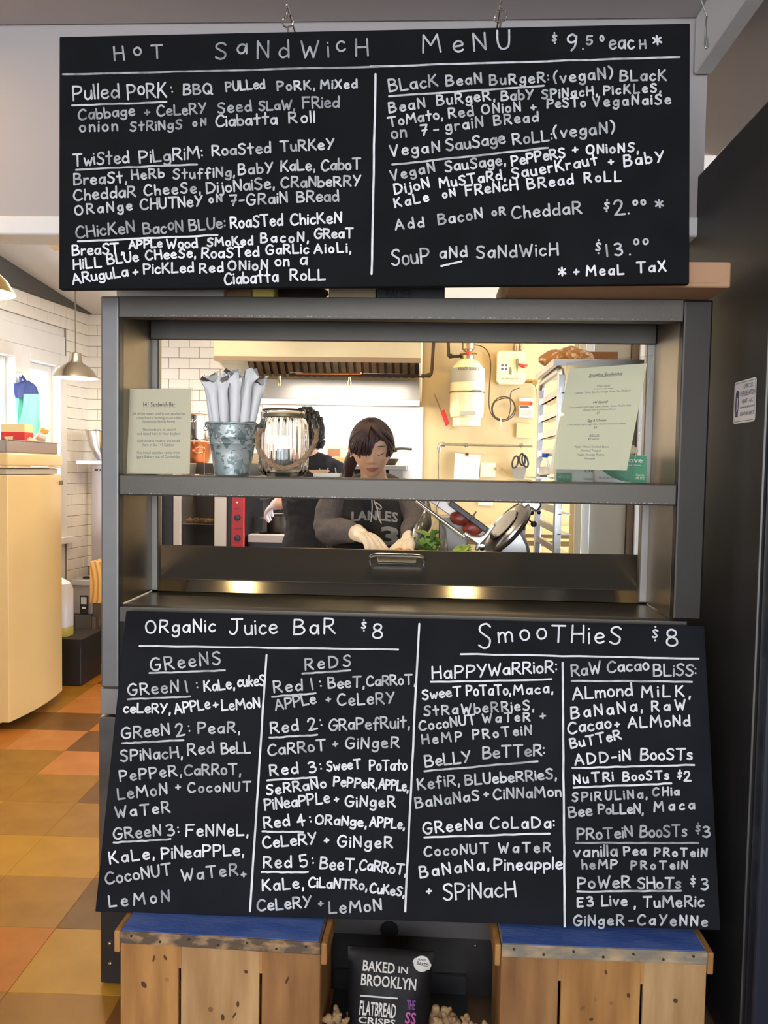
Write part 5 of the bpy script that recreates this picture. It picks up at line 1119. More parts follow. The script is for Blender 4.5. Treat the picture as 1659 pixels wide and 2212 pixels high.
# --- things in the far left corner ---
YC = 5.55
blk = thing('butcher_block', 'thick pale butcher block with striped end grain on steel legs', 'butcher block', (XY(215, YC)+.2, YC+.25, 0))
zb0_, zb1_ = zq(205, 1303, YC), zq(205, 1213, YC); bx0 = XY(193.5, YC)
GR = bpy.data.materials.new('end_grain_wood'); GR.use_nodes = True; nt = GR.node_tree; b = nt.nodes['Principled BSDF']
tc = nt.nodes.new('ShaderNodeTexCoord'); wv = nt.nodes.new('ShaderNodeTexWave'); wv.wave_type = 'RINGS'; wv.rings_direction = 'Y'; wv.inputs['Scale'].default_value = 9; wv.inputs['Distortion'].default_value = 1.2
mp = nt.nodes.new('ShaderNodeMapping'); mp.inputs['Location'].default_value = (.75, 0, -.55); cr = nt.nodes.new('ShaderNodeValToRGB'); cr.color_ramp.elements[0].color = (.80, .46, .13, 1); cr.color_ramp.elements[1].color = (.50, .22, .05, 1); cr.color_ramp.elements[0].position = .4
nt.links.new(tc.outputs['Object'], mp.inputs[0]); nt.links.new(mp.outputs[0], wv.inputs[0]); nt.links.new(wv.outputs[1], cr.inputs[0]); nt.links.new(cr.outputs[0], b.inputs['Base Color']); b.inputs['Roughness'].default_value = .5
MB().box(bx0, bx0+.55, YC, YC+.38, zb0_, zb1_).bevel(.004, 2).build('block', GR, blk)
for xx in (bx0+.05, bx0+.50):
    for yy in (YC+.05, YC+.33): MB().lathe([(.018, 0), (.022, .03), (.026, .3), (.028, zb0_-.001)], (xx, yy, 0), 14).build('leg', mat('leg_dark_steel', (.25, .2, .15), .35, .9), blk)
MB().box(bx0+.02, bx0+.54, YC+.012, YC+.03, zb0_-.10, zb0_-.001).build('apron_rail', mat('leg_dark_steel', (.2, .2, .2)), blk)
stp = thing('steel_cabinet', 'narrow stainless cabinet side standing in the tiled corner', 'cabinet', (XY(240, 5.95), 5.96, 0))
zsc = zq(208, 995, 5.94)
MB().box(XY(197, 5.94), XY(290, 5.94), 5.945, 5.99, .02, zsc).bevel(.003, 1).build('cabinet_body', mat('steel_bluish_sheen', (.62, .60, .68), .35, .85), stp)  # bluish reflection tinted into the stainless base colour
MB().box(XY(192, 5.93), XY(290, 5.93), 5.70, 5.94, zsc-.03, zsc).bevel(.004, 1).build('cabinet_top', mat('steel_bluish_sheen', (.6, .6, .7)), stp)
for px in (203, 214): MB().lathe([(.008, 0), (.007, .006), (.001, .008)], P(px, 1015, 5.944), 12, axis=(0, -1, 0)).build('bolt', CHROME, stp)
MB().box(XY(201, 5.94), XY(217, 5.94), 5.94, 5.945, zq(208, 1017, 5.94), zq(208, 1013, 5.94)).build('slot', PLASTIC_B, stp)
bw_ = thing('mixing_bowl', 'wide steel mixing bowl on top of the stainless cabinet', 'bowl', V((XY(225, 5.8), 5.8, zsc)))
R = XY(225, 5.8)-XY(184, 5.8); H = zq(205, 931, 5.8)-zsc
MB().lathe([(R*.25, .001), (R*.45, H*.12), (R*.70, H*.45), (R*.84, H*.8), (R*.92, H*.97), (R, H), (R, H+.006), (R*.90, H*.99), (R*.80, H*.8), (R*.66, H*.47), (R*.4, H*.15), (.001, H*.06)], (XY(225, 5.8), 5.8, zsc), 40).build('bowl_body', STEEL_P, bw_)
# small appliance with black switch on a wire table, jug and black crate
YA = 5.62
wt = thing('wire_table', 'low steel wire table under the steamer in the corner', 'table', (XY(175, YA), YA+.15, 0))
zwt = zq(175, 1328, YA)
MB().box(XY(152, YA), XY(199, YA)-.01, YA, YA+.26, zwt-.012, zwt).build('table_top', STEEL_S, wt)
for px in (156, 194): m = MB(); m.tube([(XY(px, YA), YA+.02, zwt-.012), (XY(px, YA)+(.02 if px < 170 else -.02), YA+.02, .0)], .008, 8); m.build('leg', STEEL_S, wt)
stm = thing('food_steamer', 'grey countertop steamer with black switch plate in the far left corner', 'appliance', (XY(175, YA), YA+.12, zwt))
za = zq(175, 1266, YA); MB().box(XY(153, YA), XY(197, YA), YA+.02, YA+.24, zwt+.001, za).bevel(.008, 2).build('housing', mat('steamer_grey', (.42, .40, .42), .35, .5), stm)
MB().box(XY(151, YA), XY(199, YA), YA+.0, YA+.25, za+.001, za+.045).bevel(.008, 2).build('lid', mat('steamer_lid', (.60, .60, .66), .3, .6), stm)
MB().box(XY(170, YA), XY(190, YA), YA+.06, YA+.10, za+.046, za+.058).bevel(.003, 1).build('lid_handle', PLASTIC_B, stm)
MB().box(XY(171, YA), XY(188, YA), YA+.005, YA+.019, zq(175, 1326, YA), zq(175, 1287, YA)).bevel(.002, 1).build('switch_plate', PLASTIC_B, stm)
MB().box(XY(174, YA), XY(186, YA), YA+.002, YA+.0048, zq(175, 1305, YA), zq(175, 1290, YA)).build('switch_label', mat('switch_label', (.6, .58, .54), .4), stm)
MB().box(XY(176, YA), XY(184, YA), YA+.001, YA+.0048, zq(175, 1315, YA), zq(175, 1311, YA)).build('rocker', PLASTIC_W, stm)
YJ = 5.1
jg = thing('water_jug', 'translucent white jug with yellow liquid standing behind the freezer', 'jug', (XY(134, YJ), YJ, 0)); zj0 = zq(140, 1372, YJ); zj1 = zq(140, 1250, YJ); xj = XY(155, YJ)-.10
MB().lathe([(.098, 0), (.10, .01), (.10, .06)], (xj, YJ, zj0), 28).build('liquid', mat('yellow_oil', (.62, .50, .10), .3), jg)
MB().lathe([(.10, .061), (.10, zj1-zj0-.07), (.085, zj1-zj0-.03), (.04, zj1-zj0)], (xj, YJ, zj0), 28).build('jug_body', mat('milky_white_plastic', (.80, .80, .85), .3), jg)
bc = thing('black_crate', 'black plastic crate on the floor behind the freezer', 'crate', (XY(150, YJ), YJ, 0)); zc0 = zj0-.002
m = MB().box(XY(120, 5.0), XY(174, 5.0), 5.0, 5.32, .001, zc0-.004).bevel(.006, 2); m.build('crate_body', BLACKM, bc)
m = MB().box(XY(118, 4.99), XY(176, 4.99), 4.99, 5.33, zc0-.05, zc0-.0); m.build('crate_rim', BLACKM, bc)
# ---------------- on the middle shelf ----------------
ZS = 1.3722
# left menu card in an acrylic holder
def card_frame(bl, br, tl):
    u = (br-bl).normalized(); v = (tl-bl); n = u.cross(v).normalized(); v = n.cross(u); return (bl, u, v, n)
bl, br, tl = P(273, 1027, 2.16), P(410, 1027, 2.16), P(271.5, 841, 2.185)
k = (ZS-.0-bl.z); 
mc = thing('notice_card', 'grey-cream sandwich bar notice card at the left end of the shelf', 'menu card', V(bl))
f = card_frame(bl+V((0, 0, .004)), br+V((0, 0, .004)), tl+V((0, 0, .002))); wC = (br-bl).length; hC = (tl-bl).length-.003
flat('paper', f, [(0, 0), (wC, 0), (wC, hC), (0, hC)], PAPER_G, mc, 0, .0008)
sc_ = 2.16/FPX
for s, y, w_, h_ in (('141 Sandwich Bar', 874, 72, 9.5), ('All of the meats used in our sandwiches', 893, 118, 6.2), ('come from a farming co-op called', 902, 102, 6.2), ('Northeast Family Farms', 911, 72, 6.2), ('The meats are all natural', 928, 74, 6.2), ('and raised here in New England', 937, 96, 6.2), ('Each meat is roasted and sliced', 953, 94, 6.2), ('here in the 141 Kitchen', 962, 70, 6.2), ("Our bread selection comes from", 979, 96, 6.2), ("Iggy's Bakery out of Cambridge", 988, 98, 6.2)):
    yy = (1027-y-4)*sc_; cx = wC/2; fit('lettering', s, f, cx-w_*sc_/2, cx+w_*sc_/2, yy, h_*sc_, INK_L if y > 880 else INK, mc, .0014, .012)
flat('underline', f, [(wC/2-.045, (1027-881)*sc_), (wC/2+.045, (1027-881)*sc_), (wC/2+.045, (1027-881)*sc_+.0008), (wC/2-.045, (1027-881)*sc_+.0008)], INK_L, mc, .001)
ah = thing('acrylic_sign_holder', 'clear upright holder around the grey-cream notice card', 'sign holder', V(bl))
o, u, v, n = f
MB().obox(o-u*.003-v*.002+n*.0016, u*(wC+.006), v*(hC+.004), n*.0012).build('front_sheet', ACRYL, ah)
MB().obox(o-u*.003-v*.002-n*.003, u*(wC+.006), v*(hC+.004), n*.0012).build('back_sheet', ACRYL, ah)
q = P(273, 1027, 2.16); MB().box(q.x, q.x+wC, 2.135, 2.21, ZS, ZS+.002).build('base', ACRYL, ah)
# galvanised pail with wrapped straws
pc_ = P(500, 1030, 2.19); pc_ = V((XY(497, 2.2), 2.225, ZS)); R0_, R1_ = .0465, .0705; Hp = zq(500, 914, 2.2)-ZS
GAL = bpy.data.materials.new('galvanised_spangle'); GAL.use_nodes = True; nt = GAL.node_tree; b = nt.nodes['Principled BSDF']
tc = nt.nodes.new('ShaderNodeTexCoord'); vo = nt.nodes.new('ShaderNodeTexVoronoi'); vo.inputs['Scale'].default_value = 62; nz = nt.nodes.new('ShaderNodeTexNoise'); nz.inputs['Scale'].default_value = 40
ad = nt.nodes.new('ShaderNodeMixRGB'); ad.inputs[0].default_value = .06; cr = nt.nodes.new('ShaderNodeValToRGB'); cr.color_ramp.interpolation = 'CONSTANT'
cr.color_ramp.elements[0].color = (.26, .33, .325, 1); cr.color_ramp.elements[1].color = (.48, .56, .55, 1); cr.color_ramp.elements[1].position = .42; e = cr.color_ramp.elements.new(.62); e.color = (.68, .75, .73, 1)
nt.links.new(tc.outputs['Object'], ad.inputs[1]); nt.links.new(tc.outputs['Object'], nz.inputs[0]); nt.links.new(nz.outputs['Color'], ad.inputs[2]); nt.links.new(ad.outputs[0], vo.inputs['Vector']); nt.links.new(vo.outputs['Color'], cr.inputs[0]); nt.links.new(cr.outputs[0], b.inputs['Base Color']); b.inputs['Metallic'].default_value = .55; b.inputs['Roughness'].default_value = .38
pl = thing('galvanised_pail', 'mottled galvanised pail full of wrapped straws on the shelf', 'pail', pc_)
def rr_(t): return R0_+(R1_-R0_)*t
prof = [(R0_-.002, 0), (R0_, .001)]+[(rr_(t), Hp*t) for t in (.2, .4, .58)]+[(rr_(.60)+.0022, Hp*.60), (rr_(.62), Hp*.62), (rr_(.69), Hp*.69), (rr_(.71)+.0022, Hp*.71), (rr_(.73), Hp*.73), (rr_(.96), Hp*.96), (R1_+.003, Hp-.003), (R1_+.0035, Hp), (R1_-.001, Hp+.001), (R1_-.004, Hp-.006), (R0_-.001, .004), (.0005, .003)]
MB().lathe(prof, pc_, 48).build('pail_body', GAL, pl)
m = MB(); m.tube(smooth([pc_+V((-R1_-.002, 0, Hp-.012)), pc_+V((-R1_*.9, -.03, Hp+.002)), pc_+V((0, -R1_-.008, Hp-.006)), pc_+V((R1_*.9, -.03, Hp+.003)), pc_+V((R1_+.002, 0, Hp-.012))], None, 5)[0], .0016, 6); m.build('wire_handle', mat('dull_wire', (.3, .3, .28), .4, .8), pl)
for s_ in (-1, 1): m = MB(); ring(m, pc_+V((s_*(R1_+.004), 0, Hp-.014)), .006, .0016, (0, 1, 0), 12); m.build('handle_lug', mat('dull_wire', (.3, .3, .28)), pl)
STR = mat('straw_wrapper', (.97, .97, .97), .42, 0, bump=.35, bscale=60)
translucent(STR, .3); STR.node_tree.nodes['Principled BSDF'].inputs['Base Color'].default_value = (.97, .97, .97, 1)
r2 = random.Random(12)
spots = []
for ring_n, rad in ((1, 0), (6, .38), (11, .80)):
    for i in range(ring_n): a_ = 2*PI*i/ring_n+.3*ring_n; spots.append((math.cos(a_)*rad, math.sin(a_)*rad))
tops = {}
base_straws = []
for vI in range(4):
    rv = random.Random(vI); m = MB(); L_ = .245; rs = .0118
    nn = 18; rings_ = []
    for j in range(nn+1):
        t = j/nn; z = L_*t
        flat_ = max(0, (t-.86)/.14); bend = .007*max(0, (t-.90)/.1)**1.5*(1 if vI % 2 else -1)
        rx = rs*(1+.12*math.sin(t*9+vI))*(1+flat_*.75); ry = rs*(1+.10*math.cos(t*7+vI*2))*(1-flat_*.88)
        rings_.append([V((math.cos(a*PI/5)*rx+bend+flat_*.003*math.sin(a*2.5+vI), math.sin(a*PI/5)*ry+flat_*.004*math.cos(a*1.9+vI), z+flat_*.012*math.sin(a*1.3+vI*1.7))) for a in range(10)])
    m.rings(rings_); o = m.build('wrapped_straw', STR, ang=40); base_straws.append(o)
for i, (a_, b_) in enumerate(spots):
    o = base_straws[i] if i < 4 else base_straws[i % 4].copy()
    if i >= 4: C.objects.link(o)
    p0 = pc_+V((a_*(R0_-.010), b_*(R0_-.012), .012+r2.uniform(0, .028))); p1 = pc_+V((a_*.088+r2.uniform(-.004, .004), b_*.062, .245)); d = (p1-p0).normalized()
    o.location = p0; o.rotation_mode = 'QUATERNION'; o.rotation_quaternion = V((0, 0, 1)).rotation_difference(d)
    tag(o, 'white wrapped straw standing among the others in the galvanised pail', 'straw', 'wrapped straws in the galvanised pail')
# ribbed jar with rope handle
jc = V((XY(613, 2.24), 2.235, ZS)); RJ = .067; HJ = zq(613, 889, 2.235)-ZS
jr = thing('glass_tip_jar', 'ribbed clear glass jar with rope handle holding a folded banknote', 'jar', jc)
n_ = 96; m = MB(); outer = [(.050, 0), (.058, .004), (.0665, .018), (.0675, .05), (.0675, .10), (.0655, HJ*.80), (.060, HJ*.87), (.053, HJ*.905), (.0525, HJ*.95), (.057, HJ*.97), (.057, HJ)]
inner = [(.050, HJ), (.0495, HJ*.90), (.057, HJ*.86), (.062, HJ*.79), (.0642, .10), (.0642, .05), (.063, .022), (.052, .009), (.001, .008)]
rs_ = []
for idx, (r_, z) in enumerate([(.001, 0)]+outer+inner):
    rib = .020 if (idx >= 3 and idx <= 7) else 0
    rs_.append([jc+V((math.cos(2*PI*i/n_)*r_*(1+rib*math.cos(24*2*PI*i/n_)), math.sin(2*PI*i/n_)*r_*(1+rib*math.cos(24*2*PI*i/n_)), z)) for i in range(n_)])
m.rings(rs_, True); m.build('jar_glass', GLASS, jr, ang=80)
MB().lathe([(.0535, HJ*.905), (.0575, HJ*.91), (.0575, HJ*.955), (.0535, HJ*.96)], jc, 40, cap=False).build('neck_wire_band', mat('olive_band', (.20, .17, .10), .5, .5), jr)
m = MB(); m.lathe([(.0515, HJ+.0005), (.0585, HJ+.0005), (.0595, HJ+.003), (.0585, HJ+.0055), (.0515, HJ+.0055)], jc, 48, cap=False); m.build('rim', mat('dark_rim', (.035, .03, .025), .25), jr)
Yr = 2.158
rp = [P(a, b, Yr) for a, b in ((557, 924), (554, 946), (558, 971), (577, 995), (601, 1009), (625, 1010), (652, 995), (670, 973), (681, 947), (678, 926))]
rp = [q+V((0, .045*abs((i-4.5)/4.5)**3, 0)) for i, q in enumerate(rp)]
pth = smooth(rp, None, 9)[0]; ROPE = mat('jute_rope', (.34, .22, .125), .85, 0, var=.2, scale=60, bump=.6, bscale=200)
rope = thing('rope_handle_group', '', '', (0, 0, 0)); bpy.data.objects.remove(rope)
for s_ in range(3):
    pts = []
    for i, p in enumerate(pth):
        t = (pth[min(i+1, len(pth)-1)]-pth[max(i-1, 0)]).normalized(); uu = V((0, 1, 0)); vv = t.cross(uu).normalized(); a_ = i*.42+s_*2*PI/3
        pts.append(p+(uu*math.cos(a_)+vv*math.sin(a_))*.0036)
    m = MB(); m.tube(pts, .0040, 8); m.build('rope_strand', ROPE, jr)
FER = mat('ferrule_steel', (.30, .27, .23), .35, .9)
for a_, b_ in (((557, 928), (561, 905)), ((679, 930), (671, 903))):
    p0, p1 = P(*a_, Yr)+V((0, .045, 0)), P(*b_, Yr)+V((0, .060, 0)); m = MB(); m.tube([p0, p0.lerp(p1, .5), p1], [.0085, .0085, .0075], 14); m.build('ferrule', FER, jr)
    m = MB(); ring(m, p1+V((0, .006, .006)), .007, .0013, (1, 0, 0), 14); m.build('wire_ring', mat('dull_wire', (.3, .3, .28)), jr)
bn = thing('folded_banknote', 'folded green-grey banknote standing inside the ribbed jar', 'banknote', jc+V((0, 0, .012)))
bo = jc+V((0, 0, .010)); 
for i, (x0, x1, y, h_, m_) in enumerate(((-.012, .022, -.012, .066, mat('banknote_green', (.28, .31, .24), .8, var=.3, scale=90)), (-.030, -.010, .010, .060, mat('banknote_dark', (.2, .22, .18), .8, var=.3, scale=80)), (.006, .020, -.0145, .060, mat('banknote_dark', (.1, .1, .1))))):
    MB().slab([bo+V((x0, y, 0)), bo+V((x1, y+.006, 0)), bo+V((x1, y+.004, h_)), bo+V((x0, y-.002, h_))], (0, .0006, 0)).build('note_fold', m_, bn)
# small card with three twigs
sb = thing('toothpick_box', 'low white box holding three wooden picks behind the shelf centre', 'box', P(718, 1033, 2.31))
x0, x1 = P(690, 0, 2.30).x, P(749, 0, 2.30).x
MB().box(x0, x1, 2.30, 2.345, ZS, ZS+.011).bevel(.001, 1).build('box_body', mat('ivory_card', (.80, .78, .64), .5), sb)
for a_, b_ in (((695, 1027), (690, 1012)), ((705, 1027), (709, 1010)), ((727, 1027), (724, 1010))): m = MB(); m.tube([P(*a_, 2.32), P(*b_, 2.32)], .0016, 6); m.build('pick', mat('pick_wood', (.55, .48, .35), .6), sb)
# small clear card holder left of the pail
ch = thing('acrylic_card_stand', 'little clear card stand at the left of the pail', 'card stand', P(452, 1025, 2.3))
m = MB(); q0, q1 = P(441, 1035, 2.30), P(460, 1035, 2.30); m.box(q0.x, q1.x+.01, 2.30, 2.302, ZS+.002, zq(450, 978, 2.3)); m.build('sheet', ACRYL, ch); MB().box(q0.x-.02, q1.x+.01, 2.27, 2.33, ZS, ZS+.0019).build('base', ACRYL, ch)
# right acrylic holder with breakfast menu
bl, br = P(1188, 1013, 2.235), P(1354, 1016.5, 2.155); tl = P(1229.5, 797, 2.275)
u = (br-bl).normalized(); wD = (br-bl).length; vv = tl-bl; hD = vv.length; n = u.cross(vv).normalized(); v = vv.normalized()
def sheared(pts, off): return [bl+u*(x*wD)+vv*y+n*off for x, y in pts]
bmn = thing('breakfast_menu_card', 'pale yellow breakfast sandwiches menu leaning at the right end of the shelf', 'menu card', bl)
tr_ = P(1398, 785, 2.275-.080); d4 = PP(1398, 785, bl, n)
MB().slab([bl, br, d4, tl], n*.0008).build('paper', PAPER, bmn, smooth_=False)
def bilin(s_, t_): return (bl.lerp(br, s_)).lerp(tl.lerp(d4, s_), t_)
def mtext(s, cs, t_, w_, h_, m_, sh=.25, bold=.01):
    cu = text('lettering', s, (V(), V((1, 0, 0)), V((0, 0, 1)), V((0, -1, 0))), 0, 0, 1, m_, None, 'CENTER', shear=sh, off=0, bold=bold)
    xs = [q.co.x for q in cu.data.vertices]; X0, X1 = min(xs), max(xs); base = V(bmn['_base'])
    for q in cu.data.vertices: q.co = bilin(cs-w_/2+(q.co.x-X0)/(X1-X0)*w_, t_+q.co.z*h_/.7)+n*.0013-base
    cu.parent = bmn
for s, t_, w_, h_, m_, sh in (('Breakfast Sandwiches', .935-.03, .43, .030, INK, .3), ('Bread Choices', .80, .17, .018, INK_L, .2), ("All Breads From Iggy's Bakery", .775, .25, .012, INK_L, .2), ('Ciabatta, 7 Grain, Rye, Sour Dough, Gluten Free Multigrain', .742, .72, .017, INK_L, .2), ('141 Special', .640, .19, .024, INK, .2),
                              ('2 over medium organic eggs, Cabot Cheddar, Tomato Pico De Gallo,', .600, .80, .017, INK_L, .2), ('Chipotle Aioli, On Choice of Bread', .570, .42, .017, INK_L, .2), ('$7', .535, .04, .020, INK_L, 0), ('Egg & Cheese', .462, .24, .024, INK, .2), ('2 over medium organic eggs, Cabot Cheddar, On Choice of Bread', .430, .76, .016, INK_L, .2),
                              ('$5', .395, .04, .02, INK_L, 0), ('Add On', .322, .13, .020, INK_L, .2), ('$2 each', .285, .14, .020, INK_L, 0), ('Apple Wood Smoked Bacon', .210, .45, .020, INK_L, 0), ('Smoked Tempeh', .173, .26, .020, INK_L, 0), ('Veggie Sausage Patties', .135, .36, .020, INK_L, 0), ('Avocado', .098, .14, .020, INK_L, 0)):
    mtext(s, .50, t_, w_, h_, m_, sh)
for c0, c1, t_ in ((.285, .715, .897), (.44, .57, .315)):
    MB().slab([bilin(c0, t_)+n*.0013, bilin(c1, t_)+n*.0013, bilin(c1, t_+.003)+n*.0013, bilin(c0, t_+.003)+n*.0013], n*.0001).build('underline', INK, bmn, smooth_=False)
ah = thing('acrylic_sign_holder', 'clear slanted holder around the pale yellow breakfast menu', 'sign holder', bl)
e0, e1, e2, e3 = PP(1192, 1040, bl+n*.0022, n), PP(1362, 1043, bl+n*.0022, n), PP(1412, 768, bl+n*.0022, n), PP(1225, 783, bl+n*.0022, n)
MB().slab([e0, e1, e2, e3], n*.0014).build('front_sheet', ACRYL, ah)
MB().slab([q-n*.0035 for q in (e0, e1, e2, e3)], n*.0008).build('back_sheet', ACRYL, ah)
mid0, mid1 = e0.lerp(e3, .75), e1.lerp(e2, .72); bk = V((-n.x, -n.y, 0)).normalized()
f0, f1 = V((e0.x, e0.y, ZS+.002))+bk*.055, V((e1.x, e1.y, ZS+.002))+bk*.055
MB().slab([V((e0.x, e0.y, ZS)), V((e1.x, e1.y, ZS)), V((f1.x, f1.y, ZS)), V((f0.x, f0.y, ZS))], (0, 0, .0018)).build('base', ACRYL, ah)
# glove boxes
GRN = mat('box_green', (.02, .22, .09), .4); WB = mat('box_white', (.74, .74, .72), .4)
gx0, gx1 = P(1322, 0, 2.27).x, P(1434, 0, 2.27).x; gz1 = zq(1400, 984, 2.27)
gb = thing('glove_box', 'green and white box of disposable gloves behind the slanted menu', 'box', ((gx0+gx1)/2, 2.3, ZS))
MB().box(gx0, gx1-.001, 2.272, 2.345, ZS, gz1).bevel(.001, 1).build('box_body', WB, gb)
f = frame((gx0, 2.272, ZS), (1, 0, 0), (0, 0, 1)); wG, hG = gx1-gx0-.001, gz1-ZS
cur = [(wG*(.02+.66*(1-math.cos(t*PI/20))), hG*(.62-.60*math.sin(t*PI/20)**1.6)) for t in range(11)]
flat('green_print', f, [(0.0005, hG*.995), (0.0005, hG*.62)]+cur[1:]+[(wG*.70, .0004), (wG*.995, .0004), (wG*.995, hG*.995)], GRN, gb, .0003)
fit('lettering', 'saniGlove', f, wG*.16, wG*.90, hG*.74, hG*.17, mat('glove_print', (.72, .66, .55), .5), gb, .0009, .02)
fit('lettering', 'General Purpose Vinyl Gloves', f, wG*.16, wG*.88, hG*.62, hG*.06, mat('glove_print', (.7, .7, .6)), gb, .0009)
fit('lettering', 'Quantity:', f, wG*.78, wG*.95, hG*.24, hG*.09, mat('glove_print', (.7, .7, .6)), gb, .0009); fit('lettering', '100 PCS', f, wG*.78, wG*.95, hG*.12, hG*.09, mat('glove_print', (.7, .7, .6)), gb, .0009, .015)
fit('lettering', 'REORDER NO. 434205L', f, wG*.04, wG*.55, hG*.12, hG*.08, INK, gb, .0009)
hx0_, hx1_ = P(1231, 0, 2.31).x, P(1320, 0, 2.31).x; hz1 = zq(1280, 1008, 2.31)
gb = thing('glove_box', 'smaller white and green glove box under the slanted menu', 'box', ((hx0_+hx1_)/2, 2.33, ZS))
MB().box(hx0_, hx1_-.001, 2.312, 2.352, ZS, hz1).bevel(.001, 1).build('box_body', WB, gb)
f = frame((hx0_, 2.312, ZS), (1, 0, 0), (0, 0, 1)); wG, hG = hx1_-hx0_-.001, hz1-ZS
flat('green_print', f, [(.001, .0005), (wG*.40, .0005), (wG*.40, hG*.55), (.001, hG*.55)], GRN, gb, .0003)
fit('lettering', 'MADE OF VINYL', f, wG*.04, wG*.36, hG*.2, hG*.18, mat('glove_print', (.7, .7, .6)), gb, .0009); fit('lettering', 'love', f, wG*.72, wG*.93, hG*.62, hG*.30, GRN, gb, .0009, .02); fit('lettering', 'POWDER FREE', f, wG*.70, wG*.93, hG*.1, hG*.13, INK, gb, .0009)
blob('disposable_glove', 'translucent yellowish glove poking up from the glove box', 'glove', (gx0+.085, 2.31, gz1+.014), .032, (1.05, .55, .50), mat('glove_latex', (.72, .62, .40), .35), .25, 40)
# flat brown paper on the shelf
fp_ = thing('flat_card', 'thin cream paper lying on the shelf left of the slanted menu', 'paper', P(1120, 1038, 2.2))
MB().slab([PZ(1092, 1036, ZS+.0005), PZ(1152, 1041, ZS+.0005), PZ(1148, 1037, ZS+.0005), PZ(1100, 1033, ZS+.0005)], (0, 0, .0008)).build('paper_sheet', PAPER, fp_)

# ---------------- on top of the overshelf ----------------
ZT = 1.8292
def top_box(name, lab, cat, px0, px1, Y0, Y1, h, m_, bev=.002):
    t = thing(name, lab, cat, ((XY(px0, Y0)+XY(px1, Y0))/2, Y0, ZT)); MB().box(XY(px0, Y0), XY(px1, Y0), Y0, Y1, ZT, ZT+h).bevel(bev, 1).build('body', m_, t); return t
top_box('steel_pan', 'deep steel pan lying on top of the overshelf at the left', 'pan', 250, 482, 2.14, 2.34, .10, mat('pan_steel_bright', (.66, .64, .62), .35, .7, var=.15, scale=4))
top_box('brown_box', 'brown box on top of the overshelf beside the steel pan', 'box', 485, 540, 2.16, 2.34, .09, mat('brown_card', (.36, .22, .10), .7))
top_box('yellow_box', 'bright yellow box on top of the overshelf', 'box', 542, 588, 2.14, 2.34, .09, mat('yellow_card', (.82, .68, .16), .6))
blob('dark_cloth_bundle', 'dark crumpled knitted bundle on top of the overshelf', 'cloth', (XY(640, 2.2), 2.22, ZT+.03), .06, (1.15, .8, .55), mat('dark_knit', (.035, .025, .02), .95, bump=.8, bscale=120), .35, 30, 30)
top_box('cream_box', 'cream box on top of the overshelf behind the dark bundle', 'box', 705, 806, 2.18, 2.34, .09, mat('cream_card', (.62, .50, .33), .7, var=.1, scale=12))
t = top_box('black_case', 'black case with dark lettering on top of the overshelf centre', 'case', 808, 953, 2.13, 2.34, .10, mat('black_case', (.028, .034, .036), .5))
f = frame((XY(808, 2.13), 2.13, ZT), (1, 0, 0), (0, 0, 1)); fit('lettering', 'BAUER', f, .022, .092, .003, .024, mat('case_print', (.008, .008, .008), .4), t, .0006, .03)
# the big shallow cardboard box overhanging the frame
cbd = thing('cardboard_box', 'flat cardboard box overhanging the right end of the overshelf', 'box', (.45, 2.1, ZT))
CARD = mat('kraft_cardboard', (.43, .245, .135), .75, 0, var=.05, scale=6, bump=.05, bscale=120)
Yc0 = 1.966; cx0, cx1 = XY(1086, 2.0), P(1579, 600, Yc0).x; cz0 = ZT+.001; cz1 = zq(1540, 566, Yc0)
MB().box(cx0, cx1, Yc0, 2.33, cz0, cz1).bevel(.003, 1).build('box_body', CARD, cbd)
MB().slab([(cx1-.12, Yc0-.0022, cz0+.012), (cx1-.028, Yc0-.0022, cz0+.012), (cx1-.012, Yc0-.0022, cz0+.035), (cx1-.010, Yc0-.0022, cz1+.001), (cx1-.12, Yc0-.0022, cz1+.001)][:4]+[], (0, .0018, 0)) if False else None
MB().prism([(cx1-.14, Yc0-.0022, cz0+.010), (cx1-.030, Yc0-.0022, cz0+.010), (cx1-.014, Yc0-.0022, cz0+.024), (cx1-.010, Yc0-.0022, cz1-.001), (cx1-.14, Yc0-.0022, cz1-.001)], (0, .0020, 0)).build('front_flap', CARD, cbd)

# ---------------- work area behind the lid ----------------
ZW = 1.0655
cbo = thing('cutting_board', 'white cutting board on the rear ledge where the woman works', 'cutting board', (-.1, 2.78, ZW))
MB().box(-.62, .10, 2.62, 2.93, ZW, ZW+.024).bevel(.004, 2).build('board_body', mat('poly_board', (.78, .76, .68), .5), cbo)
ZB = ZW+.0245
sd = thing('sandwich', 'open sandwich with orange filling under the woman\'s hands', 'sandwich', P(850, 1184, 2.76))
q = P(848, 1188, 2.74); MB().hexa([(q.x-.075, 2.70, ZB), (q.x+.075, 2.70, ZB), (q.x+.075, 2.80, ZB), (q.x-.075, 2.80, ZB), (q.x-.07, 2.705, ZB+.026), (q.x+.07, 2.705, ZB+.026), (q.x+.07, 2.795, ZB+.026), (q.x-.07, 2.795, ZB+.026)]).bevel(.006, 2).build('bread', mat('ciabatta', (.62, .42, .20), .8, var=.15, scale=30), sd)
m = MB(); r2 = random.Random(4)
for i in range(26): m.ball((q.x+r2.uniform(-.06, .06), r2.uniform(2.715, 2.785), ZB+.030+r2.uniform(0, .008)), .008, 8, (1.2, 1, .7))
tag(m.build('filling', mat('orange_filling', (.75, .34, .05), .5), sd), kind='stuff')
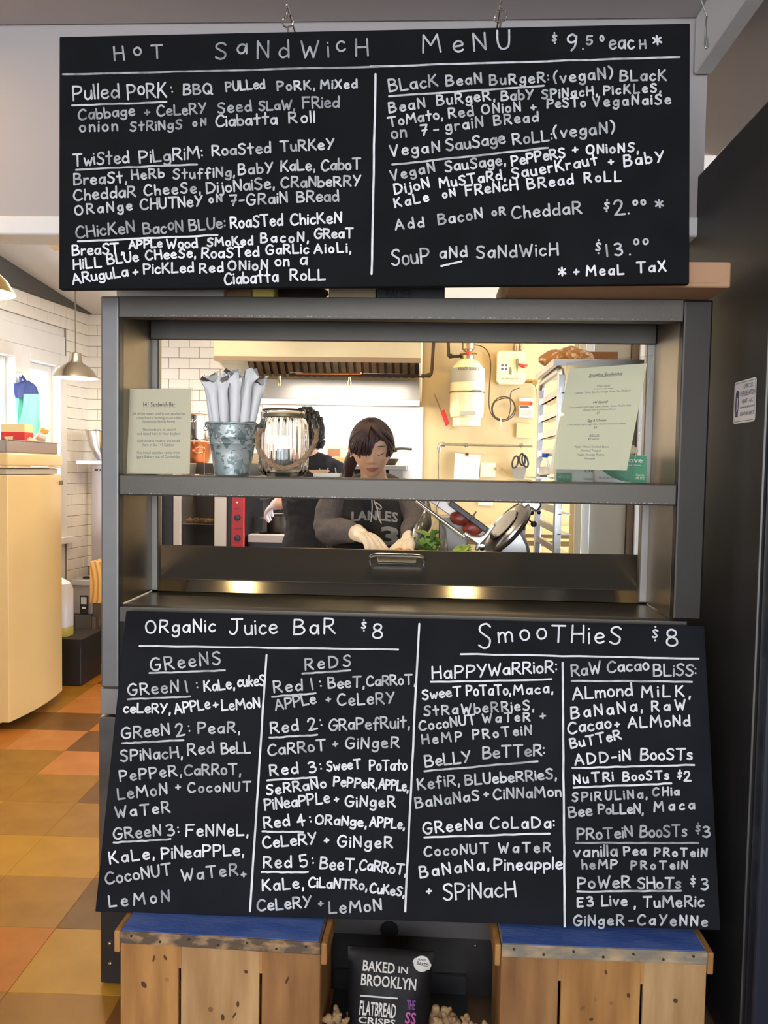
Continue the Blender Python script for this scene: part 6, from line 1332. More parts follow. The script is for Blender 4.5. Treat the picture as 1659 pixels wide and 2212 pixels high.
# salad bag
sg = thing('salad_bag', 'clear bag of green salad leaves between the woman and the slicer', 'bag', P(925, 1185, 2.85))
r2 = random.Random(9); cS = V((XY(925, 2.86), 2.86, 0)); ztl = zq(925, 1142, 2.86)
lm = [mat('salad_leaf', (.10, .26, .03), .5, var=.3, scale=30), mat('salad_leaf_light', (.26, .42, .07), .5, var=.2, scale=30), mat('salad_leaf_dark', (.04, .13, .02), .5)]
for i in range(46):
    m = MB(); c = cS+V((r2.uniform(-.042, .042), r2.uniform(-.05, .03), r2.uniform(ZB, ztl-.004))); 
    if c.z > ztl-.03: c.x = cS.x+(c.x-cS.x)*.7+.008
    a_, e_ = r2.uniform(0, 6.28), r2.uniform(-.9, .9); uu = V((math.cos(a_)*math.cos(e_), math.sin(a_)*math.cos(e_), math.sin(e_))); vv2 = uu.orthogonal().normalized(); nn = uu.cross(vv2); L_ = r2.uniform(.018, .03)
    ro = []
    for j, w2 in enumerate((.12, .7, 1, .8, .2)): ro.append([c+uu*(L_*(j-2)/2)+vv2*(L_*.45*w2*k_)+nn*(.004*math.cos(k_*2+j)+.004*math.sin(j*1.4)) for k_ in (-1, -.4, .4, 1)])
    m.fixn = False; m.rings(ro, False, closed=False); lo = m.build('leaf', lm[i % 3], sg)
m = MB(); prof = [(.058, ZB), (.066, ZB+.02), (.060, ztl), (.040, ztl+.03), (.020, ztl+.07), (.030, ztl+.105)]
m.lathe(prof, (cS.x+.004, cS.y-.005, 0), 22, cap=False)
for v_ in m.bm.verts: d = V((v_.co.x-cS.x, v_.co.y-cS.y, 0)); v_.co += d*(.25*noise.noise(v_.co*22)+.1*noise.noise(v_.co*60))+V((.10*max(0, v_.co.z-ztl), 0, 0))
FILMC = bpy.data.materials.new('clear_bag_film'); FILMC.use_nodes = True; nt = FILMC.node_tree; nt.nodes.clear(); mo = nt.nodes.new('ShaderNodeOutputMaterial'); mx = nt.nodes.new('ShaderNodeMixShader'); t1 = nt.nodes.new('ShaderNodeBsdfTransparent'); t2 = nt.nodes.new('ShaderNodeBsdfGlossy'); t2.inputs['Roughness'].default_value = .12; lw = nt.nodes.new('ShaderNodeLayerWeight'); lw.inputs[0].default_value = .35
nt.links.new(lw.outputs['Facing'], mx.inputs[0]); nt.links.new(t1.outputs[0], mx.inputs[1]); nt.links.new(t2.outputs[0], mx.inputs[2]); nt.links.new(mx.outputs[0], mo.inputs[0])
m.build('bag_film', FILMC, sg, ang=180)
# --- meat slicer ---
YS_ = 2.86
sl = thing('meat_slicer', 'stainless meat slicer with round blade standing right of the woman', 'slicer', (XY(1040, YS_), YS_, ZB-.024))
def S(px, py, Y=YS_): return P(px, py, Y)
def sp(name, pts, Y, th, m_, bev=.003, par=sl): return MB().prism([S(x, y, Y) for x, y in pts], (0, th, 0)).bevel(bev, 2).build(name, m_, par)
SA = mat('cast_aluminium', (.74, .72, .68), .30, 1)
sp('food_tray_plate', [(918, 1076), (956, 1076), (1062, 1150), (1040, 1162)], YS_+.05, .01, mat('grey_tray_plate', (.50, .46, .42), .4, .7))
m = MB(); m.tube([S(898, 1081, YS_-.03), S(1003, 1160, YS_-.03)], .0075, 12); m.build('guide_rod', STEEL_P, sl)
sp('pusher_bar', [(975, 1080), (968, 1091), (1050, 1152), (1059, 1143)], YS_+.0, .03, PLASTIC_B)
sp('pusher_pin', [(1013, 1124), (1028, 1104), (1030, 1106), (1021, 1122)], YS_-.008, .006, PLASTIC_B, .001)
sp('carriage_arm', [(1000, 1156), (1006, 1148), (1020, 1158), (1036, 1160), (1047, 1155), (1066, 1130), (1072, 1134), (1052, 1164), (1040, 1176), (1034, 1190), (1026, 1190), (1030, 1176), (1016, 1166)], YS_-.045, .03, SA, .006)
# round blade and its housing, tilted
bc_ = S(1092, 1137, YS_+.0); bd = (S(1135, 1090, YS_)-S(1046, 1190, YS_)).normalized(); bn_ = (V((0, -1, 0))*.20+bd.cross(V((0, 1, 0))).normalized()*.98)
if bn_.x > 0: bn_ = V((-bn_.x, bn_.y, -bn_.z)) if False else bn_
bn_ = bn_.normalized(); bn_ = (bn_-bd*bn_.dot(bd)).normalized()
rbl = (S(1135, 1088, YS_)-S(1048, 1188, YS_)).length/2
MB().lathe([(.001, .010), (rbl*.45, .010), (rbl*.9, .004), (rbl, 0), (rbl*.9, -.004), (.001, -.006)], bc_, 56, axis=bn_).build('blade', mat('blade_steel', (.40, .38, .36), .22, 1), sl)
MB().lathe([(rbl*.62, .0104), (rbl*.60, .013), (.001, .0135)], bc_, 48, axis=bn_).build('blade_cover', mat('blade_cover', (.16, .15, .14), .35, 1), sl)
MB().lathe([(rbl*1.03, -.014), (rbl*1.06, -.004), (rbl*1.03, .003), (rbl*1.01, -.003), (rbl*1.0, -.014)], bc_, 56, axis=bn_).build('blade_guard', SA, sl)
MB().lathe([(.001, -.015), (rbl*.96, -.015), (rbl*.96, -.022), (rbl*.5, -.032), (.001, -.033)], bc_, 48, axis=bn_).build('blade_backing', PLASTIC_B, sl)
sp('motor_housing', [(1074, 1190), (1100, 1150), (1112, 1130), (1130, 1150), (1143, 1175), (1148, 1200), (1080, 1205)], YS_+.02, .12, SA, .014)
sp('gauge_arm', [(1122, 1088), (1135, 1074), (1168, 1080), (1172, 1092), (1165, 1102), (1158, 1108), (1148, 1100), (1130, 1100)], YS_-.02, .05, SA, .008)
m = MB(); m.tube([S(1131, 1115, YS_-.03), S(1151, 1130, YS_-.03)], .0026, 8); m.ball(S(1153, 1132, YS_-.03), .011, 14); m.build('knob', PLASTIC_B, sl)
for q_ in ((1148, 1108, .009), (1164, 1107, .007)): m = MB(); m.ball(S(q_[0], q_[1], YS_-.02), q_[2], 12); m.build('clamp_screw', PLASTIC_B, sl)
MB().lathe([(.011, 0), (.011, .012), (.001, .013)], S(1041, 1182, YS_-.05), 16, axis=(0, -1, 0)).build('pivot_bolt', STEEL_P, sl)
MB().box(XY(1010, YS_), XY(1150, YS_), YS_-.03, YS_+.14, ZB-.0235, ZB+.0).bevel(.004, 1).build('base', SA, sl)
for i, (px, py, r_) in enumerate(((994, 1119, .038), (1022, 1141, .037))):
    o = blob('ham', ['round red ham piece nearer the top of the slicer tray', 'red ham piece lower on the slicer tray beside the blade'][i], 'meat', S(px, py, YS_+.022), r_, (1.0, .5, .68), mat('cured_ham', (.16, .018, .012), .35, col2=(.34, .06, .03), scale=22), .16, 25, 26, 'ham pieces on the slicer', seed=i*5)
sbx = thing('steel_bin', 'square steel bin between the salad bag and the slicer', 'container', (XY(985, 2.99), 3.0, ZW))
m = px_box(951, 1014, 1116, 1210, 2.965, 3.035).bevel(.003, 1); m.build('bin_body', STEEL_S, sbx)
lb2 = thing('lettuce_head', 'bright green lettuce leaves under the slicer arm', 'lettuce', S(1010, 1188, 2.80))
for i in range(9):
    m = MB(); c = S(1000+r2.uniform(-12, 18), 1190+r2.uniform(-5, 5), 2.78+r2.uniform(-.02, .02)); a_ = r2.uniform(0, 6.28); uu = V((math.cos(a_), math.sin(a_)*.5, .4)).normalized(); vv2 = uu.orthogonal().normalized(); nn = uu.cross(vv2)
    m.fixn = False; m.rings([[c+uu*(.022*(j-2)/2)+vv2*(.013*w2*k_)+nn*(.004*math.cos(k_*3+j)) for k_ in (-1, -.4, .4, 1)] for j, w2 in enumerate((.2, .8, 1, .8, .2))], False, closed=False); m.build('leaf', mat('lettuce_leaf', (.36, .50, .08), .5), lb2)
sb2 = thing('sauce_bottle', 'white labelled bottle behind the slicer', 'bottle', S(1123, 1160, 3.05)); q = V((XY(1121, 3.06), 3.005, ZW)); hh = zq(1121, 1112, 3.0)-ZW
MB().lathe([(.021, .0), (.023, .01), (.023, hh-.02), (.012, hh), (.001, hh+.001)], q, 20).build('bottle_body', PLASTIC_W, sb2); MB().lathe([(.0236, hh-.055), (.0236, hh-.03)], q, 20, cap=False).build('bottle_label', mat('label_brown', (.35, .15, .10), .5), sb2)
MB().box(-.85, .68, 2.951, 3.04, .985, ZW).bevel(.003, 1).build('rear_shelf', STEEL, pt)
# ---------------- people ----------------
SKIN = mat('skin', (.70, .42, .28), .5, 0, var=.04, scale=14); SKIN.node_tree.nodes['Principled BSDF'].inputs['Subsurface Weight'].default_value = .12
SKIN.node_tree.nodes['Principled BSDF'].inputs['Subsurface Radius'].default_value = (.02, .008, .004)
LIPS = mat('lips', (.46, .19, .15), .45); GLOVE = mat('thin_vinyl_glove', (.80, .70, .58), .38, 0, var=.05, scale=30, bump=.25, bscale=70)
def fused(mb, name, m, parent, vox, fold=None, colour=None, sm=0):
    o = mb.build('tmp', SKIN, None); md = o.modifiers.new('r', 'REMESH'); md.mode = 'VOXEL'; md.voxel_size = vox
    if sm: s_ = o.modifiers.new('s', 'SMOOTH'); s_.factor = .5; s_.iterations = sm
    dg = bpy.context.evaluated_depsgraph_get(); me = bpy.data.meshes.new_from_object(o.evaluated_get(dg)); bpy.data.objects.remove(o)
    me.name = name; me.materials.clear()
    for q in (m if isinstance(m, list) else [m]): me.materials.append(q)
    if fold:
        nn = [v.normal.copy() for v in me.vertices]
        for v_, n_ in zip(me.vertices, nn): v_.co += n_*fold(v_.co)
    if colour:
        for p in me.polygons:
            i = colour(p.center)
            if i: p.material_index = i
    bvh = BVHTree.FromPolygons([v.co.copy() for v in me.vertices], [tuple(p.vertices) for p in me.polygons])
    base = V(parent['_base']); me.transform(Matrix.Translation(-base)); me.polygons.foreach_set('use_smooth', [True]*len(me.polygons))
    ob = bpy.data.objects.new(name, me); C.objects.link(ob); ob.parent = parent; return ob, bvh
def head_axes(yaw, pitch, roll=0):
    F = V((math.sin(yaw), -math.cos(yaw), 0)); U = V((0, 0, 1)); X = V((math.cos(yaw), math.sin(yaw), 0))
    F2 = F*math.cos(pitch)-U*math.sin(pitch); U2 = U*math.cos(pitch)+F*math.sin(pitch)
    X3 = X*math.cos(roll)+U2*math.sin(roll); U3 = U2*math.cos(roll)-X*math.sin(roll)
    return X3, F2, U3
def g2(x, z, x0, z0, sx, sz): return math.exp(-((x-x0)/sx)**2-((z-z0)/sz)**2)
def head_pt(th, ph, infl=0):
    dx_, dy_, dz_ = math.sin(th)*math.sin(ph), math.sin(th)*math.cos(ph), math.cos(th)
    x, y, z = .0735*dx_, (.090 if dy_ > 0 else .098)*dy_, .113*dz_
    if z > 0:
        k = z/.113; x *= 1+.26*k*(1-k); y *= 1+.14*k*(1-k); z *= 1-.05*k
    if z < 0:
        k = -z/.113; x *= 1-.40*k**1.7
        y *= (1-.10*k*k) if dy_ > 0 else (1-.55*k**1.2)
    if dy_ > 0:
        y = y*(1-.06*math.exp(-(x/.05)**2)*(1 if abs(z) < .07 else .4))
    x *= 1+infl/.074; y *= 1+infl/.095; z *= 1+infl/.113
    return x, y, z, dy_
def add_head(mb, c, ax, infl=0):
    X, F, U = ax; n, m_ = 84, 56; rings = []
    for i in range(1, m_):
        th = PI*i/m_; r = []
        for j in range(n):
            ph = 2*PI*j/n; x, y, z, dy_ = head_pt(th, ph, infl)
            if dy_ > .15:
                d = 0
                nz = max(0, min(1, (.022-z)/.046)) if z > -.030 else 0
                d += .019*nz*math.exp(-(x/(.0065+.004*nz))**2)*(1 if z > -.022 else max(0, 1-(-.022-z)/.008))
                d += .006*g2(x, z, -.011, -.024, .006, .006)+.006*g2(x, z, .011, -.024, .006, .006)
                for s_ in (-1, 1):
                    d -= .009*g2(x, z, s_*.031, .016, .019, .013); d += .0065*g2(x, z, s_*.031, .011, .012, .0075); d += .004*g2(x, z, s_*.03, .034, .02, .008); d += .003*g2(x, z, s_*.042, -.02, .018, .018)
                d += .0065*g2(x, z, 0, -.050, .019, .0055)+.0065*g2(x, z, 0, -.0625, .015, .006)-.004*g2(x, z, 0, -.0565, .022, .0022)-.003*g2(x, z, 0, -.074, .02, .005)
                d += .008*g2(x, z, 0, -.094, .020, .014)
                y += d
            r.append(V(c)+X*x+F*y+U*z)
        rings.append(r)
    mb.rings(rings)
    for s_ in (-1, 1):              # ears
        e = V(c)+X*(s_*.071)+F*(-.004)+U*(-.004); mb.limb([e+U*.024+X*s_*.004-F*.004, e+X*s_*.010-F*.010, e-U*.026+X*s_*.002], [.006, .010, .005], 10, 4)
def hand(mb, wr, d, n, side, curl, k=1.0, inf=0, spread=.10):
    """wr wrist, d pointing direction, n back-of-hand normal, side +1 thumb towards d x n"""
    d = V(d).normalized(); n = V(n); n = (n-d*n.dot(d)).normalized(); a = d.cross(n)*side
    ks = []
    for i, (off, L1) in enumerate(((.030, .086), (.010, .090), (-.011, .086), (-.030, .078))):
        kn = V(wr)+(d*L1+a*off)*k; mb.limb([V(wr)+a*off*.45*k, V(wr)+(d*L1*.5+a*off*.8+n*.004)*k, kn], [.016*k+inf, .0145*k+inf, .0115*k+inf], 10, 3); ks.append(kn)
    for i, (kn, Ls) in enumerate(zip(ks, ((.040, .024, .020), (.044, .028, .022), (.041, .026, .021), (.033, .020, .019)))):
        fd = (d+a*(1.5-i)*spread).normalized(); t = 0; p = kn; pts = [kn-fd*.01]; rr = [.0105*k+inf]; pts.append(kn)
        rr.append(.0102*k+inf)
        for j, L in enumerate(Ls):
            t += curl[i]*(.8, 1.0, .6)[j]; dd = fd*math.cos(t)-n*math.sin(t); p = p+dd*L*k; pts.append(p); rr.append((.0092, .0084, .0070)[j]*k+inf)
        mb.limb(pts, rr, 10, 4)
    tb_ = V(wr)+(d*.022+a*.022)*k; td = (d*.75+a*.62-n*.25).normalized()
    mb.limb([tb_, tb_+td*.036*k, tb_+(td*.064-n*.006)*k, tb_+(td*.084+d*.010-n*.014)*k], [.015*k+inf, .0125*k+inf, .0105*k+inf, .008*k+inf], 10, 4)

# ---- the woman ----
Yw = 3.17
Hc = P(803, 968, 3.10); wo = thing('person', 'woman with dark bangs in grey-sleeved hoodie looking down, gloved hands making a sandwich', 'person', V((Hc.x, 3.25, 0)))
axw = head_axes(math.radians(5), math.radians(22), math.radians(2))
cx = Hc.x+.004
shR, shL = P(722, 1064, 3.19), P(888, 1064, 3.19)
elR, elL = P(712, 1142, 3.10), P(900, 1126, 3.06)
wrR, wrL = P(775, 1153, 2.90), P(884, 1166, 2.88)
def torso(mb, cx, cy, inf=0, w_=.068, zs=(.86, 1.02, 1.17, 1.28), rs=(.118, .098, .112, .085)):
    for s_ in (-1, 1): mb.limb([(cx+s_*w_, cy+.05, zs[0]), (cx+s_*w_*.85, cy+.04, zs[1]), (cx+s_*w_, cy+.02, zs[2]), (cx+s_*w_*.95, cy+.01, zs[3])], [r+inf for r in rs], 18, 5)
def legs(mb, cx, cy, inf=0, zt_=.86, foot=True):
    for s_ in (-1, 1):
        mb.limb([(cx+s_*.09, cy+.05, zt_), (cx+s_*.095, cy+.04, .47), (cx+s_*.095, cy+.06, .09)], [.088+inf, .056+inf, .040+inf], 14, 5)
        if foot: mb.limb([(cx+s_*.095, cy+.07, .05), (cx+s_*.10, cy-.03, .045), (cx+s_*.105, cy-.11, .035)], [.038, .036, .028], 12, 4)
bm1 = MB(); add_head(bm1, Hc, axw)
torso(bm1, cx, 3.20, 0); legs(bm1, cx, 3.20)
nb = V((cx, 3.205, 1.315)); bm1.limb([nb-V((0, -.01, .06)), nb+V((0, 0, .03)), Hc-axw[2]*.05-axw[1]*.025], [.062, .050, .048], 16, 4)
bm1.limb([shR.lerp(shL, .28)+V((0, 0, .0)), nb, shR.lerp(shL, .72)], [.050, .062, .050], 14, 4)
bm1.limb([shR, shR.lerp(elR, .5), elR, elR.lerp(wrR, .5), wrR], [.048, .043, .037, .033, .025], 14, 4)
bm1.limb([shL, shL.lerp(elL, .5), elL, elL.lerp(wrL, .5), wrL], [.048, .043, .037, .033, .025], 14, 4)
dR = (P(840, 1190, 2.76)-wrR); dL = (P(862, 1196, 2.75)-wrL)
hR = dict(d=dR, n=V((.35, -.35, .9)), side=1, curl=(.55, .62, .7, .8)); hL = dict(d=dL, n=V((-.25, -.55, .85)), side=-1, curl=(.75, .7, .7, .75))
def two_hands(mb, inf=0, which=(0, 1)):
    if 0 in which: hand(mb, wrR+dR.normalized()*.012, hR['d'], hR['n'], hR['side']*-1, hR['curl'], .93, inf)
    if 1 in which: hand(mb, wrL+dL.normalized()*.012, hL['d'], hL['n'], hL['side']*-1, hL['curl'], .93, inf)
two_hands(bm1)
def lipcol(p):
    q = p-Hc; x, y, z = q.dot(axw[0]), q.dot(axw[1]), q.dot(axw[2])
    return 1 if y > .06 and (x/.024)**2+((z+.0565)/(.0115*(1-.25*abs(x)/.024)))**2 < 1 else 0
body, bvh_body = fused(bm1, 'body', [SKIN, LIPS], wo, .0029, colour=lipcol, sm=1)
# eyelashes / brow lines on the skin
X, F, U = axw
def onface(x, z, lift=.0008):
    o_ = Hc+X*x+U*z+F*.2; h = bvh_body.ray_cast(o_, -F); return (h[0]+F*lift) if h[0] else Hc+X*x+U*z+F*.085
for s_ in (-1, 1):
    m = MB(); m.tube([onface(s_*.031+t*.0145, .0060-.0035*(1-t*t)+.0015*s_*t) for t in [-1, -.75, -.5, -.25, 0, .25, .5, .75, 1]], [.0004, .0010, .0013, .0014, .0014, .0014, .0013, .001, .0004], 6); m.build('eyelashes', mat('lash_dark', (.02, .012, .01), .6), wo)
    m = MB(); m.tube([onface(s_*.032+t*.018, .033+.003*(1-t*t)-.002*t*s_) for t in [-1, -.5, 0, .5, 1]], [.0007, .0017, .002, .0016, .0006], 6); m.build('eyebrow', mat('brow_dark', (.06, .03, .022), .8), wo)
m = MB(); m.ball(Hc-X*.079-U*.034-F*.004, .0042, 10); m.build('earring', mat('gold', (.85, .6, .25), .2, 1), wo)
HAIR = mat('dark_brown_hair', (.018, .008, .010), .42, 0, col2=(.050, .015, .016), scale=30, stretch=(6, 6, 1), bump=.5, bscale=120)
def hair_shell(mb, c, ax, infl, keep, strand=.0016, n=220, m_=130):
    X, F, U = ax; grid = {}
    for i in range(0, m_+1):
        th = max(.02, PI*i/m_)
        for j in range(n):
            ph = 2*PI*j/n; x, y, z, dy_ = head_pt(th, ph, 0)
            k = keep(x, y, z, dy_)
            if k <= 0: continue
            e = infl*k+strand*math.sin(ph*31+3*math.sin(th*5))*k
            x2, y2, z2, _ = head_pt(th, ph, e)
            if dy_ > .1 and z < .07: y2 += .004
            grid[i, j] = mb.bm.verts.new(V(c)+X*x2+F*y2+U*z2)
    for (i, j) in list(grid):
        q = [(i, j), (i, (j+1) % n), (i+1, (j+1) % n), (i+1, j)]
        if all(a in grid for a in q): mb._f([grid[a] for a in q])
def keep_w(x, y, z, dy_):
    if dy_ > .02:
        zl = .006+.10*max(0, -.03-x)*-1 if x < -.008 else .006+(x+.008)*2.0
        zl = min(zl, .054); zl += .003*math.sin(x*260)+.002*math.sin(x*610)
        if x > .052: zl = -.012
        if x < -.058: zl = .0
        if z < zl: return 0
        return 1.0 if z > zl+.02 else .75
    if dy_ > -.28 and z < -.002: return 0
    if z < -.060: return 0
    return 1.0
m = MB(); hair_shell(m, Hc, axw, .0085, keep_w)
ho = m.build('hair', HAIR, wo, ang=180); so_ = ho.modifiers.new('t', 'SOLIDIFY'); so_.thickness = .006; so_.offset = -1
for pts, rr in (([Hc-X*.052-F*.055-U*.02, P(757, 1000, 3.18), P(752, 1025, 3.20), P(744, 1052, 3.21)], [.030, .026, .018, .008]), ([Hc-X*.066+U*.01-F*.02, Hc-X*.073-U*.025-F*.022, Hc-X*.066-U*.055-F*.035], [.012, .010, .006]), ([Hc+X*.071+U*.02+F*.02, Hc+X*.082-U*.006+F*.012, Hc+X*.095-U*.012+F*.01], [.008, .005, .0008]), ([Hc+X*.068+U*.02, Hc+X*.074-U*.02-F*.012, Hc+X*.066-U*.05-F*.03], [.010, .008, .004])):
    m = MB(); m.limb(pts, rr, 12, 6); m.build('hair_lock', HAIR, wo)
# loose locks laid over the hair cap
rl_ = random.Random(8)
for k in range(26):
    ph0 = math.radians(-8+rl_.uniform(-14, 14)); side_ = -1 if k < 17 else 1
    ph1 = math.radians(rl_.uniform(-88, -6) if side_ < 0 else rl_.uniform(48, 96)); th1 = rl_.uniform(1.50, 1.66) if side_ < 0 else rl_.uniform(1.45, 1.75)
    if side_ > 0 and ph1 < 1.0: th1 = 1.3
    pts = []
    for j in range(7):
        t = j/6; th = .30+(th1-.30)*t; ph = ph0+(ph1-ph0)*t**.8; x, y, z, dy_ = head_pt(th, ph, .0085+.003*math.sin(PI*t))
        pts.append(Hc+X*x+F*(y+(.004 if dy_ > .1 else 0))+U*z)
    m = MB(); m.limb(pts, [.0030, .0045, .0052, .0052, .0046, .0034, .0008], 8, 3); m.build('hair_lock', HAIR, wo)
for pts in ([(845, 958), (852, 966), (858, 975)], [(757, 975), (752, 985), (748, 992)], [(838, 930), (846, 948), (849, 962)]):
    m = MB(); m.tube(smooth([P(a, b, 3.08) for a, b in pts], None, 4)[0], [.0012]*9, 5); m.build('hair_wisp', HAIR, wo)
# clothes
GREY = mat('charcoal_sleeve_knit', (.095, .085, .092), .9, 0, var=.12, scale=60, bump=.2, bscale=300); BLK = mat('black_hoodie_knit', (.022, .020, .021), .9, 0, bump=.2, bscale=300)
def folds(c, amp=.0035):
    return amp*(noise.noise(V((c.x*26, c.y*20, c.z*30)))+.7*math.sin(c.z*85+5*noise.noise(c*14)+c.x*30)*max(0, noise.noise(c*9)+.35))
m = MB()
m.limb([shR+V((.025, 0, .0)), shR.lerp(elR, .5)+V((-.004, 0, 0)), elR+V((-.004, 0, -.006)), elR.lerp(wrR, .45), elR.lerp(wrR, .80)], [.060, .058, .054, .048, .036], 16, 5)
o1, _ = fused(m, 'sleeve', GREY, wo, .0045, folds); 
m = MB(); m.limb([shL+V((-.025, 0, .0)), shL.lerp(elL, .5)+V((.004, 0, 0)), elL+V((.003, 0, -.003)), elL.lerp(wrL, .45), elL.lerp(wrL, .80)], [.060, .056, .052, .046, .037], 16, 5); fused(m, 'sleeve', GREY, wo, .0045, folds)
m = MB(); torso(m, cx, 3.20, .018, .068, (.90, 1.02, 1.17, 1.265)); m.limb([shR.lerp(shL, .10), nb-V((0, 0, .045)), shR.lerp(shL, .90)], [.052, .070, .052], 16, 4)
to, bvh_t = fused(m, 'hoodie_front', BLK, wo, .005, lambda c: folds(c, .003))
m = MB(); m.limb([nb+V((-.085, -.045, -.015)), nb+V((-.080, .03, .022)), nb+V((0, .075, .035)), nb+V((.085, .03, .022)), nb+V((.088, -.04, -.012))], [.022, .030, .038, .030, .022], 14, 6); fused(m, 'hood', mat('dark_hood_knit', (.06, .052, .055), .9), wo, .005, lambda c: folds(c, .004))
m = MB()
for s_ in (-1, 1): m.limb([(cx+s_*.09, 3.25, .90), (cx+s_*.095, 3.24, .47), (cx+s_*.095, 3.26, .09)], [.10, .068, .060], 14, 5)
m.limb([(cx-.05, 3.25, .92), (cx+.05, 3.25, .92)], [.115, .115], 14, 4); fused(m, 'trousers', mat('dark_trousers', (.03, .035, .05), .8), wo, .008)
for s_ in (-1, 1): m = MB(); m.limb([(cx+s_*.095, 3.28, .048), (cx+s_*.10, 3.17, .046), (cx+s_*.105, 3.08, .040)], [.045, .043, .036], 12, 4); m.build('shoe', PLASTIC_B, wo)
for q_, (wr, dd) in enumerate(((wrR, dR), (wrL, dL))):
    m = MB(); two_hands(m, .0017, (q_,)); d_u = dd.normalized(); m.limb([wr-d_u*.012, wr+d_u*.02], [.0285, .0265], 16, 4)
    fused(m, 'glove', GLOVE, wo, .0022, lambda c: .0008*noise.noise(c*110), sm=1)
for wr, dd in ((wrR, dR), (wrL, dL)):
    m = MB(); ring(m, wr-dd.normalized()*.014, .0285, .0022, dd, 24); m.build('glove_cuff', GLOVE, wo)
# print on the hoodie
LG = mat('hoodie_print_grey', (.30, .29, .27), .85)
def chest(s, x0, yb, x1, h, arc=0):
    f_ = frame(P(x0, yb, 3.0), (1, 0, 0), (0, 0, 1)); t = text('lettering', s, f_, 0, 0, 1, LG, wo, 'LEFT', bold=.035, spacing=1.05)
    o_ = P(x0, yb, 3.0); base = V(wo['_base']); k = 3.0/FPX
    xs = [(q.co+base-o_).x for q in t.data.vertices]; X0, X1 = min(xs), max(xs)
    for q in t.data.vertices:
        r_ = q.co+base-o_; u_ = (r_.x-X0)/(X1-X0); q.co = o_+V((u_*(x1-x0)*k, 0, r_.z/.7*h*k+arc*k*4*u_*(1-u_)))-base
    project(t, bvh_t, .0015, 2)
chest('LANLES', 759, 1126, 860, 20, 4); chest('3', 822, 1176, 862, 38)
STRG = mat('white_drawstring', (.62, .58, .52), .8)
def onchest(px, py, lift=.004):
    d = ray(px, py).normalized(); h = bvh_t.ray_cast(CAM, d); return h[0]-d*lift if h[0] else P(px, py, 3.05)
for pts in ([(803, 1075), (804, 1095), (803, 1110), (801, 1127)], [(807, 1078), (812, 1092), (820, 1100), (824, 1096), (818, 1089), (808, 1084)], [(808, 1082), (815, 1100), (817, 1115), (824, 1131)]):
    m = MB(); m.tube(smooth([onchest(*q) for q in pts], None, 5)[0], .0024, 8); m.build('drawstring', STRG, wo)

# ---- the cook behind, seen from the back ----
Ym = 4.25; cm = P(692, 1100, Ym).x; Mh = P(660, 938, Ym)
mo_ = thing('person', 'cook in dark shirt seen from behind, reaching a gloved hand over the range', 'person', V((cm, Ym, 0)))
axm = head_axes(math.radians(200), math.radians(12), 0)
msR, msL = P(628, 1018, Ym), P(738, 1030, Ym+.02); meR = P(640, 1085, 4.30)+V((-.03, .10, -.0)); mwR = P(598, 1088, 4.52)
bm2 = MB(); add_head(bm2, Mh, axm)
zs_ = msR.z
for s_ in (-1, 1): bm2.limb([(cm+s_*.07, Ym, .92), (cm+s_*.06, Ym, 1.10), (cm+s_*.072, Ym, 1.24), (cm+s_*.07, Ym, zs_-.06)], [.115, .10, .11, .08], 16, 5)
bm2.limb([Mh-V((0, -.01, .05)), V(((Mh.x+cm)/2, Ym, zs_)), V((cm, Ym, zs_-.08))], [.055, .058, .07], 14, 4)
bm2.limb([msR, V((cm, Ym, zs_+.0)), msL], [.06, .07, .06], 14, 4)
bm2.limb([msR, meR, meR.lerp(mwR, .5), mwR], [.05, .040, .036, .027], 12, 4)
meL = P(758, 1110, Ym)+V((0, .05, 0)); mwL = meL+V((-.10, .22, -.02)); bm2.limb([msL, meL, mwL], [.05, .04, .027], 12, 4)
for s_ in (-1, 1):
    bm2.limb([(cm+s_*.09, Ym, .92), (cm+s_*.10, Ym, .5), (cm+s_*.10, Ym, .09)], [.10, .06, .042], 12, 4); bm2.limb([(cm+s_*.10, Ym-.02, .05), (cm+s_*.10, Ym+.12, .04)], [.038, .03], 12, 4)
dm = P(574, 1106, 4.60)-mwR; hand(bm2, mwR, dm, (0, -.5, .8), 1, (.4, .45, .5, .6), .95); hand(bm2, mwL, (-.2, .9, -.3), (0, -.2, 1), 1, (.5, .5, .6, .7), .95)
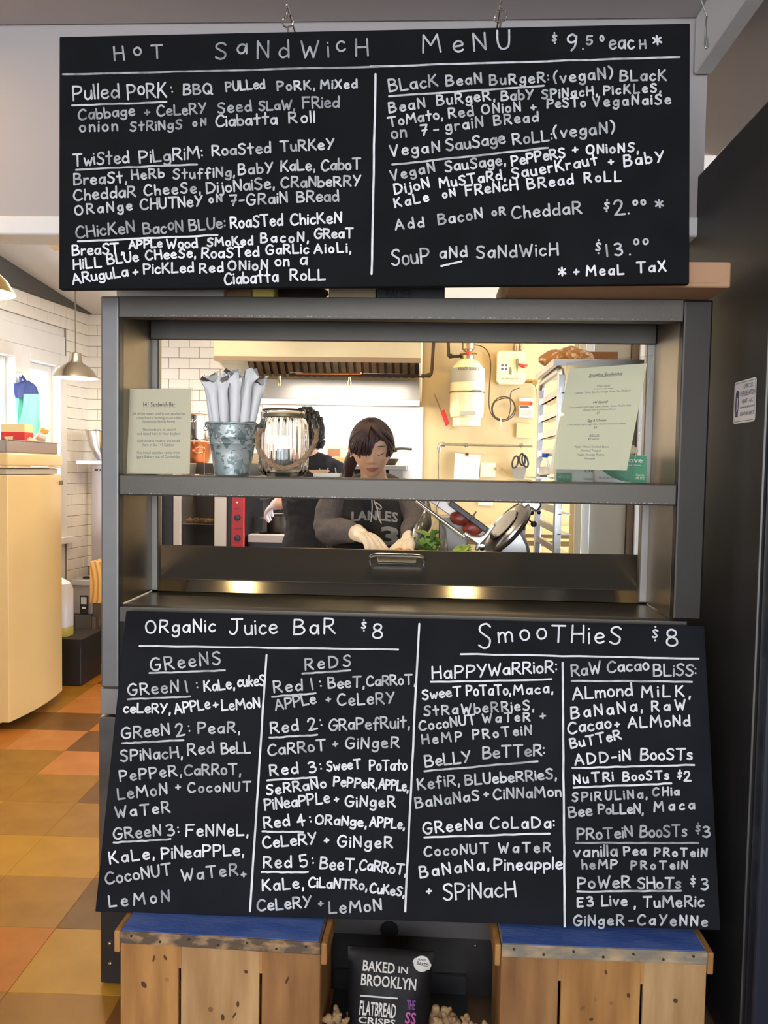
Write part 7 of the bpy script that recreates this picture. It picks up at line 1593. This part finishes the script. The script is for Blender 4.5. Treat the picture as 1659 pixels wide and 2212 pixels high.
fused(bm2, 'body', SKIN, mo_, .0045)
m = MB()
for s_ in (-1, 1): m.limb([(cm+s_*.074, Ym, .95), (cm+s_*.062, Ym, 1.10), (cm+s_*.076, Ym, 1.24), (cm+s_*.072, Ym, zs_-.05)], [.132, .118, .128, .095], 18, 5)
m.limb([msR+V((.01, 0, 0)), V(((Mh.x+cm)/2+.02, Ym, zs_+.030)), msL+V((-.01, 0, 0))], [.070, .072, .070], 14, 4); m.limb([msR, msR.lerp(meR, .75)], [.072, .056], 14, 4); m.limb([msL, msL.lerp(meL, .85)], [.072, .056], 14, 4)
fused(m, 'shirt', mat('dark_navy_shirt', (.014, .015, .022), .85), mo_, .007, lambda c: folds(c, .005))
m = MB()
for s_ in (-1, 1): m.limb([(cm+s_*.09, Ym, .95), (cm+s_*.10, Ym, .5), (cm+s_*.10, Ym, .10)], [.125, .085, .07], 12, 4)
fused(m, 'trousers', mat('navy_trousers', (.016, .022, .045), .85), mo_, .010, lambda c: folds(c, .004))
m = MB(); hair_shell(m, Mh, axm, .020, lambda x, y, z, dy_: 0 if (dy_ > .2 and z < .05) or z < -.07 else 1, .004)
for i in range(90):
    r2 = random.Random(i); a_, b_ = r2.uniform(0, 6.28), r2.uniform(-.5, 1.4); m.ball(Mh+V((math.cos(a_)*math.cos(b_)*.094, math.sin(a_)*math.cos(b_)*.112, math.sin(b_)*.132)), r2.uniform(.010, .020), 8)
m.build('hair', mat('black_curly_hair', (.012, .009, .008), .7), mo_)
m = MB(); hand(m, mwR, dm, (0, -.5, .8), 1, (.4, .45, .5, .6), .95, .002); m.limb([mwR-dm.normalized()*.02, mwR+dm.normalized()*.02], [.031, .029], 14, 4); fused(m, 'glove', mat('white_vinyl_glove', (.80, .72, .76), .4), mo_, .003)
for s_ in (-1, 1): m = MB(); m.limb([(cm+s_*.10, Ym-.03, .048), (cm+s_*.10, Ym+.06, .046), (cm+s_*.10, Ym+.15, .038)], [.045, .044, .035], 12, 4); m.build('shoe', PLASTIC_B, mo_)
